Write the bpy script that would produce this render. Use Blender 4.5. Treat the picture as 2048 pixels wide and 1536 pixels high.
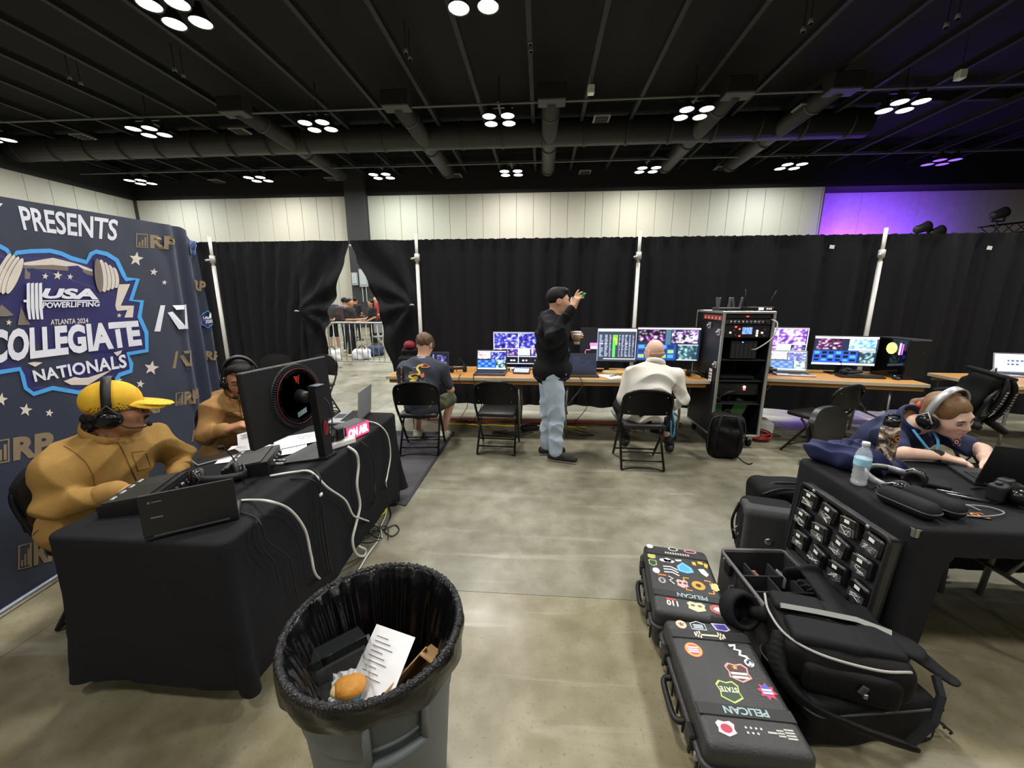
import bpy, bmesh, math, random
import numpy as np
from mathutils import Vector, Matrix, Euler
R = math.radians
PI = math.pi
scene = bpy.context.scene
for o in list(bpy.data.objects): bpy.data.objects.remove(o)
COL = scene.collection

# ------------------------------------------------------------------ camera, exposure, light
FPX = 769.0; PITCH = R(12.1); YAW = R(4.2); CAMH = 1.6
cam_d = bpy.data.cameras.new('camera'); cam = bpy.data.objects.new('camera', cam_d); COL.objects.link(cam)
cam_d.sensor_width = 36.0; cam_d.lens = 36.0 * FPX / 2048.0; cam_d.clip_start = 0.05; cam_d.clip_end = 200
cam.location = (0, 0, CAMH); cam.rotation_euler = (R(90) - PITCH, 0, YAW)
scene.camera = cam
scene.view_settings.view_transform = 'Standard'; scene.view_settings.look = 'None'
scene.view_settings.gamma = 1; scene.view_settings.use_curve_mapping = False
scene.view_settings.exposure = 0.96
w = bpy.data.worlds.new('world'); scene.world = w; w.use_nodes = True
w.node_tree.nodes['Background'].inputs[0].default_value = (.5, .55, .6, 1)
w.node_tree.nodes['Background'].inputs[1].default_value = 0.05

LAMP_Z = 8.0
LAMP_X = [-22.0, -15.2, -8.4, -1.6, 5.2, 12.0]
LAMP_Y = [9.75, 15.5, 21.4]
def area_light(name, loc, size, power, color=(1, 1, 1), rot=(0, 0, 0), spread=PI):
    d = bpy.data.lights.new(name, 'AREA'); d.shape = 'DISK'; d.size = size; d.energy = power; d.color = color
    d.spread = spread
    o = bpy.data.objects.new(name, d); o.location = loc; o.rotation_euler = rot; COL.objects.link(o); return o
LAMP_POWER = 190.0
# rows of the hall's lamps behind and above the camera (the rows in view are built as fixtures below)
for yy, pw in ((-7.5, .3), (-1.75, .6), (4.0, 1.)):
    for xx in LAMP_X[1:]:
        area_light('hall_lamp_light', (xx, yy, LAMP_Z), 0.9, LAMP_POWER * pw, (1, .97, .92))

# ------------------------------------------------------------------ helpers
def S(r, g, b):
    def f(c):
        c /= 255.0
        return c / 12.92 if c <= .04045 else ((c + .055) / 1.055) ** 2.4
    return (f(r), f(g), f(b))
_M = {}
def M(name, rgb, rough=.55, metal=0., noise=None, bump=None, emit=None, trans=0., alpha=1., coat=0., sheen=0., spec=.5, ior=1.45, stretch=None, sss=0.):
    """procedural principled material; noise=(scale, amount), bump=(scale, strength)"""
    if name in _M: return _M[name]
    m = bpy.data.materials.new(name); m.use_nodes = True; nt = m.node_tree; b = nt.nodes['Principled BSDF']
    rgb = S(*rgb); b.inputs['Base Color'].default_value = (*rgb, 1)
    b.inputs['Roughness'].default_value = rough; b.inputs['Metallic'].default_value = metal
    b.inputs['Specular IOR Level'].default_value = spec; b.inputs['IOR'].default_value = ior
    b.inputs['Transmission Weight'].default_value = trans; b.inputs['Alpha'].default_value = alpha
    b.inputs['Coat Weight'].default_value = coat; b.inputs['Sheen Weight'].default_value = sheen
    if sss:
        b.inputs['Subsurface Weight'].default_value = sss; b.inputs['Subsurface Radius'].default_value = (.02, .008, .004)
    if emit:
        b.inputs['Emission Color'].default_value = (*S(*emit[0]), 1); b.inputs['Emission Strength'].default_value = emit[1]
    tc = None
    def coords():
        nonlocal tc
        if tc is None:
            tc = nt.nodes.new('ShaderNodeTexCoord').outputs['Object']
            if stretch:
                mp = nt.nodes.new('ShaderNodeMapping'); mp.inputs['Scale'].default_value = stretch
                nt.links.new(tc, mp.inputs[0]); tc = mp.outputs[0]
        return tc
    if noise is None and not trans: noise = (14, .10)
    if noise:
        n = nt.nodes.new('ShaderNodeTexNoise'); n.inputs['Scale'].default_value = noise[0]; n.inputs['Detail'].default_value = 4
        nt.links.new(coords(), n.inputs['Vector'])
        mx = nt.nodes.new('ShaderNodeMix'); mx.data_type = 'RGBA'
        a = noise[1]
        mx.inputs[6].default_value = (*[c * (1 - a) for c in rgb], 1); mx.inputs[7].default_value = (*[min(1, c * (1 + a)) for c in rgb], 1)
        nt.links.new(n.outputs[0], mx.inputs[0]); nt.links.new(mx.outputs[2], b.inputs['Base Color'])
    if bump:
        n = nt.nodes.new('ShaderNodeTexNoise'); n.inputs['Scale'].default_value = bump[0]; n.inputs['Detail'].default_value = 3
        nt.links.new(coords(), n.inputs['Vector'])
        bp = nt.nodes.new('ShaderNodeBump'); bp.inputs['Strength'].default_value = bump[1]; bp.inputs['Distance'].default_value = .01
        nt.links.new(n.outputs[0], bp.inputs['Height']); nt.links.new(bp.outputs[0], b.inputs['Normal'])
    _M[name] = m
    return m

def link(o, parent=None):
    COL.objects.link(o)
    if parent is not None: o.parent = parent
    return o
def tag(o, label, cat, group=None, kind=None):
    o['label'] = label; o['category'] = cat
    if group: o['group'] = group
    if kind: o['kind'] = kind
    return o
def thing(name, label, cat, loc=(0, 0, 0), rz=0., group=None, rot=None):
    o = bpy.data.objects.new(name, None); o.location = loc; o.rotation_euler = rot or (0, 0, rz); o.empty_display_size = .1
    COL.objects.link(o); return tag(o, label, cat, group)
def copy_tree(o, parent=None):
    c = o.copy(); COL.objects.link(c)
    if parent is not None: c.parent = parent
    for ch in list(o.children): copy_tree(ch, c)
    return c
def mesh_obj(name, verts, faces, mat, parent=None, smooth=False):
    me = bpy.data.meshes.new(name); me.from_pydata([tuple(v) for v in verts], [], faces); me.update()
    if smooth: me.polygons.foreach_set('use_smooth', [True] * len(me.polygons))
    if mat is not None:
        for m in (mat if isinstance(mat, (list, tuple)) else [mat]): me.materials.append(m)
    return link(bpy.data.objects.new(name, me), parent)
def inst(name, o, parent=None, mtx=None):
    c = bpy.data.objects.new(name, o.data); link(c, parent)
    if mtx is not None: c.matrix_local = mtx
    return c
def rotm(rx=0, ry=0, rz=0): return Euler((rx, ry, rz)).to_matrix()
def V(*a): return Vector(a)

class MB:
    """collects shapes that belong to ONE part"""
    def __init__(s): s.v = []; s.f = []; s.mi = []; s.cur = 0
    def add(s, verts, faces):
        n = len(s.v); s.v += [tuple(v) for v in verts]; s.f += [tuple(i + n for i in f) for f in faces]; s.mi += [s.cur] * len(faces); return s
    def box(s, c, size, rot=None, bev=0., seg=1):
        if bev > 0:
            v, f = rbox_data(tuple(round(x, 5) for x in size), bev, seg)
        else:
            hx, hy, hz = [x / 2 for x in size]
            v = [(-hx, -hy, -hz), (hx, -hy, -hz), (hx, hy, -hz), (-hx, hy, -hz), (-hx, -hy, hz), (hx, -hy, hz), (hx, hy, hz), (-hx, hy, hz)]
            f = [(0, 3, 2, 1), (4, 5, 6, 7), (0, 1, 5, 4), (1, 2, 6, 5), (2, 3, 7, 6), (3, 0, 4, 7)]
        c = Vector(c)
        if rot is not None:
            rot = rotm(*rot) if isinstance(rot, (tuple, list)) else rot
            v = [rot @ Vector(p) + c for p in v]
        else: v = [(p[0] + c[0], p[1] + c[1], p[2] + c[2]) for p in v]
        return s.add(v, f)
    def tube(s, pts, r, n=8, caps=True, closed=False):
        pts = [Vector(p) for p in pts]; m = len(pts)
        rr = r if isinstance(r, (list, tuple)) else [r] * m
        tan = []
        for i in range(m):
            a = pts[(i - 1) % m] if closed else pts[max(i - 1, 0)]; b = pts[(i + 1) % m] if closed else pts[min(i + 1, m - 1)]
            t = (b - a); tan.append(t.normalized() if t.length > 1e-9 else Vector((0, 0, 1)))
        up = Vector((0, 0, 1)) if abs(tan[0].z) < .9 else Vector((1, 0, 0))
        u = tan[0].cross(up).normalized()
        vs = []
        for i in range(m):
            u = (u - tan[i] * u.dot(tan[i]))
            u = u.normalized() if u.length > 1e-6 else tan[i].orthogonal().normalized()
            w_ = tan[i].cross(u)
            for k in range(n):
                a = 2 * PI * k / n; vs.append(pts[i] + (u * math.cos(a) + w_ * math.sin(a)) * rr[i])
        fs = []
        for i in range(m if closed else m - 1):
            j = (i + 1) % m
            for k in range(n): fs.append((i * n + k, i * n + (k + 1) % n, j * n + (k + 1) % n, j * n + k))
        if caps and not closed: fs += [tuple(range(n - 1, -1, -1)), tuple((m - 1) * n + k for k in range(n))]
        return s.add(vs, fs)
    def cyl(s, a, b, r, r2=None, n=16): return s.tube([a, b], [r, r if r2 is None else r2], n)
    def lathe(s, prof, n=24, c=(0, 0, 0), rot=None, sy=1.):
        vs = []; fs = []; c = Vector(c); m = len(prof)
        for (r, z) in prof:
            for k in range(n):
                a = 2 * PI * k / n; p = Vector((r * math.cos(a), r * math.sin(a) * sy, z))
                if rot is not None: p = rot @ p
                vs.append(p + c)
        for i in range(m - 1):
            for k in range(n): fs.append((i * n + k, i * n + (k + 1) % n, (i + 1) * n + (k + 1) % n, (i + 1) * n + k))
        if prof[0][0] > 1e-6: fs.append(tuple(range(n - 1, -1, -1)))
        if prof[-1][0] > 1e-6: fs.append(tuple((m - 1) * n + k for k in range(n)))
        return s.add(vs, fs)
    def prism(s, poly, h, fn):
        """2D polygon (ccw) pushed by h; fn(x, y, d) -> 3D"""
        n = len(poly)
        vs = [fn(x, y, 0) for x, y in poly] + [fn(x, y, h) for x, y in poly]
        fs = [tuple(range(n - 1, -1, -1)), tuple(range(n, 2 * n))] + [(i, (i + 1) % n, n + (i + 1) % n, n + i) for i in range(n)]
        return s.add(vs, fs)
    def grid(s, nu, nv, fn):
        vs = [fn(i / nu, j / nv) for j in range(nv + 1) for i in range(nu + 1)]
        fs = [(j * (nu + 1) + i, j * (nu + 1) + i + 1, (j + 1) * (nu + 1) + i + 1, (j + 1) * (nu + 1) + i) for j in range(nv) for i in range(nu)]
        return s.add(vs, fs)
    def build(s, name, mat, parent=None, smooth=False):
        o = mesh_obj(name, s.v, s.f, mat, parent, smooth)
        if isinstance(mat, (list, tuple)): o.data.polygons.foreach_set('material_index', s.mi)
        return o
_RB = {}
def rbox_data(size, bev, seg):
    k = (size, bev, seg)
    if k not in _RB:
        bm = bmesh.new(); bmesh.ops.create_cube(bm, size=1.0)
        for v in bm.verts: v.co = Vector((v.co.x * size[0], v.co.y * size[1], v.co.z * size[2]))
        bmesh.ops.bevel(bm, geom=bm.edges[:], offset=min(bev, min(size) * .49), segments=seg, affect='EDGES', profile=.5)
        bm.verts.index_update()
        _RB[k] = ([tuple(v.co) for v in bm.verts], [tuple(v.index for v in f.verts) for f in bm.faces]); bm.free()
    return _RB[k]
def box(name, c, size, mat, parent=None, rot=None, bev=0., seg=1, smooth=False):
    return MB().box(c, size, rot, bev, seg).build(name, mat, parent, smooth)
def autosmooth(o, ang=35):
    me = o.data; me.polygons.foreach_set('use_smooth', [True] * len(me.polygons))
    bm = bmesh.new(); bm.from_mesh(me)
    for e in bm.edges:
        e.smooth = not (len(e.link_faces) == 2 and e.calc_face_angle(0) > R(ang))
    bm.to_mesh(me); bm.free(); return o
def spline(pts, n=8, closed=False):
    """Catmull-Rom through the points"""
    P = [Vector(p) for p in pts]; m = len(P); out = []
    for i in range(m if closed else m - 1):
        p0 = P[(i - 1) % m] if closed or i > 0 else P[0] * 2 - P[1]; p1 = P[i]; p2 = P[(i + 1) % m]
        p3 = P[(i + 2) % m] if closed or i + 2 < m else P[m - 1] * 2 - P[m - 2]
        for k in range(n):
            t = k / n; t2 = t * t; t3 = t2 * t
            out.append(.5 * ((2 * p1) + (p2 - p0) * t + (2 * p0 - 5 * p1 + 4 * p2 - p3) * t2 + (3 * p1 - p0 - 3 * p2 + p3) * t3))
    if not closed: out.append(P[-1])
    return out
def cable(name, pts, r, mat, parent=None, n=6, seg=8, label=None, cat='cable', group=None):
    o = MB().tube(spline(pts, seg), r, n).build(name, mat, parent, True)
    if label: tag(o, label, cat, group)
    return o

# flat print: text and polygons
def text_mesh(body, bold=0., spacing=1., shear=0.):
    cu = bpy.data.curves.new('t', 'FONT'); cu.body = body; cu.size = 1; cu.fill_mode = 'FRONT'; cu.offset = bold; cu.space_character = spacing; cu.shear = shear
    cu.resolution_u = 3
    o = bpy.data.objects.new('t', cu); COL.objects.link(o)
    dg = bpy.context.evaluated_depsgraph_get(); me = bpy.data.meshes.new_from_object(o.evaluated_get(dg))
    v = [tuple(x.co) for x in me.vertices]; f = [tuple(p.vertices) for p in me.polygons]
    bpy.data.objects.remove(o); bpy.data.curves.remove(cu); bpy.data.meshes.remove(me)
    x0 = min(p[0] for p in v); x1 = max(p[0] for p in v); y0 = min(p[1] for p in v); y1 = max(p[1] for p in v)
    return [((p[0] - x0) / (x1 - x0), (p[1] - y0) / (y1 - y0)) for p in v], f, (x1 - x0) / (y1 - y0)
_T = {}
def text_fit(body, bold=0., spacing=1., shear=0.):
    k = (body, bold, spacing, shear)
    if k not in _T: _T[k] = text_mesh(*k)
    return _T[k]
def put_text(mb, body, fn, x0, y0, x1, y1, bold=0., spacing=1., shear=0.):
    """lettering filling the box x0..x1, y0..y1 of a flat surface, fn(x, y) -> 3D"""
    v, f, asp = text_fit(body, bold, spacing, shear)
    return mb.add([fn(x0 + (x1 - x0) * a, y0 + (y1 - y0) * b) for a, b in v], f)
def star_poly(cx, cy, r, rot=0., ri=.42, n=5):
    return [(cx + (r if i % 2 == 0 else r * ri) * math.sin(rot + PI * i / n), cy + (r if i % 2 == 0 else r * ri) * math.cos(rot + PI * i / n)) for i in range(2 * n)]
def circ(cx, cy, rx, ry=None, n=20): return [(cx + rx * math.cos(2 * PI * i / n), cy + (ry or rx) * math.sin(2 * PI * i / n)) for i in range(n)]
def flat_poly(mb, poly, fn):
    """one print shape, concave allowed (tessellated)"""
    from mathutils.geometry import tessellate_polygon
    tr = tessellate_polygon([[Vector((x, y, 0)) for x, y in poly]])
    return mb.add([fn(x, y) for x, y in poly], [tuple(t) for t in tr])
def thick(mb, poly, w, fn, closed=True):
    """outline stroke of width w along a polyline"""
    n = len(poly); L = []; Rr = []
    for i in range(n):
        a = Vector(poly[(i - 1) % n] if closed or i else poly[0]); b = Vector(poly[(i + 1) % n] if closed or i < n - 1 else poly[-1])
        t = b - a; t = t.normalized() if t.length > 1e-9 else Vector((1, 0)); nn = Vector((-t.y, t.x)); p = Vector(poly[i])
        L.append(p + nn * w / 2); Rr.append(p - nn * w / 2)
    vs = [fn(*p) for p in L] + [fn(*p) for p in Rr]
    return mb.add(vs, [(i, n + i, n + (i + 1) % n, (i + 1) % n) for i in range(n if closed else n - 1)])
def vcol_mat(name, emit=1., rough=.3):
    if name in _M: return _M[name]
    m = bpy.data.materials.new(name); m.use_nodes = True; nt = m.node_tree; b = nt.nodes['Principled BSDF']
    a = nt.nodes.new('ShaderNodeVertexColor'); a.layer_name = 'col'
    if emit > 0:
        nt.links.new(a.outputs[0], b.inputs['Emission Color']); b.inputs['Emission Strength'].default_value = emit
        b.inputs['Base Color'].default_value = (.01, .01, .012, 1)
        m.cycles.emission_sampling = 'NONE' if False else 'AUTO'
    else: nt.links.new(a.outputs[0], b.inputs['Base Color'])
    b.inputs['Roughness'].default_value = rough; _M[name] = m; return m
def pixel_panel(name, img, fn, mat, parent=None):
    """a screen picture: img[h][w] rgb 0..255 on a grid of cells, fn(u, v) -> 3D with v up"""
    h, w_ = img.shape[:2]
    us = np.linspace(0, 1, w_ + 1); vs = np.linspace(1, 0, h + 1)
    verts = [fn(u, v_) for v_ in vs for u in us]
    faces = [(j * (w_ + 1) + i, (j + 1) * (w_ + 1) + i, (j + 1) * (w_ + 1) + i + 1, j * (w_ + 1) + i + 1) for j in range(h) for i in range(w_)]
    o = mesh_obj(name, verts, faces, mat, parent)
    lin = np.where(img / 255. <= .04045, img / 255. / 12.92, ((img / 255. + .055) / 1.055) ** 2.4).reshape(-1, 3)
    c = np.ones((len(faces), 4, 4), np.float32); c[:, :, :3] = lin[:, None, :]
    at = o.data.color_attributes.new('col', 'FLOAT_COLOR', 'CORNER'); at.data.foreach_set('color', c.ravel())
    return o

# ------------------------------------------------------------------ smooth solids (distance fields meshed with surface nets)
def cap(a, b, ra, rb=None, k=.02, flat=None): return ('c', np.array(a, float), np.array(b, float), ra, ra if rb is None else rb, k, flat)
def ell(c, r, rot=None, k=.02): return ('e', np.array(c, float), np.array(r if hasattr(r, '__len__') else (r, r, r), float), None if rot is None else np.array(rot, float), k)
def rbx(c, h, rad, rot=None, k=.02): return ('b', np.array(c, float), np.array(h, float), rad, None if rot is None else np.array(rot, float), k)
def sub(p): return ('-', p)
def _pb(p):
    t = p[0]
    if t == 'c':
        r = max(p[3], p[4]); 
        return np.minimum(p[1], p[2]) - r, np.maximum(p[1], p[2]) + r
    if t == 'e':
        e = p[2] if p[3] is None else np.sqrt(((p[3] * p[2][None, :]) ** 2).sum(1))
        return p[1] - e, p[1] + e
    if t == 'b':
        e = p[2] if p[4] is None else (np.abs(p[4]) * p[2][None, :]).sum(1)
        return p[1] - e, p[1] + e
def _pd(p, X):
    t = p[0]
    if t == 'c':
        a, b = p[1], p[2]; ba = b - a; L = max((ba ** 2).sum(), 1e-12); q = X - a
        h = np.clip((q @ ba) / L, 0, 1); w_ = q - h[..., None] * ba
        if p[6] is not None:
            n = np.array(p[6][0], float); n /= np.linalg.norm(n); wn = w_ @ n; w_ = w_ + (wn * (1 / p[6][1] - 1))[..., None] * n
        return np.sqrt((w_ ** 2).sum(-1)) - (p[3] + (p[4] - p[3]) * h)
    if t == 'e':
        q = X - p[1]
        if p[3] is not None: q = q @ p[3]
        k0 = np.sqrt(((q / p[2]) ** 2).sum(-1)); k1 = np.sqrt(((q / p[2] ** 2) ** 2).sum(-1)) + 1e-9
        return k0 * (k0 - 1) / k1
    if t == 'b':
        q = X - p[1]
        if p[4] is not None: q = q @ p[4]
        q = np.abs(q) - (p[2] - p[3])
        return np.sqrt((np.maximum(q, 0) ** 2).sum(-1)) + np.minimum(q.max(-1), 0) - p[3]
def sdf_grid(prims, vox, disp=None):
    lo = np.full(3, 1e9); hi = -lo
    for p in prims:
        if p[0] == '-': continue
        a, b = _pb(p); lo = np.minimum(lo, a); hi = np.maximum(hi, b)
    lo -= 3 * vox + .01; hi += 3 * vox + .01
    n = np.ceil((hi - lo) / vox).astype(int) + 1
    D = np.full(n, 10., np.float32)
    ax = [lo[i] + vox * np.arange(n[i]) for i in range(3)]
    for p in prims:
        neg = p[0] == '-'; q = p[1] if neg else p
        k = q[5] if q[0] in 'cb' else q[4]
        a, b = _pb(q); m = k + 4 * vox
        i0 = np.maximum(((a - m - lo) / vox).astype(int), 0); i1 = np.minimum(((b + m - lo) / vox).astype(int) + 2, n)
        if (i1 <= i0).any(): continue
        sl = tuple(slice(i0[i], i1[i]) for i in range(3))
        X = np.stack(np.meshgrid(*[ax[i][sl[i]] for i in range(3)], indexing='ij'), -1)
        d = _pd(q, X); C = D[sl]
        if neg:
            h = np.clip(.5 - .5 * (C + d) / k, 0, 1); D[sl] = C * (1 - h) - d * h + k * h * (1 - h)
        else:
            h = np.clip(.5 + .5 * (C - d) / k, 0, 1); D[sl] = C * (1 - h) + d * h - k * h * (1 - h)
    if disp is not None:
        idx = np.nonzero(np.abs(D) < 4 * vox + .01)
        X = np.stack([ax[i][idx[i]] for i in range(3)], -1)
        D[idx] += disp(X).astype(np.float32)
    return D, lo
def surf_net(D, lo, vox):
    s = D < 0
    c8 = [(i, j, k) for i in (0, 1) for j in (0, 1) for k in (0, 1)]
    sh = tuple(x - 1 for x in D.shape)
    def cs(A, o): return A[o[0]:o[0] + sh[0], o[1]:o[1] + sh[1], o[2]:o[2] + sh[2]]
    cnt = np.zeros(sh, np.int8)
    for o in c8: cnt += cs(s, o)
    act = (cnt > 0) & (cnt < 8)
    ids = np.full(sh, -1, np.int32); loc = np.argwhere(act); ids[act] = np.arange(len(loc))
    vals = np.stack([D[loc[:, 0] + o[0], loc[:, 1] + o[1], loc[:, 2] + o[2]] for o in c8], 1)
    P = np.zeros((len(loc), 3)); N = np.zeros(len(loc))
    for a in range(8):
        for b in range(a + 1, 8):
            oa, ob = np.array(c8[a]), np.array(c8[b])
            if np.abs(oa - ob).sum() != 1: continue
            va, vb = vals[:, a], vals[:, b]; m = (va < 0) != (vb < 0)
            t = va[m] / (va[m] - vb[m])
            P[m] += oa + t[:, None] * (ob - oa); N[m] += 1
    P = lo + vox * (loc + P / N[:, None])
    F = []
    for ax in range(3):
        a1, a2 = (ax + 1) % 3, (ax + 2) % 3
        sl0 = [slice(1, -1)] * 3; sl1 = [slice(1, -1)] * 3
        sl0[ax] = slice(0, -1); sl1[ax] = slice(1, None)
        A = s[tuple(sl0)]; B = s[tuple(sl1)]
        e = np.argwhere(A != B); 
        if not len(e): continue
        inside = A[e[:, 0], e[:, 1], e[:, 2]]
        base = e.copy()
        for q in (a1, a2): base[:, q] += 1
        def g(d1, d2):
            i = base.copy(); i[:, a1] -= d1; i[:, a2] -= d2; return ids[i[:, 0], i[:, 1], i[:, 2]]
        q = np.stack([g(1, 1), g(0, 1), g(0, 0), g(1, 0)], 1)
        q[~inside] = q[~inside][:, ::-1]
        F.append(q)
    return P, np.concatenate(F)
def sdf_obj(name, prims, vox, mat, parent=None, disp=None, relax=1):
    D, lo = sdf_grid(prims, vox, disp); P, F = surf_net(D, lo, vox)
    F = F[(F >= 0).all(1)]
    for _ in range(relax):
        A = np.zeros_like(P); c = np.zeros(len(P))
        for i in range(4):
            a = F[:, i]; b = F[:, (i + 1) % 4]
            np.add.at(A, a, P[b]); np.add.at(c, a, 1); np.add.at(A, b, P[a]); np.add.at(c, b, 1)
        P = P * .5 + .5 * A / np.maximum(c, 1)[:, None]
    me = bpy.data.meshes.new(name)
    me.vertices.add(len(P)); me.vertices.foreach_set('co', P.ravel())
    me.loops.add(F.size); me.loops.foreach_set('vertex_index', F.ravel())
    me.polygons.add(len(F)); me.polygons.foreach_set('loop_start', np.arange(len(F)) * 4)
    me.update(calc_edges=True); me.validate()
    me.polygons.foreach_set('use_smooth', [True] * len(me.polygons))
    if mat is not None: me.materials.append(mat)
    return link(bpy.data.objects.new(name, me), parent)

# where a point of the photograph lies in the place, for a known height z, depth y or side x
def _ray(px, py):
    u = (px - 1024) / FPX; v = (768 - py) / FPX; c, s_ = math.cos(PITCH), math.sin(PITCH)
    d = (u, c + v * s_, -s_ + v * c); cy, sy = math.cos(YAW), math.sin(YAW)
    return Vector((d[0] * cy - d[1] * sy, d[0] * sy + d[1] * cy, d[2]))
def atz(px, py, z): d = _ray(px, py); return V(0, 0, CAMH) + d * ((z - CAMH) / d.z)
def aty(px, py, y): d = _ray(px, py); return V(0, 0, CAMH) + d * (y / d.y)
def atx(px, py, x): d = _ray(px, py); return V(0, 0, CAMH) + d * (x / d.x)
def wob(x, seed=0., n=4):
    s_ = 0.
    for i in range(n): s_ += math.sin(x * (1.7 ** i) * 2.1 + seed * 3.1 + i * 1.3) / (1.35 ** i)
    return s_ / n
# ================================================================== STRUCTURE
def struct(o): o['kind'] = 'structure'; return o
BACK_Y = 24.0
def concrete(name, c1, c2, c3):
    m = bpy.data.materials.new(name); m.use_nodes = True; nt = m.node_tree; b = nt.nodes['Principled BSDF']; L = nt.links.new
    g = nt.nodes.new('ShaderNodeNewGeometry').outputs['Position']
    def nz(scale, det, dist=0., sc=None):
        n = nt.nodes.new('ShaderNodeTexNoise'); n.inputs['Scale'].default_value = scale; n.inputs['Detail'].default_value = det; n.inputs['Distortion'].default_value = dist
        if sc:
            mp = nt.nodes.new('ShaderNodeMapping'); mp.inputs['Scale'].default_value = sc; L(g, mp.inputs[0]); L(mp.outputs[0], n.inputs['Vector'])
        else: L(g, n.inputs['Vector'])
        return n.outputs[0]
    def ramp(src, a, b_):
        r = nt.nodes.new('ShaderNodeMapRange'); r.inputs[1].default_value = a; r.inputs[2].default_value = b_; L(src, r.inputs[0]); return r.outputs[0]
    def mix(f, a, b_, mode='MIX'):
        x = nt.nodes.new('ShaderNodeMix'); x.data_type = 'RGBA'; x.blend_type = mode
        for s_, v in ((0, f), (6, a), (7, b_)):
            if isinstance(v, (int, float)): x.inputs[s_].default_value = v
            elif isinstance(v, tuple): x.inputs[s_].default_value = (*v, 1)
            else: L(v, x.inputs[s_])
        return x.outputs[2]
    col = mix(ramp(nz(.9, 5, .6), .38, .62), S(*c1), S(*c2))
    col = mix(ramp(nz(1.7, 6, .3), .55, .78), col, S(*c3))
    col = mix(ramp(nz(7, 8), .3, .75), col, (.30, .28, .22), 'OVERLAY')
    sp = nt.nodes.new('ShaderNodeMath'); sp.operation = 'MULTIPLY'; sp.inputs[1].default_value = .55
    L(ramp(nz(60, 3), .60, .72), sp.inputs[0]); col = mix(sp.outputs[0], col, (.10, .09, .07))
    # pale scuffs and scratches
    sc = nt.nodes.new('ShaderNodeMath'); sc.operation = 'MULTIPLY'; sc.inputs[1].default_value = .35
    L(ramp(nz(2.2, 9, 1.2, (.25, 3.2, 1)), .60, .72), sc.inputs[0]); col = mix(sc.outputs[0], col, (.46, .45, .38))
    L(col, b.inputs['Base Color'])
    r = nt.nodes.new('ShaderNodeMapRange'); r.inputs[1].default_value = .3; r.inputs[2].default_value = .7; r.inputs[3].default_value = .22; r.inputs[4].default_value = .48
    L(nz(1.4, 6, .4), r.inputs[0]); L(r.outputs[0], b.inputs['Roughness'])
    bp = nt.nodes.new('ShaderNodeBump'); bp.inputs['Strength'].default_value = .10; bp.inputs['Distance'].default_value = .004
    L(nz(35, 6), bp.inputs['Height']); L(bp.outputs[0], b.inputs['Normal'])
    return m
conc_far = concrete('polished_concrete_green_grey', (146, 144, 128), (122, 120, 105), (104, 97, 82))
conc_near = concrete('polished_concrete_tan', (150, 143, 119), (126, 120, 98), (104, 97, 78))
m_joint = M('joint_dark', (48, 44, 36), .9)
floor = struct(MB().box((0, 6, -.06), (62, 40, .1)).build('floor', m_joint))
jx = [-31, -20.6, -14.5, -8.5, -2.45, 3.6, 9.6, 15.7, 22, 31]; jy = [-14, -4.2, 1.855, 7.9, 14, 20, 26]
for i in range(len(jx) - 1):
    for j in range(len(jy) - 1):
        g = .0015
        near = j <= 1
        box('slab', ((jx[i] + jx[i + 1]) / 2, (jy[j] + jy[j + 1]) / 2, -.012), (jx[i + 1] - jx[i] - 2 * g, jy[j + 1] - jy[j] - 2 * g, .024), conc_near if near else conc_far, floor)

m_panel = M('beige_wall_panel', (170, 169, 156), .62, noise=(.5, .05))
m_wallback = M('wall_backing', (70, 68, 62), .9)
m_black = M('black_paint', (18, 18, 20), .75, noise=(1.2, .2))
m_ceil = M('ceiling_black', (9, 9, 11), .85, noise=(.6, .25))
WTOP = 7.75
wall = struct(MB().box((-5.0, BACK_Y + .16, WTOP / 2), (41.0, .2, WTOP)).build('wall_back', m_wallback))
def panels(parent, x0, x1, y, w_, ztop, mat):
    n = max(1, round((x1 - x0) / w_)); d = (x1 - x0) / n
    base = None
    for i in range(n):
        if base is None:
            base = box('panel', (0, 0, 0), (d - .016, .06, ztop - .02), mat, parent, bev=.006); o = base
        else: o = inst('panel', base, parent)
        o.location = (x0 + d * (i + .5), y + .03, ztop / 2)
panels(wall, -25.2, -11.65, BACK_Y, 1.0, WTOP, m_panel)
panels(wall, -10.4, 15.3, BACK_Y, 1.0, WTOP, m_panel)
wr = struct(MB().box((23.5, BACK_Y + 1.5, WTOP / 2), (17.0, .2, WTOP)).build('wall_right_back', m_wallback))
m_panel2 = M('textured_wall_panel', (188, 184, 180), .8, noise=(3, .18), bump=(6, .4))
panels(wr, 15.2, 31, BACK_Y + 1.34, 3.2, WTOP, m_panel2)
struct(box('wall_return', (15.35, BACK_Y + .75, WTOP / 2), (.16, 1.4, WTOP), m_panel))
LX = -25.4
wl = struct(MB().box((LX - .16, 6, WTOP / 2), (.2, 38, WTOP)).build('wall_left', m_wallback))
nb = None
for i in range(34):
    if nb is None: nb = box('panel', (0, 0, 0), (.06, 1.035, WTOP - .02), m_panel, wl, bev=.006); o = nb
    else: o = inst('panel', nb, wl)
    o.location = (LX - .03, BACK_Y - .55 - 1.05 * i, WTOP / 2)
struct(box('wall_right', (31.2, 6, 4.8), (.2, 40, 9.6), m_black))
struct(box('wall_behind', (0, -13.8, 4.8), (62, .2, 9.6), m_panel))
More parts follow.
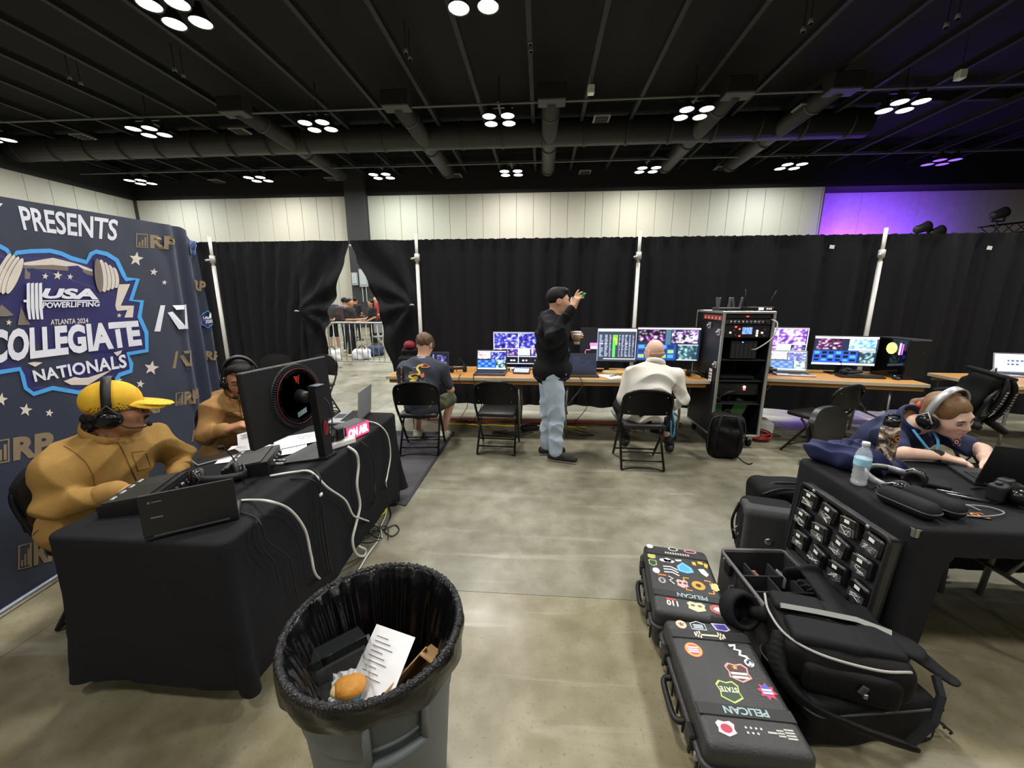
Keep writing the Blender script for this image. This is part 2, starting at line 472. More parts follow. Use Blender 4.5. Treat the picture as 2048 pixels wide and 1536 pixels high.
# black upper walls above the panels, ceiling
struct(box('wall_upper_back', (2.8, BACK_Y + .55, (WTOP + 9.6) / 2), (57, 1.0, 9.6 - WTOP), m_black))
struct(box('wall_upper_left', (LX - .1, 6, (WTOP + 9.6) / 2), (.5, 38, 9.6 - WTOP), m_black))
struct(box('wall_upper_right_back', (23.3, BACK_Y + 1.3, (WTOP + 9.6) / 2), (16, .5, 9.6 - WTOP), m_black))
ceiling = struct(box('ceiling', (2, 6, 9.7), (62, 42, .2), m_ceil))
m_beam = M('beam_dark', (27, 28, 30), .7, noise=(2, .2))
x_b = atz(1056, 0, 8.9).x
bb = None
for i in range(-13, 12):
    if bb is None:
        mb = MB(); mb.box((0, 0, .09), (.14, 36, .03)); mb.box((0, 0, -.09), (.14, 36, .03)); mb.box((0, 0, 0), (.04, 36, .17))
        bb = mb.build('beam', m_beam, ceiling); o = bb
    else: o = inst('beam', bb, ceiling)
    o.location = (x_b + 1.98 * i, 6.4, 8.95)
mb = MB()
for yy in (4.6, 10.5, 17.8, 23.0): mb.box((2, yy, 9.25), (56, .16, .34))
mb.build('girder', m_beam, ceiling)

# black column on the back wall with electrical boxes
colm = struct(box('column_back', (-11.02, BACK_Y - .12, 4.8), (1.22, .5, 9.6), M('column_charcoal', (44, 44, 46), .6), bev=.01))
m_grey_box = M('grey_enamel', (150, 158, 160), .45)
for i, (px, py, w_, h_, lb) in enumerate([(710, 558, .36, .75, 'smaller grey electrical box on the black column'), (727, 556, .50, 1.05, 'larger grey electrical box on the black column with conduits')]):
    p = aty(px, py, BACK_Y - .45); t = thing('electrical_box', lb, 'electrical box', p, group='boxes on the column')
    box('body', (0, 0, 0), (w_, .14, h_), m_grey_box, t, bev=.01)
    box('door', (0, -.08, .02), (w_ * .82, .02, h_ * .78), M('grey_enamel_door', (166, 174, 176), .4), t, bev=.004)
    if i: 
        for sx in (-.12, .12): MB().cyl((sx, 0, -h_ / 2), (sx, 0, -h_ / 2 - .9), .03, n=8).build('conduit', m_grey_box, t)

# ------------------------------------------------------------------ lamps in view: clusters of four high-bay reflectors
m_house = M('lamp_housing', (60, 60, 60), .4, .6)
m_lens = M('lamp_lens', (255, 255, 250), .3, emit=((255, 253, 246), 6.0))
_lp = None
tints = [(1, .96, .90), (.94, 1, .96), (1, .94, .90), (1, .97, .90), (.96, .99, 1.)]
def lamp(x, y, label, lit=True, tint=0):
    global _lp
    if _lp is None:
        t = thing('ceiling_lamp', label, 'ceiling lamp', group='high bay lamps')
        MB().box((0, 0, .42), (1.0, .08, .06)).box((0, 0, .42), (.08, 1.0, .06)).cyl((0, 0, .45), (0, 0, 1.45), .02, n=6).build('bracket', m_house, t)
        for sx in (-1, 1):
            for sy in (-1, 1):
                h = MB().lathe([(.07, .40), (.09, .30), (.16, .16), (.25, .03), (.255, .0), (.235, .0), (.15, .15), (.02, .2)], 18, (sx * .33, sy * .30, 0)).build('reflector', m_house, t, True)
                MB().lathe([(.0, .026), (.20, .022), (.232, .012)], 18, (sx * .33, sy * .30, 0)).build('lens', m_lens, h)
        _lp = t
    else:
        t = copy_tree(_lp); tag(t, label, 'ceiling lamp', 'high bay lamps')
    t.location = (x, y, LAMP_Z)
    if lit:
        for sx in (-1, 1):
            for sy in (-1, 1): area_light('lamp_light', (x + sx * .33, y + sy * .30, LAMP_Z - .002), .44, LAMP_POWER / 4, tints[tint % 5])
    return t
rows = ['nearest row overhead', 'middle row of lamps', 'farthest row by the back wall']
cols = {0: ['far left end', 'above the printed backdrop', 'second lamp from the printed backdrop', 'straight ahead in the middle', 'right of the middle', 'above the purple wall']}
names_x = ['at its far left end', 'second from its left end', 'third from its left end', 'fourth from its left end', 'fifth from its left end', 'sixth from its left end']
for j, y in enumerate(LAMP_Y):
    for i, x in enumerate(LAMP_X):
        if j == 0 and i in (0, 1, 5): continue
        if j == 0: lb = {2: 'glaring ceiling lamp above the printed backdrop, nearest row', 3: 'glaring ceiling lamp cut by the top of the picture, middle', 4: 'ceiling lamp out past the top edge, above the equipment rack'}[i]
        else: lb = 'bright four-reflector ceiling lamp, ' + rows[j] + ', ' + names_x[i]
        lamp(x, y, lb, True, i + 2 * j)
# unlit purple-rimmed fixture at the far right
ml = M('purple_lens', (120, 90, 200), .3, emit=((120, 80, 230), 1.2))
p = atz(1882, 325, 8.0)
t = copy_tree(_lp); t.location = p; tag(t, 'dim ceiling lamp with purple-tinted lenses above the purple wall', 'ceiling lamp', 'high bay lamps')
for ch in t.children:
    for g in ch.children:
        g.data = g.data.copy(); g.data.materials[0] = ml

# conduits, ducts, vents and spots under the ceiling
m_cable = M('conduit_grey', (96, 96, 94), .5)
m_duct = M('duct_dark', (44, 44, 43), .55, .2, noise=(3, .15))
for py, lb in ((206, 'thin grey conduit strung across the hall above the middle lamps'), (326, 'thin grey conduit strung across the hall before the farthest lamps')):
    p = atz(1024, py, 8.35)
    tag(MB().tube([(-25, p.y, 8.35), (-8, p.y, 8.33), (8, p.y, 8.36), (30, p.y, 8.35)], .035, 6).build('conduit', m_cable), lb, 'conduit')
p = atz(1024, 268, 8.65); yD = p.y
d = thing('air_duct', 'big round dark duct running across the ceiling', 'duct', (0, yD, 8.65))
MB().tube([(-25, 0, 0), (13, 0, 0)], .52, 20).build('duct_body', m_duct, d, True)
for i in range(-14, 8): MB().tube([(i * 1.75 - .05, 0, 0), (i * 1.75 + .05, 0, 0)], .55, 20).build('flange', m_duct, d, True)
for i, (px, lb) in enumerate([(480, 'branch duct above the printed backdrop'), (800, 'branch duct above the parted drapes'), (1101, 'branch duct with square hood, straight ahead'), (1430, 'branch duct above the equipment rack'), (1640, 'branch duct before the purple wall')]):
    px2 = {0: 505, 1: 818, 2: 1101, 3: 1420, 4: 1590}[i]; x = atz(px2, 240, 8.4).x
    d = thing('branch_duct', lb + ' under the black ceiling', 'duct', (x, yD, 8.5), group='branch ducts')
    MB().tube([(0, -3.4, 0), (0, 4.2, 0)], .34, 16).build('duct_body', m_duct, d, True)
    MB().box((0, -3.5, -.05), (.95, .6, .5), bev=.03).build('hood', m_duct, d)
    for q in (-2.2, .9, 3.9): MB().tube([(0, q - .04, 0), (0, q + .04, 0)], .38, 16).build('flange', m_duct, d, True)
m_vent = M('vent_grey', (110, 112, 110), .5)
for px, py, lb in [(165, 273, 'above the printed backdrop'), (480, 262, 'over the first drape post'), (1203, 237, 'above the equipment rack'), (1610, 215, 'near the purple wall'), (433, 362, 'by the far left lamps'), (663, 358, 'above the black column'), (912, 351, 'ahead of the tall man'), (1170, 344, 'between two far lamps'), (1443, 336, 'far, right of the rack')]:
    p = atz(px, py, 8.45); t = thing('ceiling_vent', 'small flat grey ceiling vent ' + lb, 'vent', p, group='ceiling vents')
    box('frame', (0, 0, 0), (.62, .62, .06), m_vent, t, bev=.01); 
    for k in range(4): box('louvre', (0, -.21 + .14 * k, -.045), (.5, .05, .03), m_duct, t, rot=(.5, 0, 0))
m_white = M('white_plastic', (226, 226, 222), .45)
for i, (px, py, lb) in enumerate([(140, 160, 'outer left pair'), (162, 171, 'outer left pair, right one'), (350, 144, 'left pair'), (368, 156, 'left pair, right one'), (812, 107, 'pair over the parted drapes'), (820, 120, 'pair over the parted drapes, lower one'), (1061, 90, 'middle pair'), (1062, 104, 'middle pair, lower one'), (1621, 48, 'right pair'), (1606, 64, 'right pair, lower one'), (1915, 38, 'outer right pair'), (1892, 55, 'outer right pair, lower one')]):
    p = atz(px, py, 8.8); t = thing('downlight', 'tiny pale ceiling downlight, ' + lb, 'downlight', p, group='small downlights')
    MB().lathe([(.03, .14), (.055, .11), (.062, 0), (.05, 0)], 12).build('can', M('can_dim', (120, 120, 116), .5), t, True)
    MB().cyl((0, 0, .15), (0, 0, .80), .012, n=6).build('stem', m_house, t)
    MB().lathe([(0, -.004), (.052, -.004)], 12).build('glass', M('dim_glass', (220, 220, 210), .2), t)
for px, py, lb in [(1182, 180, 'small white box hung from a beam, middle of ceiling'), (1921, 150, 'small pale box hung from the beam above the purple wall')]:
    p = atz(px, py, 8.5); t = thing('sensor_box', lb, 'box'); t.location = p
    box('casing', (0, 0, 0), (.22, .22, .26), m_white, t, bev=.02); MB().cyl((0, 0, .13), (0, 0, 1.1), .012, n=6).build('hanger', m_house, t)

# purple stage lamps standing behind the drapes, wash the recessed wall
for x, y, e in ((17.2, 22.6, 190), (19.0, 22.4, 130), (21.5, 22.4, 50)):
    area_light('stage_wash_light', (x, y, 3.0), .5, e, (.20, .035, 1.0), (R(118), 0, 0), R(105))
# truss and stage lights beyond the drapes at right
m_truss = M('truss_black', (34, 34, 36), .5, .4)
a = aty(1985, 458, 19.0)
t = thing('lighting_truss', 'black lattice truss showing over the drape in front of purple wall', 'truss', (a.x, 19.0, a.z))
ch = MB()
for oy in (-.2, .2):
    for oz in (-.2, .2): MB().cyl((-.4, oy, oz - .1), (6, oy, oz + .55), .03, n=6).build('chord', m_truss, t)
MB().cyl((5.8, 0, -a.z), (5.8, 0, .5), .06, n=8).build('tower', m_truss, t)
for i in range(13):
    x0 = -.3 + .48 * i; s_ = (x0 + .4) * .1 - .1
    MB().cyl((x0, -.2, -.2 + s_), (x0 + .45, -.2, .2 + s_ + .05), .018, n=5).build('brace', m_truss, t)
    MB().cyl((x0, .2, .2 + s_), (x0 + .45, .2, -.2 + s_ + .05), .018, n=5).build('brace', m_truss, t)
def stage_head(px, py, Y, lb, colr):
    p = aty(px, py, Y); t = thing('stage_light', lb, 'stage light', p, group='stage lights over the drape')
    MB().lathe([(.10, -.3), (.16, -.24), (.2, .12), (.22, .22), (.2, .22)], 14, rot=rotm(0, R(70), 0)).build('head', m_truss, t, True)
    MB().lathe([(0, .2), (.19, .2)], 14, rot=rotm(0, R(70), 0)).build('lens', colr, t)
    MB().box((0, 0, -.28), (.5, .1, .05)).box((-.24, 0, -.1), (.04, .08, .4)).box((.24, 0, -.1), (.04, .08, .4)).cyl((0, 0, -.28), (0, 0, -p.z), .03, n=6).build('yoke', m_truss, t)
stage_head(1998, 428, 18.5, 'stage light with white lens standing above the truss', M('white_lens', (220, 220, 255), .2, emit=((220, 220, 255), 2)))
stage_head(1845, 456, 18.5, 'stage light with dark red lens peeking over the drape', M('red_lens', (120, 10, 40), .2))
stage_head(1872, 464, 18.5, 'small dark stage light beside the red one over the drape', m_truss)

# ------------------------------------------------------------------ pipe and drape
m_drape = M('black_drape', (33, 33, 36), .72, noise=(60, .12), spec=.12, stretch=(1, 1, .2))
m_pipe = M('pipe_white', (214, 214, 208), .35, .2)
DY = 5.52; DTOP = 2.44
posts = [(-4.70, 'white drape post beside the printed backdrop'), (-1.71, 'white drape post right of the parted drapes, behind the grey T-shirt'), (1.28, 'white drape post behind the spreadsheet monitor'), (4.29, 'white drape post by the black computer tower')]
for i, (x, lb) in enumerate(posts):
    t = thing('drape_post', lb, 'post', (x, DY - .09, 0), group='pipe and drape posts')
    MB().cyl((0, 0, .01), (0, 0, 2.10), .026, n=16).build('lower_tube', m_pipe, t, True)
    MB().cyl((0, 0, 2.05), (0, 0, 2.50), .021, n=16).build('upper_tube', m_pipe, t, True)
    k = MB().cyl((0, 0, 2.14), (0, 0, 2.24), .036, n=14).build('clamp', m_pipe, t, True)
    MB().cyl((0, 0, 2.19), (-.07, -.05, 2.17), .014, n=8).build('lever', m_pipe, k, True)
    box('base_plate', (0, 0, .006), (.42, .42, .012), M('base_steel', (70, 70, 72), .45, .6), t, bev=.003)
for (x0, x1, lb) in [(-8, -4.7, 'crossbar over the drape at the printed backdrop'), (-4.7, -1.71, 'crossbar over the parted drapes'), (-1.71, 1.28, 'crossbar over the drape behind the tall man'), (1.28, 4.29, 'crossbar over the drape behind the rack'), (4.29, 7.6, 'crossbar over the drape at the far right')]:
    tag(MB().cyl((x0 + .03, DY + .085, DTOP - .06), (x1 - .03, DY + .085, DTOP - .06), .018, n=10).build('crossbar', m_pipe, None, True), 'white ' + lb, 'crossbar', 'drape crossbars')
def fold(s, z, seed, gather=1.):
    """depth of the cloth at run s (m) and height z"""
    f = .040 * math.sin(s * 11 + 2.6 * wob(s * 1.1, seed)) * (.55 + .45 * math.sin(s * 1.9 + seed)) + .026 * math.sin(s * 27 + 3.2 * wob(s * .9, seed + 5) + seed) * (.5 + .5 * math.sin(s * 1.3 + 2 * seed))
    f += .02 * wob(s * 2.2 + z * .25, seed + 2)
    hdr = max(0., (z - 2.30) / .14)
    fine = .012 * math.sin(s * 75 + 3 * wob(s * 3, seed + 9))
    return f * (1 - .65 * min(1, hdr)) * (.55 + .45 * min(1, (2.44 - z) / .5)) + fine * (hdr if hdr < 1 else 1) * .8
def drape(x0, x1, lb, seed, hem=.10):
    n = int((x1 - x0) / .014)
    def fn(u, v):
        z = DTOP + .015 * wob(u * 60, seed) * (1 if v > .97 else 0) - (1 - v) * (DTOP - hem - .012 * math.sin(u * (x1 - x0) * 4))
        s = u * (x1 - x0)
        pk = -.03 * math.exp(-((z - 2.41) / .03) ** 2)
        return (x0 + s + .008 * wob(s * 8 + z, seed), DY + fold(s, z, seed) + pk, z)
    o = MB().grid(n, 34, fn).build('drape', m_drape, None, True)
    return tag(o, lb, 'drape', 'black drapes')
drape(-8.0, -4.66, 'black drape running behind the printed backdrop', 1.)
drape(-1.74, 1.32, 'black drape behind the tall standing man', 2.7)
drape(1.25, 4.33, 'black drape behind the equipment rack', 4.2)
drape(4.25, 7.7, 'black drape behind the black backpack at the far right', 6.1)
def interp(tab, z):
    for (z0, x0), (z1, x1) in zip(tab, tab[1:]):
        if z0 >= z >= z1:
            t = (z0 - z) / (z0 - z1 + 1e-9); t = t * t * (3 - 2 * t); return x0 + (x1 - x0) * t
    return tab[-1][1] if z < tab[-1][0] else tab[0][1]
def tied(x0, edge_px, tie_px, seed, lb, side):
    edge = [(aty(px, py, DY).z, aty(px, py, DY).x) for px, py in edge_px]
    edge[0] = (DTOP, edge[0][1]); tie = aty(*tie_px, DY)
    full = edge[0][1]
    W = abs(full - x0); n = int(W / .011)
    hem = edge[-1][0]
    def fn(u, v):
        z = DTOP - (1 - v) * (DTOP - hem)
        xe = interp(edge, z)
        # above the tie the cloth runs straight at the post side and is drawn in at the free side
        k = u ** 1.0
        x = x0 + (xe - x0) * k
        y = DY + fold(u * W, z, seed) * (1 - .5 * u)
        # swags fan out from the tie point
        dx = (x - tie.x) * side; dz = z - tie.z
        if dx > -.02:
            r = math.hypot(dx, dz); ang = math.atan2(dz, max(dx, 1e-4))
            amp = .040 * min(1, r / .35) * math.exp(-max(0, r - .75))
            if dz < 0: sag = .35 * dx
            else: sag = 0
            y += amp * math.sin(ang * 9 + seed + 2 * r) - .10 * math.exp(-((dx - .05) / .12) ** 2 - (dz / .25) ** 2)
            y -= .07 * min(1, dx / .4) * math.exp(-((dz + .25) / .55) ** 2)
        return (x, y, z)
    o = MB().grid(n, 60, fn).build('drape', m_drape, None, True)
    tag(o, lb, 'drape', 'black drapes')
    c = thing('drape_clip', 'small grey clip tying back the ' + ('left' if side > 0 else 'right') + ' parted drape', 'clip', (tie.x, DY - .16, tie.z), group='drape clips')
    MB().tube([(-.03, .0, 0), (.0, -.02, .01), (.03, .0, 0)], .009, 6).build('jaw', m_pipe, c, True); MB().cyl((0, .06, 0), (0, -.015, 0), .006, n=6).build('pin', m_pipe, c)
tied(-4.68, [(697, 486), (690, 520), (674, 588), (661, 630), (657, 690), (655, 790)], (607, 622), 3.3, 'black drape tied back to the left of the walk-through gap', 1)
tied(-1.73, [(699, 486), (712, 515), (742, 570), (765, 625), (772, 680), (788, 735), (800, 790)], (831, 610), 5.5, 'black drape tied back to the right of the walk-through gap', -1)
# loose pieces of white tape on the drapes
for i, (px, py, lb) in enumerate([(1664, 494, 'scrap of white tape on the drape right of the rack'), (1979, 496, 'scrap of white tape on the drape at the far right')]):
    p = aty(px, py, DY - .012); tag(MB().box((0, 0, 0), (.06, .008, .045), (0, .1, .05), bev=.002).build('tape_scrap', m_white), lb, 'tape', 'tape scraps').location = p
# white label hooks on posts
# ================================================================== PRINTED BACKDROP
m_navy = M('backdrop_navy', (36, 44, 66), .62, noise=(90, .06), sheen=.15)
A0 = V(-2.78, 1.50, 0); DD = V(-.24, 1.8, 0).normalized(); NN = V(DD.y, -DD.x, 0)
SF = 1.50
SE = [(2.26, 1.70), (2.215, 1.78), (2.13, 1.86), (2.047, 1.90), (1.79, 1.90), (1.434, 1.92), (.871, 1.95), (.4, 1.97), (.0, 1.97)]
def s_end(z):
    for (z0, a), (z1, b) in zip(SE, SE[1:]):
        if z0 >= z >= z1: return a + (b - a) * (z0 - z) / (z0 - z1)
    return SE[0][1] if z > 2.26 else SE[-1][1]
def bd_top(s): return 2.115 + .055 * s
def cloth_pt(s, z, off=0.):
    k = min(1., max(0., (s - SF) / .12))
    y = k * (.030 * math.sin((s - SF) * 34 + .6 * math.sin(z * 2)) * (1 - .35 * z / 2.2) - .05 * max(0, s - 1.7) * 4)
    y += .006 * wob(s * 2.5 + z * 1.1, 3)
    return A0 + DD * s + NN * (y + off) + V(0, 0, z)
bdrop = thing('printed_backdrop', 'navy printed event backdrop with big shield logo and white lettering', 'backdrop', (0, 0, 0))
def bfn(u, v):
    z = .02 + v * (bd_top(1.7) - .02)
    s = -1.1 + u * (s_end(z) + 1.1)
    z = .02 + v * (bd_top(s) - .02)
    if s > 1.70: z = min(z, bd_top(1.7) - (s - 1.7) * .35)
    return cloth_pt(s, z)
MB().grid(150, 50, bfn).build('fabric', m_navy, bdrop, True)
fr = MB()
for s in (-1.08, .3, 1.66): fr.cyl(A0 + DD * s - NN * .06, A0 + DD * s - NN * .06 + V(0, 0, bd_top(s) - .03), .02, n=10)
fr.cyl(A0 + DD * -1.08 - NN * .06 + V(0, 0, 2.03), A0 + DD * 1.66 - NN * .06 + V(0, 0, 2.18), .02, n=10)
fr.build('frame', m_pipe, bdrop, True)
MB().tube([cloth_pt(s, .03, .02) for s in (-1.1, 0, .8, 1.6)], .012, 6).build('bottom_edge', M('silver_hem', (150, 156, 170), .3, .4), bdrop, True)
def BDs(px, py):
    r = _ray(px, py); t = A0.dot(NN) / r.dot(NN); p = r * t; return (p - A0).dot(DD), p.z + CAMH
def BF(off):
    def f(px, py):
        s, z = BDs(px, py); return cloth_pt(s, z, off + (.010 if s > SF - .02 else 0))
    return f
def z1(pts): return [(x / 4, 380 + y / 4) for x, y in pts]
m_gold = M('print_gold', (140, 122, 96), .6); m_wht = M('print_white', (232, 234, 246), .6); m_cream = M('print_cream', (222, 212, 200), .6)
m_sky = M('print_sky_blue', (78, 168, 238), .6); m_indigo = M('print_indigo', (44, 42, 100), .6); m_taupe = M('print_taupe', (126, 116, 108), .6); m_dk = M('print_dark', (30, 34, 62), .6)
def bprint(name, mat, layer, polys=(), strokes=(), texts=()):
    f = BF(.0015 * (layer + 1)); mb = MB()
    for p in polys: flat_poly(mb, p, f)
    for p, w_, cl in strokes: thick(mb, p, w_, f, cl)
    for body, q, kw in texts:
        def g(a, b, q=q):
            (x0, y0), (x1, y1), (x2, y2), (x3, y3) = q
            return f((x0 * (1 - a) + x1 * a) * (1 - b) + (x3 * (1 - a) + x2 * a) * b, (y0 * (1 - a) + y1 * a) * (1 - b) + (y3 * (1 - a) + y2 * a) * b)
        put_text(mb, body, g, 0, 0, 1, 1, **kw)
    return mb.build(name, mat, bdrop)
bprint('headline_lettering', m_wht, 0, texts=[('PRESENTS', [(48, 460), (232, 482), (237, 440), (36, 411)], dict(bold=.022)), ('Y', [(-32, 452), (-8, 455), (6, 407), (-36, 402)], dict(bold=.02))])
outline = z1([(-640, 330), (-300, 330), (-60, 420), (50, 480), (90, 540), (130, 502), (240, 490), (320, 488), (400, 486), (490, 508), (570, 545), (690, 578), (722, 512), (762, 492), (850, 512), (930, 562), (985, 680), (1005, 714), (1098, 714), (1042, 882), (1132, 890), (1110, 1015), (1166, 1140), (1172, 1285), (1022, 1310), (1050, 1390), (1046, 1448), (955, 1478), (920, 1530)]) + [(203, 772), (156, 785), (103, 776), (66, 788), (50, 776), (44, 752), (38, 738), (0, 744), (-60, 760)] + [(-160, 700), (-170, 460)]
bprint('emblem_field', m_indigo, 0, polys=[outline])
bprint('emblem_outline', m_sky, 1, strokes=[(outline, 8.5, True)])
# barbell, rack posts, bolt and chevron of the emblem
bprint('emblem_barbell', m_cream, 2, polys=[z1([(90, 600), (190, 580), (420, 542), (620, 592), (735, 635), (735, 655), (620, 620), (420, 600), (250, 605), (100, 615)]),
      z1([(500, 1530), (590, 1495), (640, 1505), (700, 1500), (890, 1440), (700, 1560), (560, 1560)]), z1([(940, 755), (1035, 752), (960, 925), (1065, 925), (1055, 1020), (990, 1020), (1010, 960), (912, 970)]), z1([(210, 1385), (260, 1375), (330, 1380), (270, 1415)]), z1([(905, 1300), (975, 1282), (965, 1305), (935, 1330)])])
bprint('emblem_posts', m_taupe, 2, polys=[z1([(195, 575), (245, 570), (232, 712), (190, 712)]), z1([(618, 592), (650, 600), (735, 740), (705, 765)]), z1([(770, 830), (800, 830), (915, 1030), (850, 1035), (800, 930)]), z1([(0, 915), (100, 1000), (40, 1010), (-60, 1010)]), z1([(160, 930), (200, 1020), (235, 1078), (130, 1082)]), z1([(95, 620), (620, 650), (740, 690), (740, 655), (620, 622), (420, 602), (110, 610)])])
def plate_ring(k, x0, y0, w_, h_, tilt):
    return [(x0 + k * 8.5 + w_ * math.cos(a) * .5 + tilt * h_ * .5 * math.sin(a), y0 + k * 1.4 + h_ * .5 * math.sin(a)) for a in [2 * PI * i / 22 for i in range(22)]]
for k in range(4):
    bprint('emblem_plate', m_cream, 2 + k, polys=[plate_ring(4 - k, 194, 550, 17, 70 - 8 * (4 - k) + 4, .12)])
    bprint('emblem_plate_edge', m_dk, 2 + k, strokes=[(plate_ring(4 - k, 194, 550, 17, 70 - 8 * (4 - k) + 4, .12), .9, True)])
    bprint('emblem_plate', m_cream, 2 + k, polys=[plate_ring(k - 3.2, 28, 552, 20, 84 - 4 * k, -.42)])
    bprint('emblem_plate_edge', m_dk, 2 + k, strokes=[(plate_ring(k - 3.2, 28, 552, 20, 84 - 4 * k, -.42), .9, True)])
bprint('emblem_plate_face', m_taupe, 7, polys=[plate_ring(0, 194, 551, 16, 68, .12)])
pl = []
for k in range(4): pl.append(z1([(190 + k * 33, 748), (215 + k * 33, 740), (218 + k * 33, 930), (225 + k * 33, 1035), (205 + k * 33, 1035), (190 + k * 33, 935)]))
pl.append(z1([(165, 878), (192, 878), (192, 898), (165, 898)]))
bprint('badge_weights', m_wht, 9, polys=pl + [z1([(305, 882), (775, 880), (775, 890), (305, 892)])], texts=[('USA', [(78, 597), (193, 599), (186, 577), (80, 576.5)], dict(bold=.05, shear=.2)), ('POWERLIFTING', [(79.5, 616.5), (195, 613), (196, 603), (80, 604.5)], dict(bold=.03))])
bprint('emblem_city_lettering', m_cream, 3, texts=[('ATLANTA 2024', [(99, 650), (175.5, 646), (175, 636), (99, 639)], dict(bold=.02))])
bprint('emblem_title_lettering', m_wht, 3, texts=[('COLLEGIATE', [(-26, 729), (283, 691), (274, 640.5), (-24, 660)], dict(bold=.05, spacing=1.02))])
bprint('emblem_subtitle_lettering', m_wht, 3, texts=[('NATIONALS', [(67, 764), (253, 735), (250, 708), (61, 741)], dict(bold=.03, spacing=1.05))])
def pxstar(x, y, r): return star_poly(x, -y, r, .15) 
stars = [(89, 552.5, 7), (114, 551, 9.5), (139, 553.5, 6.5), (14, 645, 6.5), (237, 631, 5)]
bprint('emblem_stars', m_cream, 3, polys=[[(a, -b) for a, b in reversed(pxstar(*s_))] for s_ in stars])
for x, y, r in [(272, 518, 15), (307, 544, 8), (328, 565, 5.5), (303, 736, 15), (281, 768, 8.5), (2, 799, 14), (51, 820, 13.5), (98, 826, 8.5), (236, 760, 9)]:
    bprint('star', m_cream, 0, polys=[[(a, -b) for a, b in reversed(pxstar(x, y, r))]])
def rp_logo(x0, y0, x1, y1, sl, mat=m_gold):
    w_ = x1 - x0; h_ = y1 - y0
    def Q(a, b): return (x0 + a * w_, y0 + b * h_ + sl * a)
    f = 'sponsor_mark'
    strk = [([Q(.02, .02), Q(.30, .02), Q(.30, .98), Q(.02, .98)], max(1.5, h_ * .10), True)]
    bars = [[Q(.07 + .075 * k, .9), Q(.07 + .075 * k, .62 - .2 * k), Q(.12 + .075 * k, .62 - .2 * k), Q(.12 + .075 * k, .9)] for k in range(3)]
    bprint(f, mat, 0, polys=bars, strokes=strk, texts=[('RP', [Q(.37, 1), Q(1, 1), Q(1, 0), Q(.37, 0)], dict(bold=.05))])
rp_logo(271, 467, 348, 494, 6); rp_logo(351, 786, 396, 812, -6); rp_logo(-22, 884, 107, 930, -22); rp_logo(36, 1092, 120, 1140, -22); rp_logo(386, 557, 414, 578, 6); rp_logo(409, 701, 439, 719, 2); rp_logo(382, 779, 398, 797, -4); rp_logo(398, 905, 416, 922, -6)
def a7_logo(x0, y0, x1, y1, mat, sl=0.):
    w_ = x1 - x0; h_ = y1 - y0
    def Q(a, b): return (x0 + a * w_, y0 + b * h_ + sl * a)
    bprint('sponsor_mark', mat, 0, polys=[[Q(0, 1), Q(.19, .03), Q(.33, .03), Q(.18, 1)], [Q(.40, .30), Q(.55, .26), Q(.92, .88), Q(1, 0), Q(1.0, 0), Q(.98, .92), Q(.70, .92)], [Q(.54, .03), Q(.84, .02), Q(.82, .18), Q(.62, .20)], [Q(.90, .0), Q(1, 0), Q(.97, .9), Q(.86, .9)]])
a7_logo(308, 609, 375, 663, m_wht); a7_logo(344, 702, 380, 737, m_gold, -2); a7_logo(274, 806, 321, 836, m_gold, -9); a7_logo(32, 985, 92, 1030, m_gold, -8); a7_logo(383, 860, 402, 884, m_gold, -6)
for x0, y0, x1, y1 in [(375, 478, 398, 516), (408, 622, 428, 656), (303, 868, 340, 906)]:
    w_ = x1 - x0; h_ = y1 - y0
    def Q(a, b): return (x0 + a * w_, y0 + b * h_)
    op = [Q(a, b) for a, b in [(.0, .3), (.3, .12), (.5, 0), (.7, .1), (.9, .12), (1, .35), (.95, .6), (.97, .8), (.75, .85), (.6, 1), (.45, .9), (.1, .8), (.03, .55)]]
    bprint('small_emblem', m_indigo, 0, polys=[op]); bprint('small_emblem_outline', m_sky, 1, strokes=[(op, 1.4, True)])
    bprint('small_emblem_lettering', m_wht, 2, texts=[('COLLEGIATE', [Q(.05, .74), Q(.95, .70), Q(.93, .5), Q(.06, .54)], dict(bold=.04)), ('USA', [Q(.25, .47), Q(.75, .47), Q(.75, .32), Q(.25, .32)], dict(bold=.05))], polys=[[Q(*p) for p in [(.62, .12), (.82, .16), (.78, .4), (.6, .36)]]])

# ================================================================== TABLES UNDER CLOTH
m_cloth = M('table_cloth_black', (32, 32, 35), .8, noise=(120, .10), spec=.14, bump=(160, .05))
m_legsteel = M('leg_steel', (150, 150, 146), .35, .8)
m_woodtop = None
def rrect(hx, hy, r, n=10, step=.03):
    """points around a rounded rectangle, ccw, with outward normals"""
    out = []
    cs = [(hx - r, hy - r, 0), (-hx + r, hy - r, 90), (-hx + r, -hy + r, 180), (hx - r, -hy + r, 270)]
    for ci, (cx, cy, a0) in enumerate(cs):
        for i in range(n + 1):
            a = R(a0 + 90 * i / n); out.append((cx + r * math.cos(a), cy + r * math.sin(a), math.cos(a), math.sin(a)))
        nx, ny, na = cs[(ci + 1) % 4]
        p = out[-1]; a = R(na); q = (nx + r * math.cos(a), ny + r * math.sin(a))
        L = math.hypot(q[0] - p[0], q[1] - p[1]); m = int(L / step)
        for i in range(1, m): out.append((p[0] + (q[0] - p[0]) * i / m, p[1] + (q[1] - p[1]) * i / m, math.cos(a), math.sin(a)))
    return out
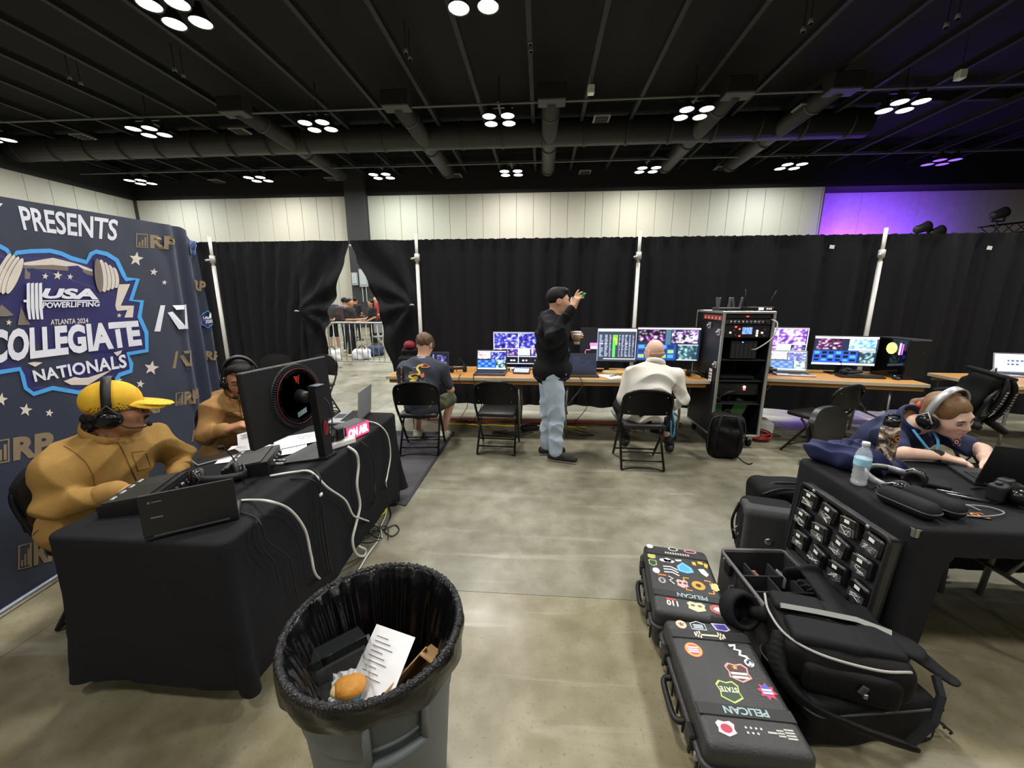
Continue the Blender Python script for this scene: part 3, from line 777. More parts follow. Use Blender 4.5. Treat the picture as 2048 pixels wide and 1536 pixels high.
def cloth(name, label, loc, hx, hy, top, hem, seed, wave=.018, hemfn=None, cornerfold=.05, openfn=None):
    mb = MB(); ring0 = rrect(hx, hy, .05); n = len(ring0)
    rings = []
    for k in (0.0, .55, .9): rings.append([(x * k if k else 0, y * k if k else 0, top + .0015 * wob(x * 9 + y * 7 * k, seed)) for x, y, a, b in ring0])
    for i in range(5):
        a = R(90 * i / 4); rr = .018
        rings.append([(x - nx * rr * (1 - math.sin(a)), y - ny * rr * (1 - math.sin(a)), top - rr * (1 - math.cos(a))) for x, y, nx, ny in ring0])
    NZ = 22
    for j in range(1, NZ + 1):
        t = j / NZ; rg = []
        acc = 0
        for i, (x, y, nx, ny) in enumerate(ring0):
            if i: acc += math.hypot(x - ring0[i - 1][0], y - ring0[i - 1][1])
            h_ = hem if hemfn is None else hemfn(x, y, nx, ny)
            z = top - .018 - (top - .018 - h_) * t
            corner = abs(nx * ny) * 2
            d_ = t * (wave * (.5 + t) * wob(acc * 6.5, seed) + cornerfold * corner * t * (1 + .5 * math.sin(acc * 40)) + .006 * wob(acc * 3 + z * 9, seed + 2))
            rg.append((x + nx * d_, y + ny * d_, z + .004 * math.sin(acc * 9 + seed)))
        rings.append(rg)
    vs = [p for r_ in rings for p in r_]; fs = []
    for k in range(len(rings) - 1):
        for i in range(n):
            j = (i + 1) % n
            if k == 0: fs.append((i, n + i, n + j)) if i != j else None
            else: fs.append((k * n + i, (k + 1) * n + i, (k + 1) * n + j, k * n + j))
    mb.add(vs, fs); o = mb.build(name, m_cloth, None, True); o.location = loc
    return tag(o, label, 'tablecloth')
def folding_table(label, loc, rz, L, W, H, mat_top, mat_edge, group=None, apron=True, inset=.28):
    t = thing('folding_table', label, 'table', loc, rz, group)
    box('tabletop', (0, 0, H - .012), (L, W, .024), mat_top, t, bev=.004)
    e = MB()
    e.box((0, -W / 2 + .002, H - .016), (L + .004, .012, .034)); e.box((0, W / 2 - .002, H - .016), (L + .004, .012, .034)); e.box((-L / 2, 0, H - .016), (.012, W, .034)); e.box((L / 2, 0, H - .016), (.012, W, .034))
    e.build('edge_trim', mat_edge, t)
    if apron: 
        MB().box((0, -W / 2 + .035, H - .055), (L - .05, .018, .05)).box((0, W / 2 - .035, H - .055), (L - .05, .018, .05)).build('apron', M('apron_wood', (172, 122, 62), .5), t)
    for sx in (-1, 1):
        for sy in (-1, 1):
            x = sx * (L / 2 - inset); y = sy * (W / 2 - .1)
            MB().tube([(x, y, H - .03), (x + sx * .02, y, .30), (x + sx * .0, y, .0)], .014, 10).build('leg', m_legsteel, t, True)
        x = sx * (L / 2 - inset)
        MB().tube([(x, -W / 2 + .1, .30), (x, W / 2 - .1, .30)], .011, 8).tube([(x, 0, .30), (x - sx * .30, 0, H - .03)], .009, 8).build('brace', m_legsteel, t, True)
    return t
m_plain = M('table_top_grey', (120, 118, 112), .6)
TBX = -1.495; LT = (TBX, 2.01)
folding_table('folding table hidden under the black cloth of the commentary desk', (TBX, 2.01, 0), R(90), 1.66, .70, .732, m_plain, m_legsteel)
cloth('tablecloth', 'black floor-length cloth over the commentary desk with the big monitor', (TBX, 2.01, 0), .365, .855, .74, .085, 2., wave=.010)

# ================================================================== GENERIC EQUIPMENT
m_blk = M('black_plastic', (24, 24, 26), .45); m_blk2 = M('black_gloss', (14, 14, 16), .22); m_dgrey = M('dark_grey_plastic', (52, 52, 55), .5)
m_metal = M('brushed_metal', (160, 162, 164), .3, .9); m_silver = M('silver_plastic', (176, 178, 180), .35, .5)
m_leather = M('black_leatherette', (22, 22, 23), .5, bump=(90, .1)); m_rubber = M('rubber', (20, 20, 20), .8)
m_screen = vcol_mat('screen_picture', 1.3, .25)
def scr(h, w_, c=(10, 10, 14)): return np.ones((h, w_, 3)) * np.array(c, float)
def rc(im, x0, y0, x1, y1, c):
    h, w_ = im.shape[:2]; im[int(y0 * h):max(int(y0 * h) + 1, int(y1 * h)), int(x0 * w_):max(int(x0 * w_) + 1, int(x1 * w_))] = c
rng = np.random.RandomState(7)
def noise_rect(im, x0, y0, x1, y1, cols):
    h, w_ = im.shape[:2]; a, b, c, d = int(y0 * h), int(y1 * h), int(x0 * w_), int(x1 * w_)
    idx = np.repeat(np.repeat(rng.randint(0, len(cols), (max(1, b - a) // 2 + 1, max(1, d - c) // 2 + 1)), 2, 0), 2, 1); 
    k = np.ones((2, 2)); A_ = np.array(cols, float)[idx][:max(1, b - a), :max(1, d - c)]; A_ = (A_ * 2 + np.roll(A_, 1, 0) + np.roll(A_, 1, 1)) / 4; A_ = (A_ + np.roll(A_, 1, 0) + np.roll(A_, 1, 1) + np.roll(A_, -1, 1)) / 4; im[a:b, c:d] = A_[:b - a, :d - c]
def laptop(label, loc, rz, w_=.33, d=.23, op=105, img=None, body=None, lidlogo=None, group=None, name='laptop', scrmat=None):
    body = body or m_blk
    t = thing(name, label, 'laptop', loc, rz, group)
    box('base', (0, 0, .009), (w_, d, .018), body, t, bev=.004)
    kb = box('keyboard', (0, d * .14, .0185), (w_ * .86, d * .46, .002), M('keys_dark', (16, 16, 18), .6), t)
    keys = MB()
    for r_ in range(5):
        for c in range(13): keys.box((-w_ * .40 + w_ * .8 * c / 12, -d * .06 + d * .40 * r_ / 4, .021), (w_ * .052, d * .07, .003))
    k = keys.build('keys', M('keycaps', (34, 34, 37), .6), kb); k['kind'] = 'stuff'
    box('trackpad', (0, -d * .30, .0185), (w_ * .32, d * .28, .0015), m_dgrey, t)
    a = R(op) ; ax = V(0, d / 2, .016)
    def L(u, v, off=0.):
        y = math.cos(a) * -1; z = math.sin(a)
        p = ax + V((u - .5) * w_, -math.cos(PI - a) * -0 , 0)
        up = V(0, -math.cos(a), math.sin(a)); nrm = V(0, -math.sin(a), -math.cos(a))
        return p + up * (v * d) + nrm * off
    up = V(0, -math.cos(a), math.sin(a)); nrm = V(0, -math.sin(a), -math.cos(a))
    Rm = Matrix((V(1, 0, 0), up, V(1, 0, 0).cross(up))).transposed()
    lid = MB().box(ax + up * (d / 2), (w_, d, .007), Rm, bev=.003).build('lid', body, t)
    def F(u, v): return ax + V((u - .5) * w_ * .93, 0, 0) + up * (d * (.07 + .87 * v)) + nrm * .0042
    if img is not None: pixel_panel('screen', img, F, scrmat or m_screen, lid)
    else: mesh_obj('screen', [F(0, 0), F(1, 0), F(1, 1), F(0, 1)], [(0, 1, 2, 3)], m_blk2, lid)
    if lidlogo: lidlogo(lid, lambda u, v: ax + V((.5 - u) * w_, 0, 0) + up * (d * v) - nrm * .0042)
    MB().cyl((-w_ * .4, d / 2, .014), (w_ * .4, d / 2, .014), .006, n=8).build('hinge', m_dgrey, t)
    return t
def monitor(label, loc, rz, w_, h_, lift, img, depth=.03, group=None, arm=False, tilt=0., name='monitor', stand=True, mat=None):
    t = thing(name, label, 'monitor', loc, rz, group)
    pm = box('panel', (0, 0, lift + h_ / 2), (w_, depth, h_), mat or m_blk, t, bev=.006)
    box('rear_bulge', (0, depth * .9, lift + h_ * .45), (w_ * .6, depth, h_ * .55), m_blk, t, bev=.012)
    def F(u, v): return V((u - .5) * (w_ - .018), -depth / 2 - .0012, lift + .012 + v * (h_ - .022))
    if img is not None: pixel_panel('screen', img, F, m_screen, t)
    if stand:
        MB().box((0, depth * 1.6 + .01, lift / 2 + h_ * .2), (.06, .03, lift + h_ * .4), bev=.006).build('stand', m_blk, t)
        box('foot', (0, .02, .006), (w_ * .38, .19, .012), m_blk, t, bev=.004)
    return t
def headphones(label, loc, rot, width=.085, hband=.11, mic=False, scale=1., cat='headphones', name='headphones', silver=False):
    """local: cups at x=+-width, band over +z; cushions face inward"""
    t = thing(name, label, cat, loc, rot=rot)
    pts = [(width * 1.05 * math.cos(a), 0, hband * math.sin(a)) for a in [PI * i / 16 for i in range(17)]]
    bm_ = MB()
    vs = []; n = len(pts)
    for i, p in enumerate(pts):
        a = PI * i / 16; nx, nz = math.cos(a), math.sin(a)
        for (o_, y) in ((-.003, -.016), (-.003, .016), (.004, .016), (.004, -.016)): vs.append((p[0] + nx * o_, y, p[2] + nz * o_))
    fs = [(i * 4 + k, i * 4 + (k + 1) % 4, i * 4 + 4 + (k + 1) % 4, i * 4 + 4 + k) for i in range(n - 1) for k in range(4)]
    bm_.add(vs, fs + [(0, 3, 2, 1), (4 * n - 4, 4 * n - 3, 4 * n - 2, 4 * n - 1)]); bm_.build('headband', m_silver if silver else m_leather, t, True)
    pd = MB().tube([(p[0] * .93, 0, p[2] * .93) for p in pts[3:14]], .010, 8).build('band_pad', m_leather, t, True)
    for sx in (-1, 1):
        yk = MB().tube([(sx * width * 1.05, -.03, -.045), (sx * width * 1.16, -.034, -.02), (sx * width * 1.08, 0, .02), (sx * width * 1.16, .034, -.02), (sx * width * 1.05, .03, -.045)], .004, 6).build('yoke', m_silver if silver else m_dgrey, t, True)
        Rm = rotm(0, sx * PI / 2, 0)
        c = MB().lathe([(.0, .024), (.026, .022), (.036, .012), (.038, -.004), (.036, -.01)], 20, (sx * width, 0, -.045), Rm, 1.15).build('ear_cup', m_blk2, t, True)
        MB().lathe([(.036, -.006), (.041, -.014), (.038, -.026), (.026, -.028), (.020, -.020), (.0, -.018)], 20, (sx * width, 0, -.045), Rm, 1.15).build('cushion', m_leather, c, True)
    if mic:
        sx = mic
        b = MB().tube(spline([(sx * width, .02, -.055), (sx * width * .98, .06, -.085), (sx * width * .7, .105, -.095), (sx * width * .45, .12, -.09)], 5), .0035, 6).build('mic_boom', m_blk, t, True)
        MB().lathe([(0, -.016), (.009, -.012), (.011, 0), (.009, .012), (0, .016)], 10, (sx * width * .4, .123, -.09), rotm(0, R(80), 0)).build('mic_capsule', m_rubber, b, True)
    t.scale = (scale,) * 3
    return t

# ------------------------------------------------------------------ on the commentary desk
TZ = .742
def audio_box(label, loc, rz):
    t = thing('audio_interface', label, 'audio box', loc, rz, 'commentary audio boxes')
    mb = MB(); w_, d, h0, h1 = .25, .20, .072, .05
    mb.prism([(-d / 2, 0), (d / 2, 0), (d / 2, h0), (-d / 2, h1)], w_, lambda y, z, q: V(q - w_ / 2, y, z)); mb.build('case', m_blk, t)
    box('top_panel', (0, -.01, .0635), (w_ * .94, d * .8, .003), M('dark_olive_panel', (40, 44, 42), .5), t, rot=(math.atan2(h0 - h1, d), 0, 0))
    for i in range(4):
        box('button', (-.09 + .055 * i, -.07, .0585), (.03, .012, .006), m_silver, t, bev=.002)
    pn = box('rear_panel', (0, d / 2 + .001, .034), (w_ * .96, .003, .056), M('rear_panel_black', (30, 30, 32), .5), t)
    for i, x in enumerate((-.10, -.06, -.015, .03, .075)):
        MB().cyl((x, d / 2, .034), (x, d / 2 + .010, .034), .011, n=12).build('socket', m_metal if i % 2 else m_dgrey, pn, True)
    for x in (.03, .075):
        MB().cyl((x, d / 2 + .008, .034), (x, d / 2 + .06, .034), .009, .008, n=12).build('plug', m_metal, pn, True)
    return t
audio_box('black audio box on the near end of the commentary desk', (-1.715, 1.43, TZ), R(-72))
audio_box('black audio box on the desk below the big monitor', (-1.50, 1.79, TZ), R(-68))
def chrome_logo(lid, f):
    mb = MB()
    for q in (circ(.105, .80, .014, .03, 12), [(.13, .79), (.23, .79), (.23, .815), (.13, .815)], [(.10, .42), (.22, .42), (.22, .455), (.10, .455)]): flat_poly(mb, q, f)
    mb.build('logo', M('logo_grey', (120, 120, 122), .4, .4), lid)
img = scr(18, 32, (20, 22, 30))
hv = atz(470, 1042, TZ) - atz(300, 1083, TZ); hc = (atz(470, 1042, TZ) + atz(300, 1083, TZ)) / 2
rzl = math.atan2(hv.y, hv.x)
nrm_ = V(-math.sin(rzl), math.cos(rzl), 0)
laptop("black laptop seen from behind at the near corner of the commentary desk", hc + nrm_ * .085, rzl + PI, .285, .16, 86, img, m_blk, chrome_logo)
hp = headphones('black headset with microphone lying behind the near laptop', (-1.47, 1.56, TZ + .065), (R(80), R(10), R(62)), mic=1)
t = thing('tablet', 'dark tablet lying flat on the desk edge near the papers', 'tablet', (-1.80, 1.90, TZ), R(58)); box('body', (0, 0, .004), (.21, .11, .008), m_silver, t, bev=.002); box('glass', (0, 0, .0085), (.20, .10, .001), m_blk2, t)
m_paper = M('paper_white', (238, 238, 240), .7, noise=(30, .02))
m_ink = M('ink', (60, 60, 66), .8)
def paper(label, loc, rz, w_=.216, h_=.279, rot=None, lines=10, group='loose sheets'):
    t = thing('paper_sheet', label, 'paper', loc, rz, group, rot)
    MB().grid(6, 6, lambda u, v: V((u - .5) * w_, (v - .5) * h_, .0012 * math.sin(u * 4 + v * 5) + .002)).build('sheet', m_paper, t, True)
    mb = MB()
    for i in range(lines): mb.box((-w_ * .20 + .01 * (i % 3), h_ * (.40 - .045 * i), .0042), (w_ * (.3 + .1 * (i % 3)), .0018, .0004))
    k = mb.build('print', m_ink, t); k['kind'] = 'stuff'
    return t
paper('white sheet under the edge of the big monitor, nearest the tablet', (-1.70, 1.985, TZ), R(24))
paper('white printed sheet spread left of the monitor stand', (-1.52, 2.03, TZ + .004), R(-58))
paper('white printed sheet showing behind the monitor stand', (-1.50, 2.19, TZ + .008), R(-48))
# big curved gaming monitor seen from behind
bm_t = thing('monitor', 'big black monitor seen from behind with round vented back', 'monitor', (-1.285, 1.955, TZ), math.atan2(.6, .08) - PI / 2 + R(90) - R(90))
ang = math.atan2(2.28 - 1.68, -1.32 + 1.40)      # panel runs away from the camera, picture side towards the seats
bm_t.rotation_euler = (0, 0, ang)                 # local x along the panel, local -y faces the room
BW, BH = .605, .385
pz = .145
mb = MB(); mb.box((0, .075, pz + BH / 2), (BW, .028, BH), (R(-3), 0, 0), bev=.006); mb.build('panel', M('monitor_back_black', (23, 23, 25), .5), bm_t)
mb = MB(); mb.box((0, .060 + .03, pz + BH / 2 + .0), (BW * .985, .002, BH * .97), (R(-3), 0, 0)); mb.build('screen', m_blk2, bm_t)
Rb = rotm(R(87), 0, 0)
ringc = V(.02, .058, pz + BH * .52)
ringm = MB().lathe([(.0, -.004), (.13, .012), (.150, .012)], 48, ringc, Rb).build('back_disc', M('disc_black', (24, 24, 26), .45), bm_t, True)
MB().lathe([(.150, .006), (.150, .015), (.1545, .015), (.156, .010)], 48, ringc, Rb).build('red_ring', M('ring_red', (96, 20, 28), .4), ringm, True)
fins = MB()
for i in range(84):
    a = 2 * PI * i / 84; p = Rb @ V(math.cos(a) * .168, math.sin(a) * .168, .006)
    fins.box(ringc + p, (.018, .005, .012), Rb @ Matrix.Rotation(a, 3, 'Z'))
f_ = fins.build('vent_fins', m_dgrey, ringm); f_['kind'] = 'stuff'
MB().lathe([(.158, .002), (.180, .000), (.182, -.008), (.18, -.012)], 48, ringc, Rb).build('vent_ring', m_blk, ringm, True)
def rf(u, v): return ringc + Rb @ V(u, v, .0135)
mk = MB()
for q in ([(-.022, .115), (-.010, .112), (-.002, .082), (-.008, .075)], [(.022, .118), (.012, .112), (.000, .070), (.006, .066)], [(-.006, .112), (.004, .112), (.004, .090), (-.002, .088)]): flat_poly(mk, q, rf)
mk.build('maker_mark', M('mark_red', (196, 52, 40), .4), ringm)
mk = MB(); flat_poly(mk, [(-.035, -.115), (.035, -.100), (.035, -.072), (-.035, -.087)], rf); mk.build('rating_sticker', M('sticker_pale', (150, 170, 178), .5), ringm)
MB().cyl(ringc + V(.0, -.0, 0), ringc + V(.0, -.085, -.005), .042, .026, n=20).build('pivot', m_blk, bm_t, True)
mb = MB(); mb.prism([(-.032, 0), (.032, 0), (.030, .40), (-.030, .40)], .045, lambda x, z, d: V(x + .02 - .06 * 0, -.105 + d + .025 * (z / .4), z + .01)); st = mb.build('stand_column', m_blk, bm_t)
box('stand_cap', (.02, -.07, .412), (.06, .05, .006), M('cap_bluegrey', (92, 104, 116), .4, .4), st, bev=.002)
MB().lathe([(.02, 0), (.012, .004)], 16, (.02, -.107 + .008, .17), rotm(R(90), 0, 0), 2.2).build('red_accent', M('ring_red2', (120, 24, 34), .4), st)
mb = MB(); mb.add([(-.16, .12, 0), (.20, .12, 0), (.06, -.12, 0), (-.02, -.12, 0), (-.16, .12, .008), (.20, .12, .008), (.06, -.12, .014), (-.02, -.12, .014)], [(3, 2, 1, 0), (4, 5, 6, 7), (0, 1, 5, 4), (1, 2, 6, 5), (2, 3, 7, 6), (3, 0, 4, 7)]); mb.build('foot', m_blk, bm_t)
cable('cable', [(.05, .05, pz + .22), (.11, -.05, pz + .16), (.10, -.08, pz + .02), (.07, -.06, .03)], .0035, m_dgrey, bm_t)
# ON AIR sign
p = V(-1.165, 2.285, TZ); t = thing('on_air_sign', 'lit red on-air sign box at the desk edge', 'sign', p, R(90) - R(17))
box('case', (0, .055, .045), (.20, .11, .09), m_dgrey, t, bev=.004)
box('light_face', (0, -.002, .045), (.19, .004, .08), M('sign_red', (235, 50, 80), .4, emit=((240, 40, 70), 2.2)), t)
mb = MB(); put_text(mb, 'ON AIR', lambda a, b: V(-.085 + .17 * a, -.0048, .018 + .054 * b), 0, 0, 1, 1, bold=.05); mb.build('lettering', M('sign_white', (255, 255, 255), .4, emit=((255, 240, 240), 5)), t)
# power strip with plugs
t = thing('power_strip', 'white power strip on the desk beside the monitor stand', 'power strip', (-1.215, 2.12, TZ), R(58))
box('case', (0, 0, .018), (.20, .075, .036), m_white, t, bev=.008, seg=2)
for x in (-.06, 0, .055): box('socket', (x, 0, .037), (.03, .032, .002), M('socket_grey', (180, 180, 176), .5), t)
for x, h_, lb in ((-.055, .05, 'tall black power adapter plugged into the white strip'), (.01, .075, 'black power adapter on the strip nearest the sign')):
    q = V(-1.215, 2.12, TZ) + Matrix.Rotation(R(58), 3, 'Z') @ V(x, 0, .038)
    a_ = thing('power_adapter', lb, 'adapter', q, R(58), 'adapters on the strip'); box('brick', (0, 0, h_ / 2 + .004), (.05, .06, h_), m_blk, a_, bev=.006); box('prongs', (0, 0, .003), (.02, .02, .006), m_metal, a_)
t = thing('network_switch', 'small black box with green light behind the monitor stand', 'network box', (-1.30, 2.27, TZ), R(60)); box('case', (0, 0, .018), (.14, .09, .036), m_blk, t, bev=.004); box('status_light', (0, -.046, .02), (.09, .002, .006), M('led_green', (40, 220, 110), .4, emit=((40, 230, 110), 4)), t)
laptop('thin laptop standing open edge-on at the far end of the desk', (-1.42, 2.68, TZ), R(-82), .31, .22, 95, scr(10, 16, (30, 34, 50)), m_silver)

# ------------------------------------------------------------------ cables down the front of the desk
m_cw = M('cable_white', (206, 206, 200), .5); m_cb = M('cable_black', (20, 20, 21), .55); m_cg = M('cable_grey', (130, 130, 128), .5); m_cy = M('cable_yellow', (226, 200, 30), .5)
XF = -1.115
def dc(name, px, r, m, label, z_top=TZ + .006):
    """cable through photo points: list of (px, py, plane) with plane 't' table top, 'f' desk front, 'g' floor"""
    P = []
    for x, y, k in px:
        if k == 't': q = atz(x, y, TZ + r + .002)
        elif k == 'f':
            q = atx(x, y, XF + .02)
        else: q = atz(x, y, r + .003)
        P.append(q)
    return cable(name, P, r, m, label=label, group='cables of the commentary desk')
dc('cable', [(540, 952, 't'), (590, 944, 't'), (622, 944, 't'), (655, 975, 'f'), (690, 1000, 'f'), (706, 1030, 'f'), (722, 1037, 'f'), (752, 1050, 'g'), (760, 1072, 'g'), (735, 1110, 'g'), (708, 1152, 'g'), (680, 1165, 'g'), (655, 1163, 'g'), (632, 1150, 'f'), (622, 1110, 'f'), (610, 1060, 'f'), (580, 1020, 'f'), (540, 1003, 'f'), (500, 1000, 't'), (470, 1002, 't')], .006, m_cw, 'white cable looping from the near laptop down to the floor and back up')
dc('cable', [(695, 893, 't'), (712, 906, 'f'), (717, 930, 'f'), (714, 970, 'f'), (720, 1010, 'f'), (713, 1045, 'f'), (705, 1080, 'f'), (712, 1107, 'f'), (727, 1112, 'f'), (731, 1100, 'f'), (718, 1093, 'f')], .008, m_cw, 'thick white power lead hanging from the white power strip')
dc('cable', [(728, 842, 't'), (755, 848, 't'), (775, 870, 'f'), (781, 910, 'f'), (775, 950, 'f'), (772, 968, 'f'), (776, 990, 'g'), (771, 1030, 'g'), (762, 1052, 'g'), (764, 1075, 'g')], .005, m_cw, 'white cable arching over the far corner of the desk')
dc('cable', [(600, 944, 't'), (628, 942, 't'), (640, 955, 'f'), (641, 985, 'f'), (645, 1030, 'f'), (652, 1080, 'f'), (660, 1130, 'f'), (668, 1157, 'g')], .004, m_cb, 'black cable hanging beside a white zip tag')
dc('cable', [(580, 958, 't'), (615, 958, 't'), (637, 970, 'f'), (640, 1000, 'f'), (642, 1060, 'f'), (652, 1120, 'f'), (660, 1150, 'f')], .004, m_cb, 'black cable drooping next to the zip-tagged one')
dc('cable', [(470, 1022, 't'), (505, 1032, 't'), (522, 1048, 'f'), (532, 1080, 'f'), (560, 1100, 'f'), (580, 1120, 'f'), (590, 1170, 'f'), (597, 1205, 'f')], .003, m_cb, 'thin black cable trailing down from the near laptop')
dc('cable', [(512, 1043, 'f'), (516, 1075, 'f'), (528, 1100, 'f'), (548, 1125, 'f'), (560, 1165, 'f')], .003, m_cb, 'thin black cable hanging at the near corner')
dc('cable', [(708, 874, 't'), (735, 895, 'f'), (748, 925, 'f'), (750, 965, 'f'), (748, 1000, 'f'), (735, 1030, 'g')], .004, m_cb, 'black cable hanging from the power adapter')
dc('cable', [(765, 985, 'g'), (771, 1018, 'g'), (762, 1030, 'g'), (748, 1036, 'g'), (735, 1050, 'g')], .006, m_cy, 'yellow cable end in the floor tangle')
dc('cable', [(775, 1005, 'g'), (782, 1030, 'g'), (772, 1052, 'g'), (770, 1064, 'g'), (785, 1072, 'g'), (798, 1060, 'g'), (790, 1050, 'g'), (770, 1058, 'g'), (745, 1062, 'g')], .004, m_cb, 'black cable looped on the floor by the desk')
tg = box('zip_tag', (0, 0, 0), (.010, .022, .016), m_white, None, bev=.003); tg.location = atx(642, 989, XF + .026); tag(tg, 'little white zip tag on the hanging black cables', 'tag')
random.seed(5)
for i in range(7):
    c = atz(random.uniform(722, 765), random.uniform(1020, 1098), .012)
    pts = [c + V(.09 * math.cos(a + i) * random.uniform(.5, 1.2), .12 * math.sin(a) * random.uniform(.5, 1.2), .004 + .012 * (k % 3)) for k, a in enumerate([i, i + 1.1, i + 2.2, i + 3.4, i + 4.6, i + 5.6])]
    cable('cable', pts, .004, [m_cb, m_cb, m_cg, m_cb, m_cw, m_cb, m_cb][i], label='short tangled cable in the floor pile before the desk', group='tangled floor cables')
# coiled adapter and black hose reel on the floor at the far corner
t = thing('cable_spool', 'ribbed black spool of cable on the floor at the desk corner', 'cable spool', atz(786, 990, .055), R(20))
for k in range(11): MB().tube([(.05 * math.cos(a), -.06 + .012 * k, .05 * math.sin(a)) for a in [2 * PI * i / 16 for i in range(16)]], .006, 6, closed=True).build('coil_turn', m_cb, t, True)
MB().cyl((0, -.065, 0), (0, .065, 0), .045, n=16).build('core', m_dgrey, t)
t = thing('adapter_brick', 'black adapter brick on the floor under the spool', 'adapter', atz(775, 1008, 0), R(15)); box('brick', (0, 0, .02), (.16, .1, .04), m_blk, t, bev=.006); box('label_plate', (0, 0, .0405), (.08, .05, .001), m_dgrey, t)

# ================================================================== TRASH CAN
TC = V(-.495, .972, 0); TH = .635
m_can = M('can_grey_plastic', (92, 98, 100), .5, noise=(9, .08), bump=(60, .04)); m_bag = M('bag_black_film', (10, 10, 12), .24, noise=(5, .2), bump=(40, .25)); m_bagr = M('bag_rim_film', (34, 34, 36), .13, .0, noise=(120, .9), bump=(170, .9))
t = thing('trash_can', 'round grey plastic trash can with black liner in the foreground', 'trash can', TC)
can = MB().lathe([(.0, .0), (.19, .0), (.195, .012), (.222, .42), (.228, .425), (.232, .50), (.244, .60), (.258, .605), (.262, .625), (.262, TH - .004), (.25, TH), (.250, TH - .01), (.240, .60), (.221, .50), (.213, .40), (.186, .05), (.0, .03)], 64).build('barrel', m_can, t, True)
autosmooth(can, 30)
# handle facing the camera
ha = math.atan2(-TC.y, -TC.x) + R(7)
def hf(a, z, d=0.): rr = .2215 + .02 * (z - .40) / .1 * .5 + .006 + d; return V(rr * math.cos(ha + a), rr * math.sin(ha + a), z)
hm = MB()
def bar(p, q, w_):
    hm.tube([p, q], w_, 8)
for s_ in (-1, 1): hm.tube([hf(s_ * .30, .575, .012), hf(s_ * .30, .50, .016), hf(s_ * .30, .425, .02)], .011, 8)
hm.tube([hf(-.30 + .06 * i, .425, .02) for i in range(11)], .013, 8); hm.tube([hf(-.30 + .06 * i, .462, .004) for i in range(11)], .006, 8)
hm.build('handle', m_can, t, True)
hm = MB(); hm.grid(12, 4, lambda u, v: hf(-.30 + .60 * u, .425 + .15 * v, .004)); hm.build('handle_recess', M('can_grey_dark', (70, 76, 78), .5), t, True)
bag = thing('trash_liner', 'black plastic liner folded over the rim of the grey can', 'trash bag', TC)
def bagf(u, v):
    a = 2 * PI * u; cr = .65 * math.sin(a * 21 + 2 * math.sin(a * 5) + v) + .35 * math.sin(a * 53 + 3 * math.sin(a * 7))
    prof = [(.2655, TH - .085 - .016 * math.sin(a * 2 + 1) - .008 * math.sin(a * 7)), (.2695, TH - .05), (.2695, TH - .02), (.267, TH + .002), (.257, TH + .008), (.246, TH + .002), (.232, TH - .03), (.205, TH - .14), (.180, TH - .30), (.14, TH - .40), (.0, TH - .42)]
    x = v * (len(prof) - 1); i = min(int(x), len(prof) - 2); f = x - i
    r_ = prof[i][0] * (1 - f) + prof[i + 1][0] * f; z = prof[i][1] * (1 - f) + prof[i + 1][1] * f
    if v < .25: r_ += .004 * math.sin(a * 11 + z * 40) 
    elif v > .5: r_ += min(1, (v - .5) * 4) * (.013 * cr + .006 * math.sin(a * 11 + 3 * v)) * (r_ / .2) - min(1, (v - .5) * 4) * .006
    else: z += .003 * cr; r_ += .002 * math.sin(a * 130)
    return V(r_ * math.cos(a), r_ * math.sin(a), z)
MB().grid(420, 40, bagf).build('film', m_bag, bag, True)
def rimf(u, v):
    a = 2 * PI * u; b = R(-35 + 250 * v); cr = math.sin(a * 61 + 2 * math.sin(a * 7)) + math.sin(a * 97)
    rr = .0095 + .0016 * cr
    return V((.257 + rr * math.cos(b)) * math.cos(a), (.257 + rr * math.cos(b)) * math.sin(a), TH + .002 + rr * math.sin(b))
MB().grid(420, 8, rimf).build('crinkled_rim', m_bagr, bag, True)
# contents
def TCp(px, py, z): return atz(px, py, z)
zb = TH - .30
t = paper('crumpled white letter sheet standing in the trash', TCp(745, 1370, zb + .10), 0, .20, .30, rot=(R(38), R(-14), R(-28)), lines=9, group='trash')
t['label'] = 'white printed letter sticking up out of the trash'
c = thing('cardboard_box', 'torn brown cardboard box in the trash can', 'cardboard box', TCp(815, 1350, zb + .08), rot=(R(20), R(25), R(-30)))
m_card = M('cardboard', (176, 138, 92), .8, noise=(20, .1))
box('side_panel', (0, 0, 0), (.004, .16, .17), m_card, c); box('side_panel', (.10, 0, .02), (.004, .16, .20), M('cardboard_dark', (40, 46, 46), .7), c); box('bottom_panel', (.05, 0, -.085), (.10, .16, .004), m_card, c); box('flap', (.03, .085, .05), (.07, .004, .12), m_card, c, rot=(.5, 0, .2))
box('printed_band', (-.003, .04, .03), (.001, .05, .05), M('card_print', (60, 50, 40), .8), c)
c = thing('clamshell_container', 'clear plastic food clamshell open in the trash', 'food container', TCp(690, 1390, zb + .07), rot=(R(12), R(-8), R(35)))
m_clear = M('clear_plastic', (235, 240, 240), .08, trans=.92, ior=1.2, alpha=.55)
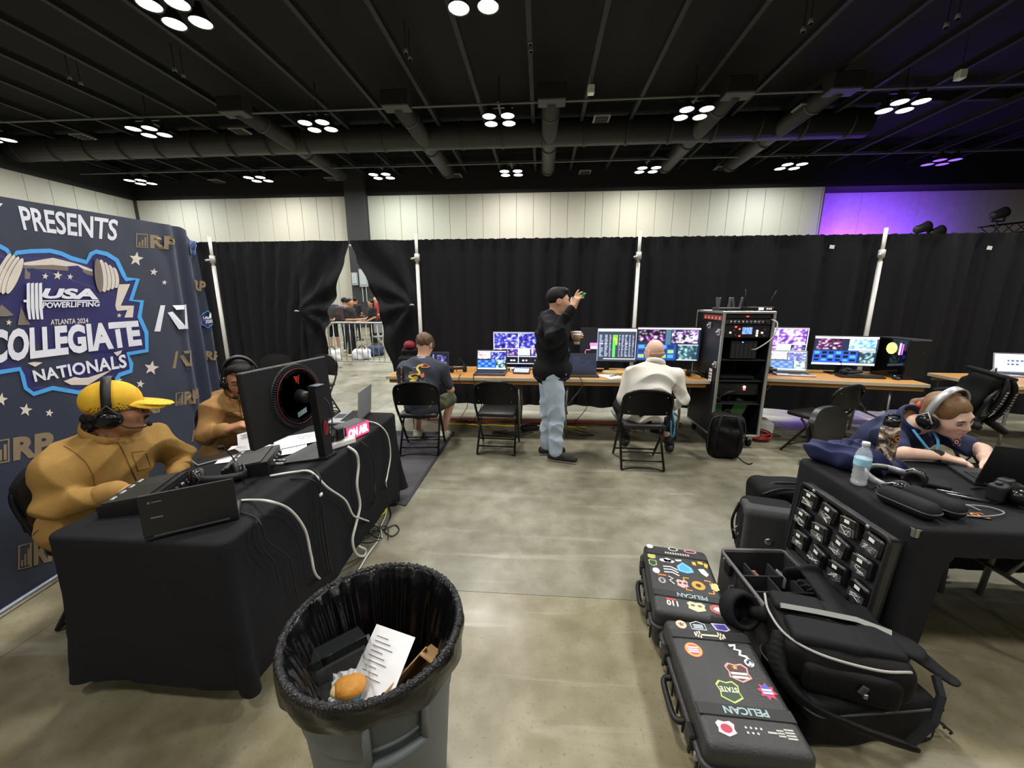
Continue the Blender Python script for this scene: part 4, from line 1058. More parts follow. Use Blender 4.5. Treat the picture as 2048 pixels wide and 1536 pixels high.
def tray(w_, d, h_, c0, rot):
    mb = MB(); q = Matrix(rot) if not isinstance(rot, Matrix) else rot
    f = lambda x, y, z: q @ V(x, y, z) + c0
    i, o_ = [(-w_ / 2 * .82, -d / 2 * .82), (w_ / 2 * .82, -d / 2 * .82), (w_ / 2 * .82, d / 2 * .82), (-w_ / 2 * .82, d / 2 * .82)], [(-w_ / 2, -d / 2), (w_ / 2, -d / 2), (w_ / 2, d / 2), (-w_ / 2, d / 2)]
    vs = [f(x, y, 0) for x, y in i] + [f(x, y, h_) for x, y in o_] + [f(x * 1.12, y * 1.12, h_) for x, y in o_]
    fs = [(0, 1, 2, 3)] + [(k, (k + 1) % 4, 4 + (k + 1) % 4, 4 + k) for k in range(4)] + [(4 + k, 4 + (k + 1) % 4, 8 + (k + 1) % 4, 8 + k) for k in range(4)]
    return mb.add(vs, fs)
tray(.16, .16, .045, V(0, 0, 0), rotm(0, 0, 0)).build('tray', m_clear, c)
tray(.16, .16, .04, V(.02, .11, .10), rotm(R(115), 0, 0)).build('lid', M('black_tint_plastic', (36, 38, 40), .12, alpha=.55), c)
c = thing('bread_roll', 'half-eaten golden bread roll in the clear clamshell', 'bread', TCp(697, 1375, zb + .115))
sdf_obj('crust', [ell((0, 0, 0), (.048, .036, .026), k=.01), ell((.02, .01, .006), (.03, .028, .022), k=.01), sub(ell((-.055, -.02, .0), (.022, .02, .02), k=.008))], .004, M('bread_crust', (206, 142, 58), .6, noise=(35, .25), bump=(60, .3)), c)
sdf_obj('crumb', [ell((-.032, -.012, -.002), (.018, .02, .016), k=.008)], .004, M('bread_crumb', (226, 200, 150), .9, bump=(90, .5)), c)
for i, (px, py, lb, rz, mt) in enumerate([(660, 1412, 'crumpled white napkin at the bottom of the trash', .3, m_paper), (735, 1400, 'blue and white wrapper in the trash', 1.2, M('wrapper_blue', (60, 150, 190), .4, noise=(25, .6)))]):
    rs = np.random.RandomState(i + 3)
    o = MB().grid(9, 9, lambda u, v: V((u - .5) * (.15 if i else .10), (v - .5) * .11, .03 * rs.rand())).build('wrapper' if i else 'napkin', mt, None, False); o.location = TCp(px, py, zb + .06) + (V(.035, .045, 0) if i == 0 else V(0, .02, 0)); o.rotation_euler = (.2, -.1, rz)
    tag(o, lb, 'wrapper' if i else 'napkin')
mb = MB()
tr_ = box('trash_fill', (0, 0, 0), (.26, .26, .05), M('trash_dark', (40, 38, 36), .8), None, bev=.02); tr_.location = (TC.x, TC.y, zb - .02); tag(tr_, 'dark flattened waste at the bottom of the trash can', 'waste')
# ================================================================== FOLDING CHAIRS
m_chair = M('chair_black_steel', (17, 17, 18), .35, .3); m_pad = M('chair_black_vinyl', (20, 20, 21), .42, bump=(50, .06))
_ch = None
def chair(label, loc, rz, group='black folding chairs', padded=False, bz=0.):
    """local: sitter looks towards +y"""
    t = thing('folding_chair', label, 'chair', loc, rz, group)
    s = sdf_chair_parts
    for n_, o in s['pad' if padded else 'std']:
        c = inst(n_, o, t); 
        for g in o.children: inst(g.name.split('.')[0], g, c)
    return t
def _mk():
    out = {}
    for kind in ('std', 'pad'):
        L = []
        mb = MB(); mb.box((0, .02, .435), (.40, .40, .05), bev=.022, seg=3); L.append(('seat', mb.build('seat', m_pad, None, True)))
        # curved plate backrest with rounded top
        mb = MB()
        zt, zb = (.80, .565) if kind == 'std' else (.85, .56)
        th = .006 if kind == 'std' else .018
        def bf(side):
            def f(u, v):
                x = (u - .5) * .44; e = abs(u - .5) * 2
                top = zt - .075 * e ** 3.2
                z = zb + (top - zb) * v
                y = -.215 + .03 * (1 - e * e) * -1 + .02 - .05 * (z - zb) + side * th + (0 if kind == 'std' else side * .012 * math.sin(PI * u) * math.sin(PI * v))
                return V(x, y, z)
            return f
        n0 = 16
        a = MB().grid(n0, 8, bf(1)); nv = len(a.v); a.grid(n0, 8, bf(-1))
        w_ = n0 + 1; rim = [i for i in range(w_)] + [w_ * j + n0 for j in range(1, 9)] + [w_ * 8 + i for i in range(n0 - 1, -1, -1)] + [w_ * j for j in range(7, 0, -1)]
        a.f += [(rim[i], rim[(i + 1) % len(rim)], nv + rim[(i + 1) % len(rim)], nv + rim[i]) for i in range(len(rim))]; a.mi += [0] * len(rim)
        bk = a.build('backrest', m_pad if kind == 'pad' else m_chair, None, True); autosmooth(bk, 50); L.append(('backrest', bk))
        for sx in (-.17, .17):
            for z in (.60, .74 if kind == 'std' else .60):
                rv = MB().lathe([(0, .004), (.005, .003), (.006, 0)], 8, (sx, -.232 - .05 * (z - .565), z), rotm(R(90), 0, 0)).build('rivet', m_metal, bk, True)
        for sx in (-1, 1):
            mb = MB().tube(spline([(sx * .14, -.235, .79), (sx * .205, -.225, .755), (sx * .225, -.21, .68), (sx * .222, -.15, .52), (sx * .218, -.05, .38), (sx * .21, .21, .012)], 6), .0125, 8)
            L.append(('leg', mb.build('leg', m_chair, None, True)))
            mb = MB().tube([(sx * .195, .06, .41), (sx * .195, -.02, .32), (sx * .20, -.215, .012)], .0115, 8); L.append(('leg', mb.build('leg', m_chair, None, True)))
        L.append(('top_rail', MB().tube(spline([(-.14, -.235, .79), (-.07, -.24, .803), (.07, -.24, .803), (.14, -.235, .79)], 5), .0125, 8).build('top_rail', m_chair, None, True)))
        L.append(('crossbar', MB().tube([(-.198, -.16, .085), (.198, -.16, .085)], .008, 8).build('crossbar', m_chair, None, True)))
        L.append(('crossbar', MB().tube([(-.198, -.115, .155), (.198, -.115, .155)], .008, 8).build('crossbar', m_chair, None, True)))
        L.append(('crossbar', MB().tube([(-.213, .15, .09), (.213, .15, .09)], .008, 8).build('crossbar', m_chair, None, True)))
        L.append(('floor_bar', MB().tube(spline([(-.2, -.215, .012), (-.1, -.205, .03), (.1, -.205, .03), (.2, -.215, .012)], 4), .008, 8).build('floor_bar', m_chair, None, True)))
        out[kind] = L
    return out
sdf_chair_parts = _mk()
C1 = chair('black folding chair under the seated person in grey T-shirt', (-1.275, 3.93, 0), R(6))
C2 = chair('empty black folding chair between the grey T-shirt and the tall man', (-.445, 4.02, 0), R(-2))
C3 = chair('black folding chair under the bald seated person', (1.005, 3.74, 0), R(-1))
C4 = chair('empty black folding chair pulled up to the desk right of the rack', (2.93, 4.08, 0), R(24))
C5 = chair('black padded folding chair behind the woman at the laptop', (2.20, 2.66, 0), R(-150), padded=True)
C6 = chair('black padded chair against the drape behind the two commentators, nearer the backdrop', (-3.80, 5.08, .0), R(188), padded=True)
C7 = chair('black padded chair against the drape, top showing over the big monitor', (-3.16, 5.08, .0), R(172), padded=True)
C8 = chair('black folding chair under the commentator in yellow cap', (-2.17, 1.66, 0), R(-84), padded=True)
C9 = chair('black folding chair under the commentator with the moustache behind the monitor', (-2.31, 2.72, 0), R(-118), padded=True)
C10 = chair('black folding chair carrying the large black backpack', (4.10, 3.98, 0), R(35))
for k in sdf_chair_parts.values():
    for n_, o in k:
        for g in list(o.children): bpy.data.objects.remove(g)
        bpy.data.objects.remove(o)

# ================================================================== PRODUCTION DESKS
m_wood = M('orange_woodgrain', (208, 152, 86), .42, noise=(7, .22), stretch=(1, 12, 1)); m_trim = M('trim_beige', (206, 196, 172), .5)
folding_table('wood-top folding table where the grey T-shirt person works', (-.885, 4.70, 0), 0, 1.83, .76, .74, m_wood, m_trim, 'production desks')
folding_table('wood-top folding table where the bald person sits', (.965, 4.70, 0), 0, 1.83, .76, .74, m_wood, m_trim, 'production desks')
folding_table('wood-top folding table right of the rack holding the computer tower', (3.27, 4.80, 0), R(-8.9), 1.83, .76, .74, m_wood, m_trim, 'production desks')
folding_table('wood-top folding table at the right edge of the room', (5.68, 4.62, 0), R(-2), 1.83, .76, .74, m_wood, m_trim, 'production desks')
t = thing('table_clamp', 'black clamp joining the two production desks', 'clamp', (.035, 4.315, .70)); box('jaw', (0, 0, .03), (.05, .06, .07), m_blk, t, bev=.008); MB().cyl((0, 0, -.06), (0, 0, 0), .008, n=8).build('screw', m_metal, t); box('grip', (0, 0, -.062), (.04, .012, .012), m_blk, t, bev=.003)
DZ = .741
# ---- screen pictures
BL = [(50, 50, 170), (70, 64, 200), (22, 18, 84), (120, 120, 220), (210, 214, 245), (24, 22, 90), (14, 12, 50), (36, 34, 120)]
def mv(im, bl=BL):
    noise_rect(im, .02, .03, .49, .50, bl); noise_rect(im, .51, .03, .98, .50, bl)
    for k in range(4):
        noise_rect(im, .02 + .245 * k, .53, .02 + .245 * k + .225, .74, [(60, 40, 120), (130, 60, 150), (200, 200, 230), (20, 20, 40)] if k != 2 else [(150, 170, 190), (200, 215, 225)])
        rc(im, .02 + .245 * k, .77, .02 + .245 * k + .225, .97, (14, 14, 20)); rc(im, .09 + .245 * k, .87, .13 + .245 * k, .91, (235, 235, 235)); rc(im, .15 + .245 * k, .87, .19 + .245 * k, .91, (235, 235, 235))
    for x in (0, .495, .99): rc(im, x, 0, x + .012, 1, (180, 190, 230))
    for y in (0, .51, .75, .985): rc(im, 0, y, 1, y + .012, (170, 180, 220))
    return im
im1 = mv(scr(44, 72, (20, 20, 40)))
def ui(im, top=(225, 232, 240), low=(40, 90, 190), side=(170, 200, 200)):
    rc(im, 0, 0, 1, .06, (240, 240, 245)); noise_rect(im, .0, .06, .47, .46, [(230, 215, 225), (200, 190, 210), (120, 90, 120), (255, 250, 250)]); noise_rect(im, .49, .06, 1, .50, BL + [(140, 200, 220)])
    rc(im, 0, .50, .64, .95, low); 
    for k in range(5):
        for j in range(3): rc(im, .03 + .125 * k, .55 + .13 * j, .11 + .125 * k, .62 + .13 * j, (20, 40, 110) if (k + j) % 2 else (90, 150, 230))
    noise_rect(im, .66, .52, .99, .95, [side, (20, 50, 60), (90, 130, 130), (220, 235, 235)]); rc(im, 0, .95, 1, 1, (230, 232, 240)); return im
imL2 = ui(scr(30, 44))
im2 = scr(48, 84, (14, 14, 20))
rc(im2, .30, .0, 1, .10, (190, 200, 215)); rc(im2, .30, .10, 1, 1, (44, 50, 62))
for r_ in range(16):
    y = .20 + .043 * r_
    for c, w_ in ((.34, .07), (.44, .06), (.52, .03), (.68, .03), (.73, .04), (.79, .05), (.86, .04), (.92, .03)): rc(im2, c, y, c + w_ * rng.uniform(.5, 1), y + .022, (150, 160, 185))
    rc(im2, .575, y, .625, y + .043, (70, 190, 70) if rng.rand() > .2 else (220, 150, 60)); 
    if r_ < 7: rc(im2, .625, y, .66, y + .043, (90, 190, 60) if rng.rand() > .35 else (226, 160, 60))
rc(im2, .985, .1, .995, .93, (230, 230, 240)); rc(im2, .42, .925, .99, .945, (235, 236, 245)); rc(im2, .30, .0, .31, 1, (120, 140, 170))
for k in range(10):
    a = k / 9; rc(im2, .17 + .02 * a, .44 + .02 * k, .30, .46 + .02 * k, (250, 110, 200) if k < 6 else (240, 225, 240))
rc(im2, .09, .70, .10, .86, (230, 100, 140)); rc(im2, .10, .66, .19, .68, (200, 110, 170))
im3 = scr(48, 84, (24, 32, 52)); rc(im3, 0, 0, 1, .05, (235, 225, 240)); noise_rect(im3, .03, .08, .45, .42, [(10, 8, 14), (20, 14, 30), (10, 8, 14), (230, 200, 235), (150, 70, 160)]); noise_rect(im3, .55, .08, .97, .46, [(20, 16, 30), (230, 230, 245), (160, 90, 190), (40, 30, 60), (200, 190, 220)])
rc(im3, .46, .05, .54, .50, (60, 90, 110)); rc(im3, .0, .50, .64, .98, (30, 60, 130))
for k in range(5):
    for j in range(3): rc(im3, .03 + .12 * k, .54 + .14 * j, .12 + .12 * k, .64 + .14 * j, [(60, 130, 220), (20, 40, 90), (130, 160, 90)][(k + j) % 3])
noise_rect(im3, .67, .53, .97, .96, [(40, 70, 80), (140, 180, 180), (30, 50, 60), (30, 50, 60)]); rc(im3, .66, .52, .98, .535, (220, 230, 240)); rc(im3, .66, .96, .98, .975, (220, 230, 240))
PU = [(150, 80, 200), (240, 225, 250), (60, 30, 110), (250, 250, 255), (90, 50, 160)]
im4 = mv(scr(40, 60, (24, 20, 40)), PU); im4[28:30, :] = (200, 220, 235)
im5 = scr(44, 76, (26, 36, 60)); rc(im5, 0, 0, 1, .07, (240, 235, 240)); noise_rect(im5, .04, .09, .46, .46, [(50, 20, 40), (20, 14, 30), (120, 50, 110), (240, 220, 240), (40, 20, 50)]); noise_rect(im5, .56, .09, .98, .44, [(150, 190, 225), (180, 210, 235), (70, 120, 170)]); rc(im5, .56, .44, .98, .48, (230, 190, 210))
rc(im5, 0, .50, .72, .94, (36, 76, 170))
for k in range(6):
    for j in range(3): rc(im5, .03 + .115 * k, .54 + .13 * j, .11 + .115 * k, .62 + .13 * j, (12, 16, 34) if (k + j) % 3 else (70, 140, 220))
noise_rect(im5, .75, .54, .98, .92, [(40, 60, 70), (150, 190, 190), (30, 40, 50)]); rc(im5, .73, .51, .99, .53, (225, 235, 240)); rc(im5, 0, .94, 1, 1, (200, 220, 240))
imL4 = ui(scr(30, 44)) * .62 + 60
imL1 = scr(24, 36, (16, 14, 34)); noise_rect(imL1, .5, .15, .95, .9, [(40, 36, 80), (120, 120, 180), (20, 18, 44), (20, 18, 44)]); rc(imL1, .38, .1, .42, .9, (110, 110, 160))
im6 = mv(scr(30, 40, (30, 20, 50)), PU)
imL5 = scr(24, 40, (170, 184, 236)); rc(imL5, 0, 0, 1, .1, (214, 222, 250))
for k in range(7): rc(imL5, .35 + .12 * (k % 4), .35 + .2 * (k // 4), .42 + .12 * (k % 4), .43 + .2 * (k // 4), (60, 66, 100))
monitor('monitor with blue camera multiview left of the tall man', (-.27, 4.86, DZ), R(0), .66, .42, .07, im1)
monitor('monitor showing a spreadsheet with green and orange cells', (.84, 4.82, DZ), R(-1), .70, .42, .125, im2)
monitor('monitor facing the bald person with stage pictures and blue tiles', (1.515, 4.70, DZ), R(-3), .73, .41, .155, im3)
monitor('monitor with purple multiview peeking out right of the rack', (2.95, 5.03, DZ), R(-9), .66, .41, .14, im4)
monitor('monitor with timeline tiles left of the computer tower', (3.64, 4.88, DZ), R(-9), .67, .36, .10, im5)
monitor('monitor with purple picture cut by the right edge', (6.18, 4.75, DZ), R(-12), .6, .38, .12, im6)
laptop('laptop with dim purple screen in front of the grey T-shirt person', (-1.30, 4.56, DZ), R(0), .33, .23, 100, imL1, m_dgrey)
laptop('laptop with bright switcher screen beside the empty chair', (-.60, 4.57, DZ), R(0), .38, .26, 103, imL2, m_dgrey)
imL3 = scr(20, 30, (26, 30, 44)); noise_rect(imL3, .1, .1, .9, .8, [(26, 30, 44), (32, 37, 52)])
laptop('laptop with dark blank screen right of the tall man', (.515, 4.53, DZ), R(0), .34, .235, 104, imL3, m_dgrey)
laptop('grey laptop with pale screen on the desk right of the rack', (3.03, 4.79, DZ), R(-12), .40, .26, 104, imL4, m_silver)
laptop('laptop with pale blue screen on the rightmost desk', (5.66, 4.88, DZ), R(-14), .36, .24, 104, imL5, m_silver)
headphones('black headphones with goose mic between the two left laptops', (-1.00, 4.62, DZ + .05), (R(78), 0, R(20)), mic=1)
cable('goose_mic', [(-1.03, 4.66, DZ), (-1.04, 4.66, .82), (-1.0, 4.66, .87), (-.97, 4.65, .885)], .004, m_cb, label='thin gooseneck microphone rising by the headphones', cat='microphone')
headphones('black headphones on the desk between stage monitor and rack', (1.80, 4.53, DZ + .05), (R(75), 0, R(-30)))
headphones('black headset lying under the timeline monitor', (3.63, 4.72, DZ + .05), (R(80), 0, R(40)), mic=1)
headphones('black headphones beside the blue key pad right of the rack', (2.74, 4.80, DZ + .05), (R(80), 0, R(15)))
def keypad(label, loc, rz, lit):
    t = thing('button_pad', label, 'button pad', loc, rz, 'lit button pads')
    box('case', (0, 0, .03), (.20, .13, .025), m_dgrey, t, rot=(R(22), 0, 0), bev=.004)
    cols = [(150, 180, 240), (220, 225, 250), (90, 120, 220), (240, 180, 190), (60, 70, 120)]
    for r_ in range(4):
        for c in range(8):
            p = rotm(R(22), 0, 0) @ V(-.08 + .0228 * c, -.045 + .03 * r_, .0145)
            k = (r_ * 3 + c * 5) % 5
            box('button', (p.x, p.y, .03 + p.z), (.017, .02, .005), M('pad_light_%d' % k, cols[k], .4, emit=(cols[k], lit)), t, rot=(R(22), 0, 0))
    return t
keypad('lit button pad on the desk left of the tall man', (-.22, 4.64, DZ), R(-6), 1.2)
keypad('blue lit button pad right of the rack', (2.60, 4.74, DZ), R(-6), .5)
t = thing('white_adapter', 'small white box behind the lit button pad', 'adapter', (-.33, 4.74, DZ), R(5)); box('case', (0, 0, .025), (.09, .06, .05), m_white, t, bev=.006); box('port', (0, -.031, .025), (.04, .002, .015), m_dgrey, t)
t = thing('red_controller', 'red controller box behind the tall man', 'controller', (.02, 4.66, DZ), R(-4)); box('case', (0, 0, .018), (.19, .12, .036), M('red_enamel', (180, 40, 36), .4), t, bev=.004)
for k in range(5): box('button', (-.07 + .035 * k, -.02, .039), (.02, .03, .006), m_white, t, bev=.002)
paper('white sheet with a pen beside the bald person', (.83, 4.50, DZ), R(28), lines=3)
t = thing('pen', 'black pen lying on the sheet by the bald person', 'pen', (.86, 4.50, DZ + .011), R(38)); MB().cyl((-.06, 0, 0), (.05, 0, 0), .005, n=8).build('barrel', m_blk, t, True); MB().cyl((.05, 0, 0), (.066, 0, 0), .004, .001, n=8).build('tip', m_metal, t)
t = thing('wooden_loop', 'tan wooden hoop handle under the spreadsheet monitor', 'hoop', (.90, 4.66, DZ + .022), R(-3)); MB().tube([(.13 * math.cos(a), .05 * math.sin(a), 0) for a in [2 * PI * i / 24 for i in range(24)]], .018, 8, closed=True).build('hoop', M('tan_wood', (196, 170, 116), .5), t, True)
box('clip', (.13, 0, .0), (.02, .05, .045), m_trim, t, bev=.004)
t = thing('keyboard', 'black keyboard before the timeline monitor', 'keyboard', (3.70, 4.66, DZ), R(-8)); box('case', (0, 0, .01), (.44, .14, .02), m_blk, t, bev=.004)
kk = MB()
for r_ in range(5):
    for c in range(18): kk.box((-.2 + .0235 * c, -.05 + .025 * r_, .023), (.018, .019, .008))
k_ = kk.build('keys', m_dgrey, t); k_['kind'] = 'stuff'
t = thing('mouse', 'black mouse with blue light beside the keyboard', 'mouse', (4.01, 4.56, DZ), R(-10)); sdf_obj('shell', [ell((0, 0, .012), (.032, .055, .026), k=.01), sub(rbx((0, 0, -.03), (.1, .1, .03), .002, k=.004))], .005, m_blk, t); MB().lathe([(.006, 0), (.008, .004)], 10, (0, .03, .034)).build('wheel', M('led_blue', (60, 150, 255), .3, emit=((60, 150, 255), 3)), t)
# computer tower
p0_, p1_, p2_ = V(4.03, 4.90, 0), V(4.085, 4.54, 0), V(4.33, 4.50, 0)
t = thing('computer_tower', 'black computer tower with glass side and lit fan', 'computer', (4.16, 4.70, DZ), R(3))
box('case', (0, .05, .225), (.23, .42, .44), m_blk2, t, bev=.006)
gl = box('glass_side', (-.117, .05, .225), (.004, .38, .40), M('smoked_glass', (10, 10, 12), .08), t)
fr_ = MB().lathe([(.052, 0), (.060, .004), (.064, 0)], 28, (-.1215, .03, .335), rotm(0, R(-90), 0)).build('fan_ring', M('fan_lime', (210, 240, 60), .3, emit=((205, 240, 60), 5)), t, True)
for k in range(7):
    a = 2 * PI * k / 7; MB().box((-.1212, .03 + .03 * math.cos(a), .335 + .03 * math.sin(a)), (.002, .044, .014), rotm(a, 0, 0)).build('fan_blade', M('fan_green', (120, 200, 80), .3, emit=((120, 200, 80), 1.5)), fr_)
box('light_strip', (-.1212, -.07, .335), (.003, .018, .13), M('strip_magenta', (240, 90, 230), .3, emit=((240, 90, 230), 5)), t)
box('light_strip', (-.1212, -.10, .335), (.003, .008, .12), M('strip_violet', (170, 60, 220), .3, emit=((170, 60, 220), 4)), t)
box('front_panel', (0, -.164, .225), (.225, .008, .43), m_blk, t, bev=.003); box('top_panel', (0, .05, .447), (.228, .42, .006), m_dgrey, t, bev=.002)
MB().lathe([(0, .004), (.006, .003), (.007, 0)], 10, (.05, -.169, .30), rotm(R(90), 0, 0)).build('power_button', m_dgrey, t, True)

# ------------------------------------------------------------------ equipment rack
RX0, RX1, RY0, RY1 = 1.905, 2.43, 4.22, 4.93
rk = thing('equipment_rack', 'tall black flight-case rack with silver edges and audio gear', 'equipment rack', ((RX0 + RX1) / 2, (RY0 + RY1) / 2, 0))
cx, cy = (RX0 + RX1) / 2, (RY0 + RY1) / 2; W2, D2 = (RX1 - RX0) / 2, (RY1 - RY0) / 2
m_case = M('flightcase_black', (18, 18, 20), .55, bump=(60, .1)); m_alu = M('alu_edge', (186, 188, 184), .35, .7)
for sx in (-1, 1): box('side_panel', (sx * (W2 - .008), 0, .82), (.012, D2 * 2 - .04, 1.34), m_case, rk)
box('back_panel', (0, D2 - .01, .82), (W2 * 2 - .04, .012, 1.34), m_case, rk)
box('top_panel', (0, 0, 1.492), (W2 * 2 - .02, D2 * 2 - .02, .014), m_case, rk); box('bottom_panel', (0, 0, .15), (W2 * 2 - .02, D2 * 2 - .02, .02), m_case, rk)
for sx in (-1, 1):
    for sy in (-1, 1): box('corner_post', (sx * (W2 - .012), sy * (D2 - .012), .82), (.026, .026, 1.36), m_alu, rk, bev=.004)
    for z in (.145, 1.49): box('side_edge', (sx * (W2 - .012), 0, z), (.026, D2 * 2 - .05, .026), m_alu, rk, bev=.004)
for sy in (-1, 1):
    for z in (.145, 1.49): box('front_edge', (0, sy * (D2 - .012), z), (W2 * 2 - .05, .026, .026), m_alu, rk, bev=.004)
for sx in (-1, 1):
    for sy in (-1, 1):
        c = MB().lathe([(.018, -.016), (.046, -.014), (.05, 0), (.046, .014), (.018, .016)], 18, (sx * (W2 - .07), sy * (D2 - .08), .05), rotm(0, R(90), 0)).build('caster', m_rubber, rk, True)
        box('caster_fork', (sx * (W2 - .07), sy * (D2 - .08), .105), (.05, .06, .06), m_metal, c)
box('red_label_strip', (-W2 - .003, -.10, 1.43), (.003, .46, .05), M('label_red', (150, 60, 52), .6), rk)
for k in range(5): 
    mb = MB(); flat_poly(mb, [(-.016, -.014), (.016, -.014), (0, .018)], lambda a, b, k=k: V(-W2 - .0055, -.28 + .09 * k + a, 1.43 + b)); mb.build('warning_mark', m_cream, rk)
for y in (-.30, -.06):
    for z in (1.28, .93) if y < -.2 else (1.34,):
        h = box('butterfly_latch', (-W2 - .008, y, z), (.016, .06, .07), m_alu, rk, bev=.004)
        MB().cyl((-W2 - .016, y, z), (-W2 - .04, y, z), .02, .012, n=10).build('latch_wing', m_metal, h, True)
pl_ = box('side_plate', (-W2 - .004, -.20, .80), (.006, .07, .14), m_white, rk, bev=.002)
for k in range(3): box('slot', (-W2 - .0075, -.20, .765 + .035 * k), (.002, .05, .012), m_dgrey, pl_)
F0 = -D2 + .02
def unit(name, z0, z1, m): return box(name, (0, F0 + .10, (z0 + z1) / 2), (W2 * 2 - .07, .20, z1 - z0 - .004), m, rk, bev=.002)
u = unit('power_conditioner', 1.425, 1.47, m_blk); fy = F0 - .003
for x in (-.02, -.005): box('indicator', (x, fy, 1.448), (.009, .004, .008), M('led_red', (255, 50, 60), .3, emit=((255, 40, 50), 6)), u)
u = unit('knob_panel', 1.365, 1.42, m_dgrey)
for k in range(10): 
    MB().cyl((-.18 + .04 * k, fy, 1.392), (-.18 + .04 * k, fy - .016, 1.392), .014, .012, n=14).build('knob', m_metal if k < 9 else m_blk, u, True)
u = unit('digital_mixer', 1.225, 1.36, M('rack_unit_black', (28, 28, 30), .4))
pixel_panel('display', np.clip(scr(14, 20, (90, 120, 230)) + rng.randint(-60, 60, (14, 20, 1)), 0, 255), lambda a, b: V(-.05 + .10 * a, fy + .0005, 1.265 + .07 * b), m_screen, u)
for x, z, c in ((-.12, 1.34, (255, 60, 50)), (-.08, 1.318, (255, 60, 50)), (-.075, 1.245, (255, 60, 40)), (.10, 1.30, (255, 240, 220)), (.10, 1.275, (255, 240, 220)), (.10, 1.25, (255, 240, 220)), (.15, 1.28, (255, 240, 220)), (-.17, 1.28, (200, 200, 200))):
    MB().cyl((x, fy, z), (x, fy - .006, z), .009, n=10).build('button', M('btn_%d_%d' % (c[1], c[2]), c, .4, emit=(c, 3)), u)
for x, z in ((-.14, 1.30), (.17, 1.31), (.17, 1.245), (-.12, 1.25)): MB().cyl((x, fy, z), (x, fy - .014, z), .013, .011, n=14).build('knob', m_dgrey, u, True)
dr = box('drive_array', (-.0, F0 + .14, 1.095), (.27, .24, .19), M('nas_black', (22, 22, 24), .4), rk, bev=.004)
for k in range(6): box('drive_bay', (-.108 + .043 * k, F0 + .018, 1.085), (.038, .006, .16), M('bay_grey', (44, 44, 46), .4), dr, bev=.002)
box('indicator', (-.02, F0 + .017, 1.178), (.012, .004, .007), M('led_blue2', (90, 120, 255), .3, emit=((90, 120, 255), 5)), dr)
for z in (.985, .755, .50): box('shelf', (0, F0 + .24, z), (W2 * 2 - .06, .46, .008), m_dgrey, rk)
box('patch_tray', (-.02, F0 + .2, .79), (.36, .3, .03), m_blk, rk, bev=.004)
box('drawer_unit', (.0, F0 + .2, .66), (W2 * 2 - .08, .3, .13), m_blk, rk, bev=.004)
for z, c in ((.685, (255, 240, 240)), (.66, (255, 50, 50))): MB().cyl((.07, F0 + .05, z), (.07, F0 + .04, z), .012, n=12).build('indicator', M('rk_%d' % c[1], c, .3, emit=(c, 4)), rk)
cable('rack_cable', [(W2 - .04, fy, 1.42), (W2 + .0, fy - .05, 1.38), (W2 - .03, fy - .06, 1.24), (.12, fy - .02, 1.12), (.08, fy + .02, 1.10)], .006, m_cw, rk)
headphones('black headphones resting on the rack shelf', (cx - .11, RY0 + .10, .575), (R(50), 0, R(30)))
for i, (x, a, w_, h_, c, lb) in enumerate([(-.17, 6, .10, .34, (70, 128, 62), 'narrow green folder leaning in the rack bottom'), (-.02, 24, .13, .38, (84, 142, 72), 'wide green folder leaning in the rack bottom')]):
    t = thing('green_folder', lb, 'folder', (cx + x, RY0 + .16, .162), rot=(R(-6), R(a), R(-8)), group='green folders'); 
    box('cover', (0, 0, h_ / 2), (w_, .006, h_), M('folder_green_%d' % i, c, .6), t); box('cover', (0, .02, h_ / 2), (w_, .006, h_), M('folder_green_%d' % i, c, .6), t); box('spine', (-w_ / 2, .01, h_ / 2), (.006, .026, h_), M('folder_green_%d' % i, c, .6), t)
# gear on top of the rack
t = thing('router', 'grey router with a fan of upright antennas on the rack', 'router', (cx - .13, cy - .10, 1.5)); box('case', (0, 0, .02), (.24, .17, .035), m_dgrey, t, bev=.008)
for k, (x, a) in enumerate([(-.12, -8), (-.06, 6), (.0, 10), (.06, -4), (.12, 8), (.10, -10)]): box('antenna', (x + .03 * math.sin(R(a)), .06 if k % 2 else -.05, .085), (.026, .010, .12), M('antenna_grey', (96, 96, 98), .4), t, rot=(0, R(a), 0), bev=.004)
t = thing('wireless_receiver', 'flat wireless receiver with display and thin antennas on the rack', 'receiver', (cx + .13, cy - .20, 1.5)); box('case', (0, 0, .024), (.26, .20, .042), m_blk, t, bev=.004)
box('display', (0, -.101, .026), (.05, .003, .024), M('lcd_blue', (150, 190, 220), .3, emit=((150, 190, 220), 1.5)), t)
for k in range(3): box('indicator', (.06 + .02 * k, -.101, .026), (.012, .003, .012), M('led_pink', (255, 140, 160), .3, emit=((255, 150, 170), 2)), t)
for sx, a in ((-1, -6), (1, 24)): 
    an = MB().cyl((sx * .11, .0, .044), (sx * .11 + .18 * math.sin(R(a)), .0, .044 + .18 * math.cos(R(a))), .004, n=6).build('antenna', m_blk, t, True); MB().lathe([(0, -.006), (.006, 0), (0, .006)], 8, (sx * .11 + .18 * math.sin(R(a)), 0, .044 + .18 * math.cos(R(a)))).build('antenna_tip', m_metal, an, True)

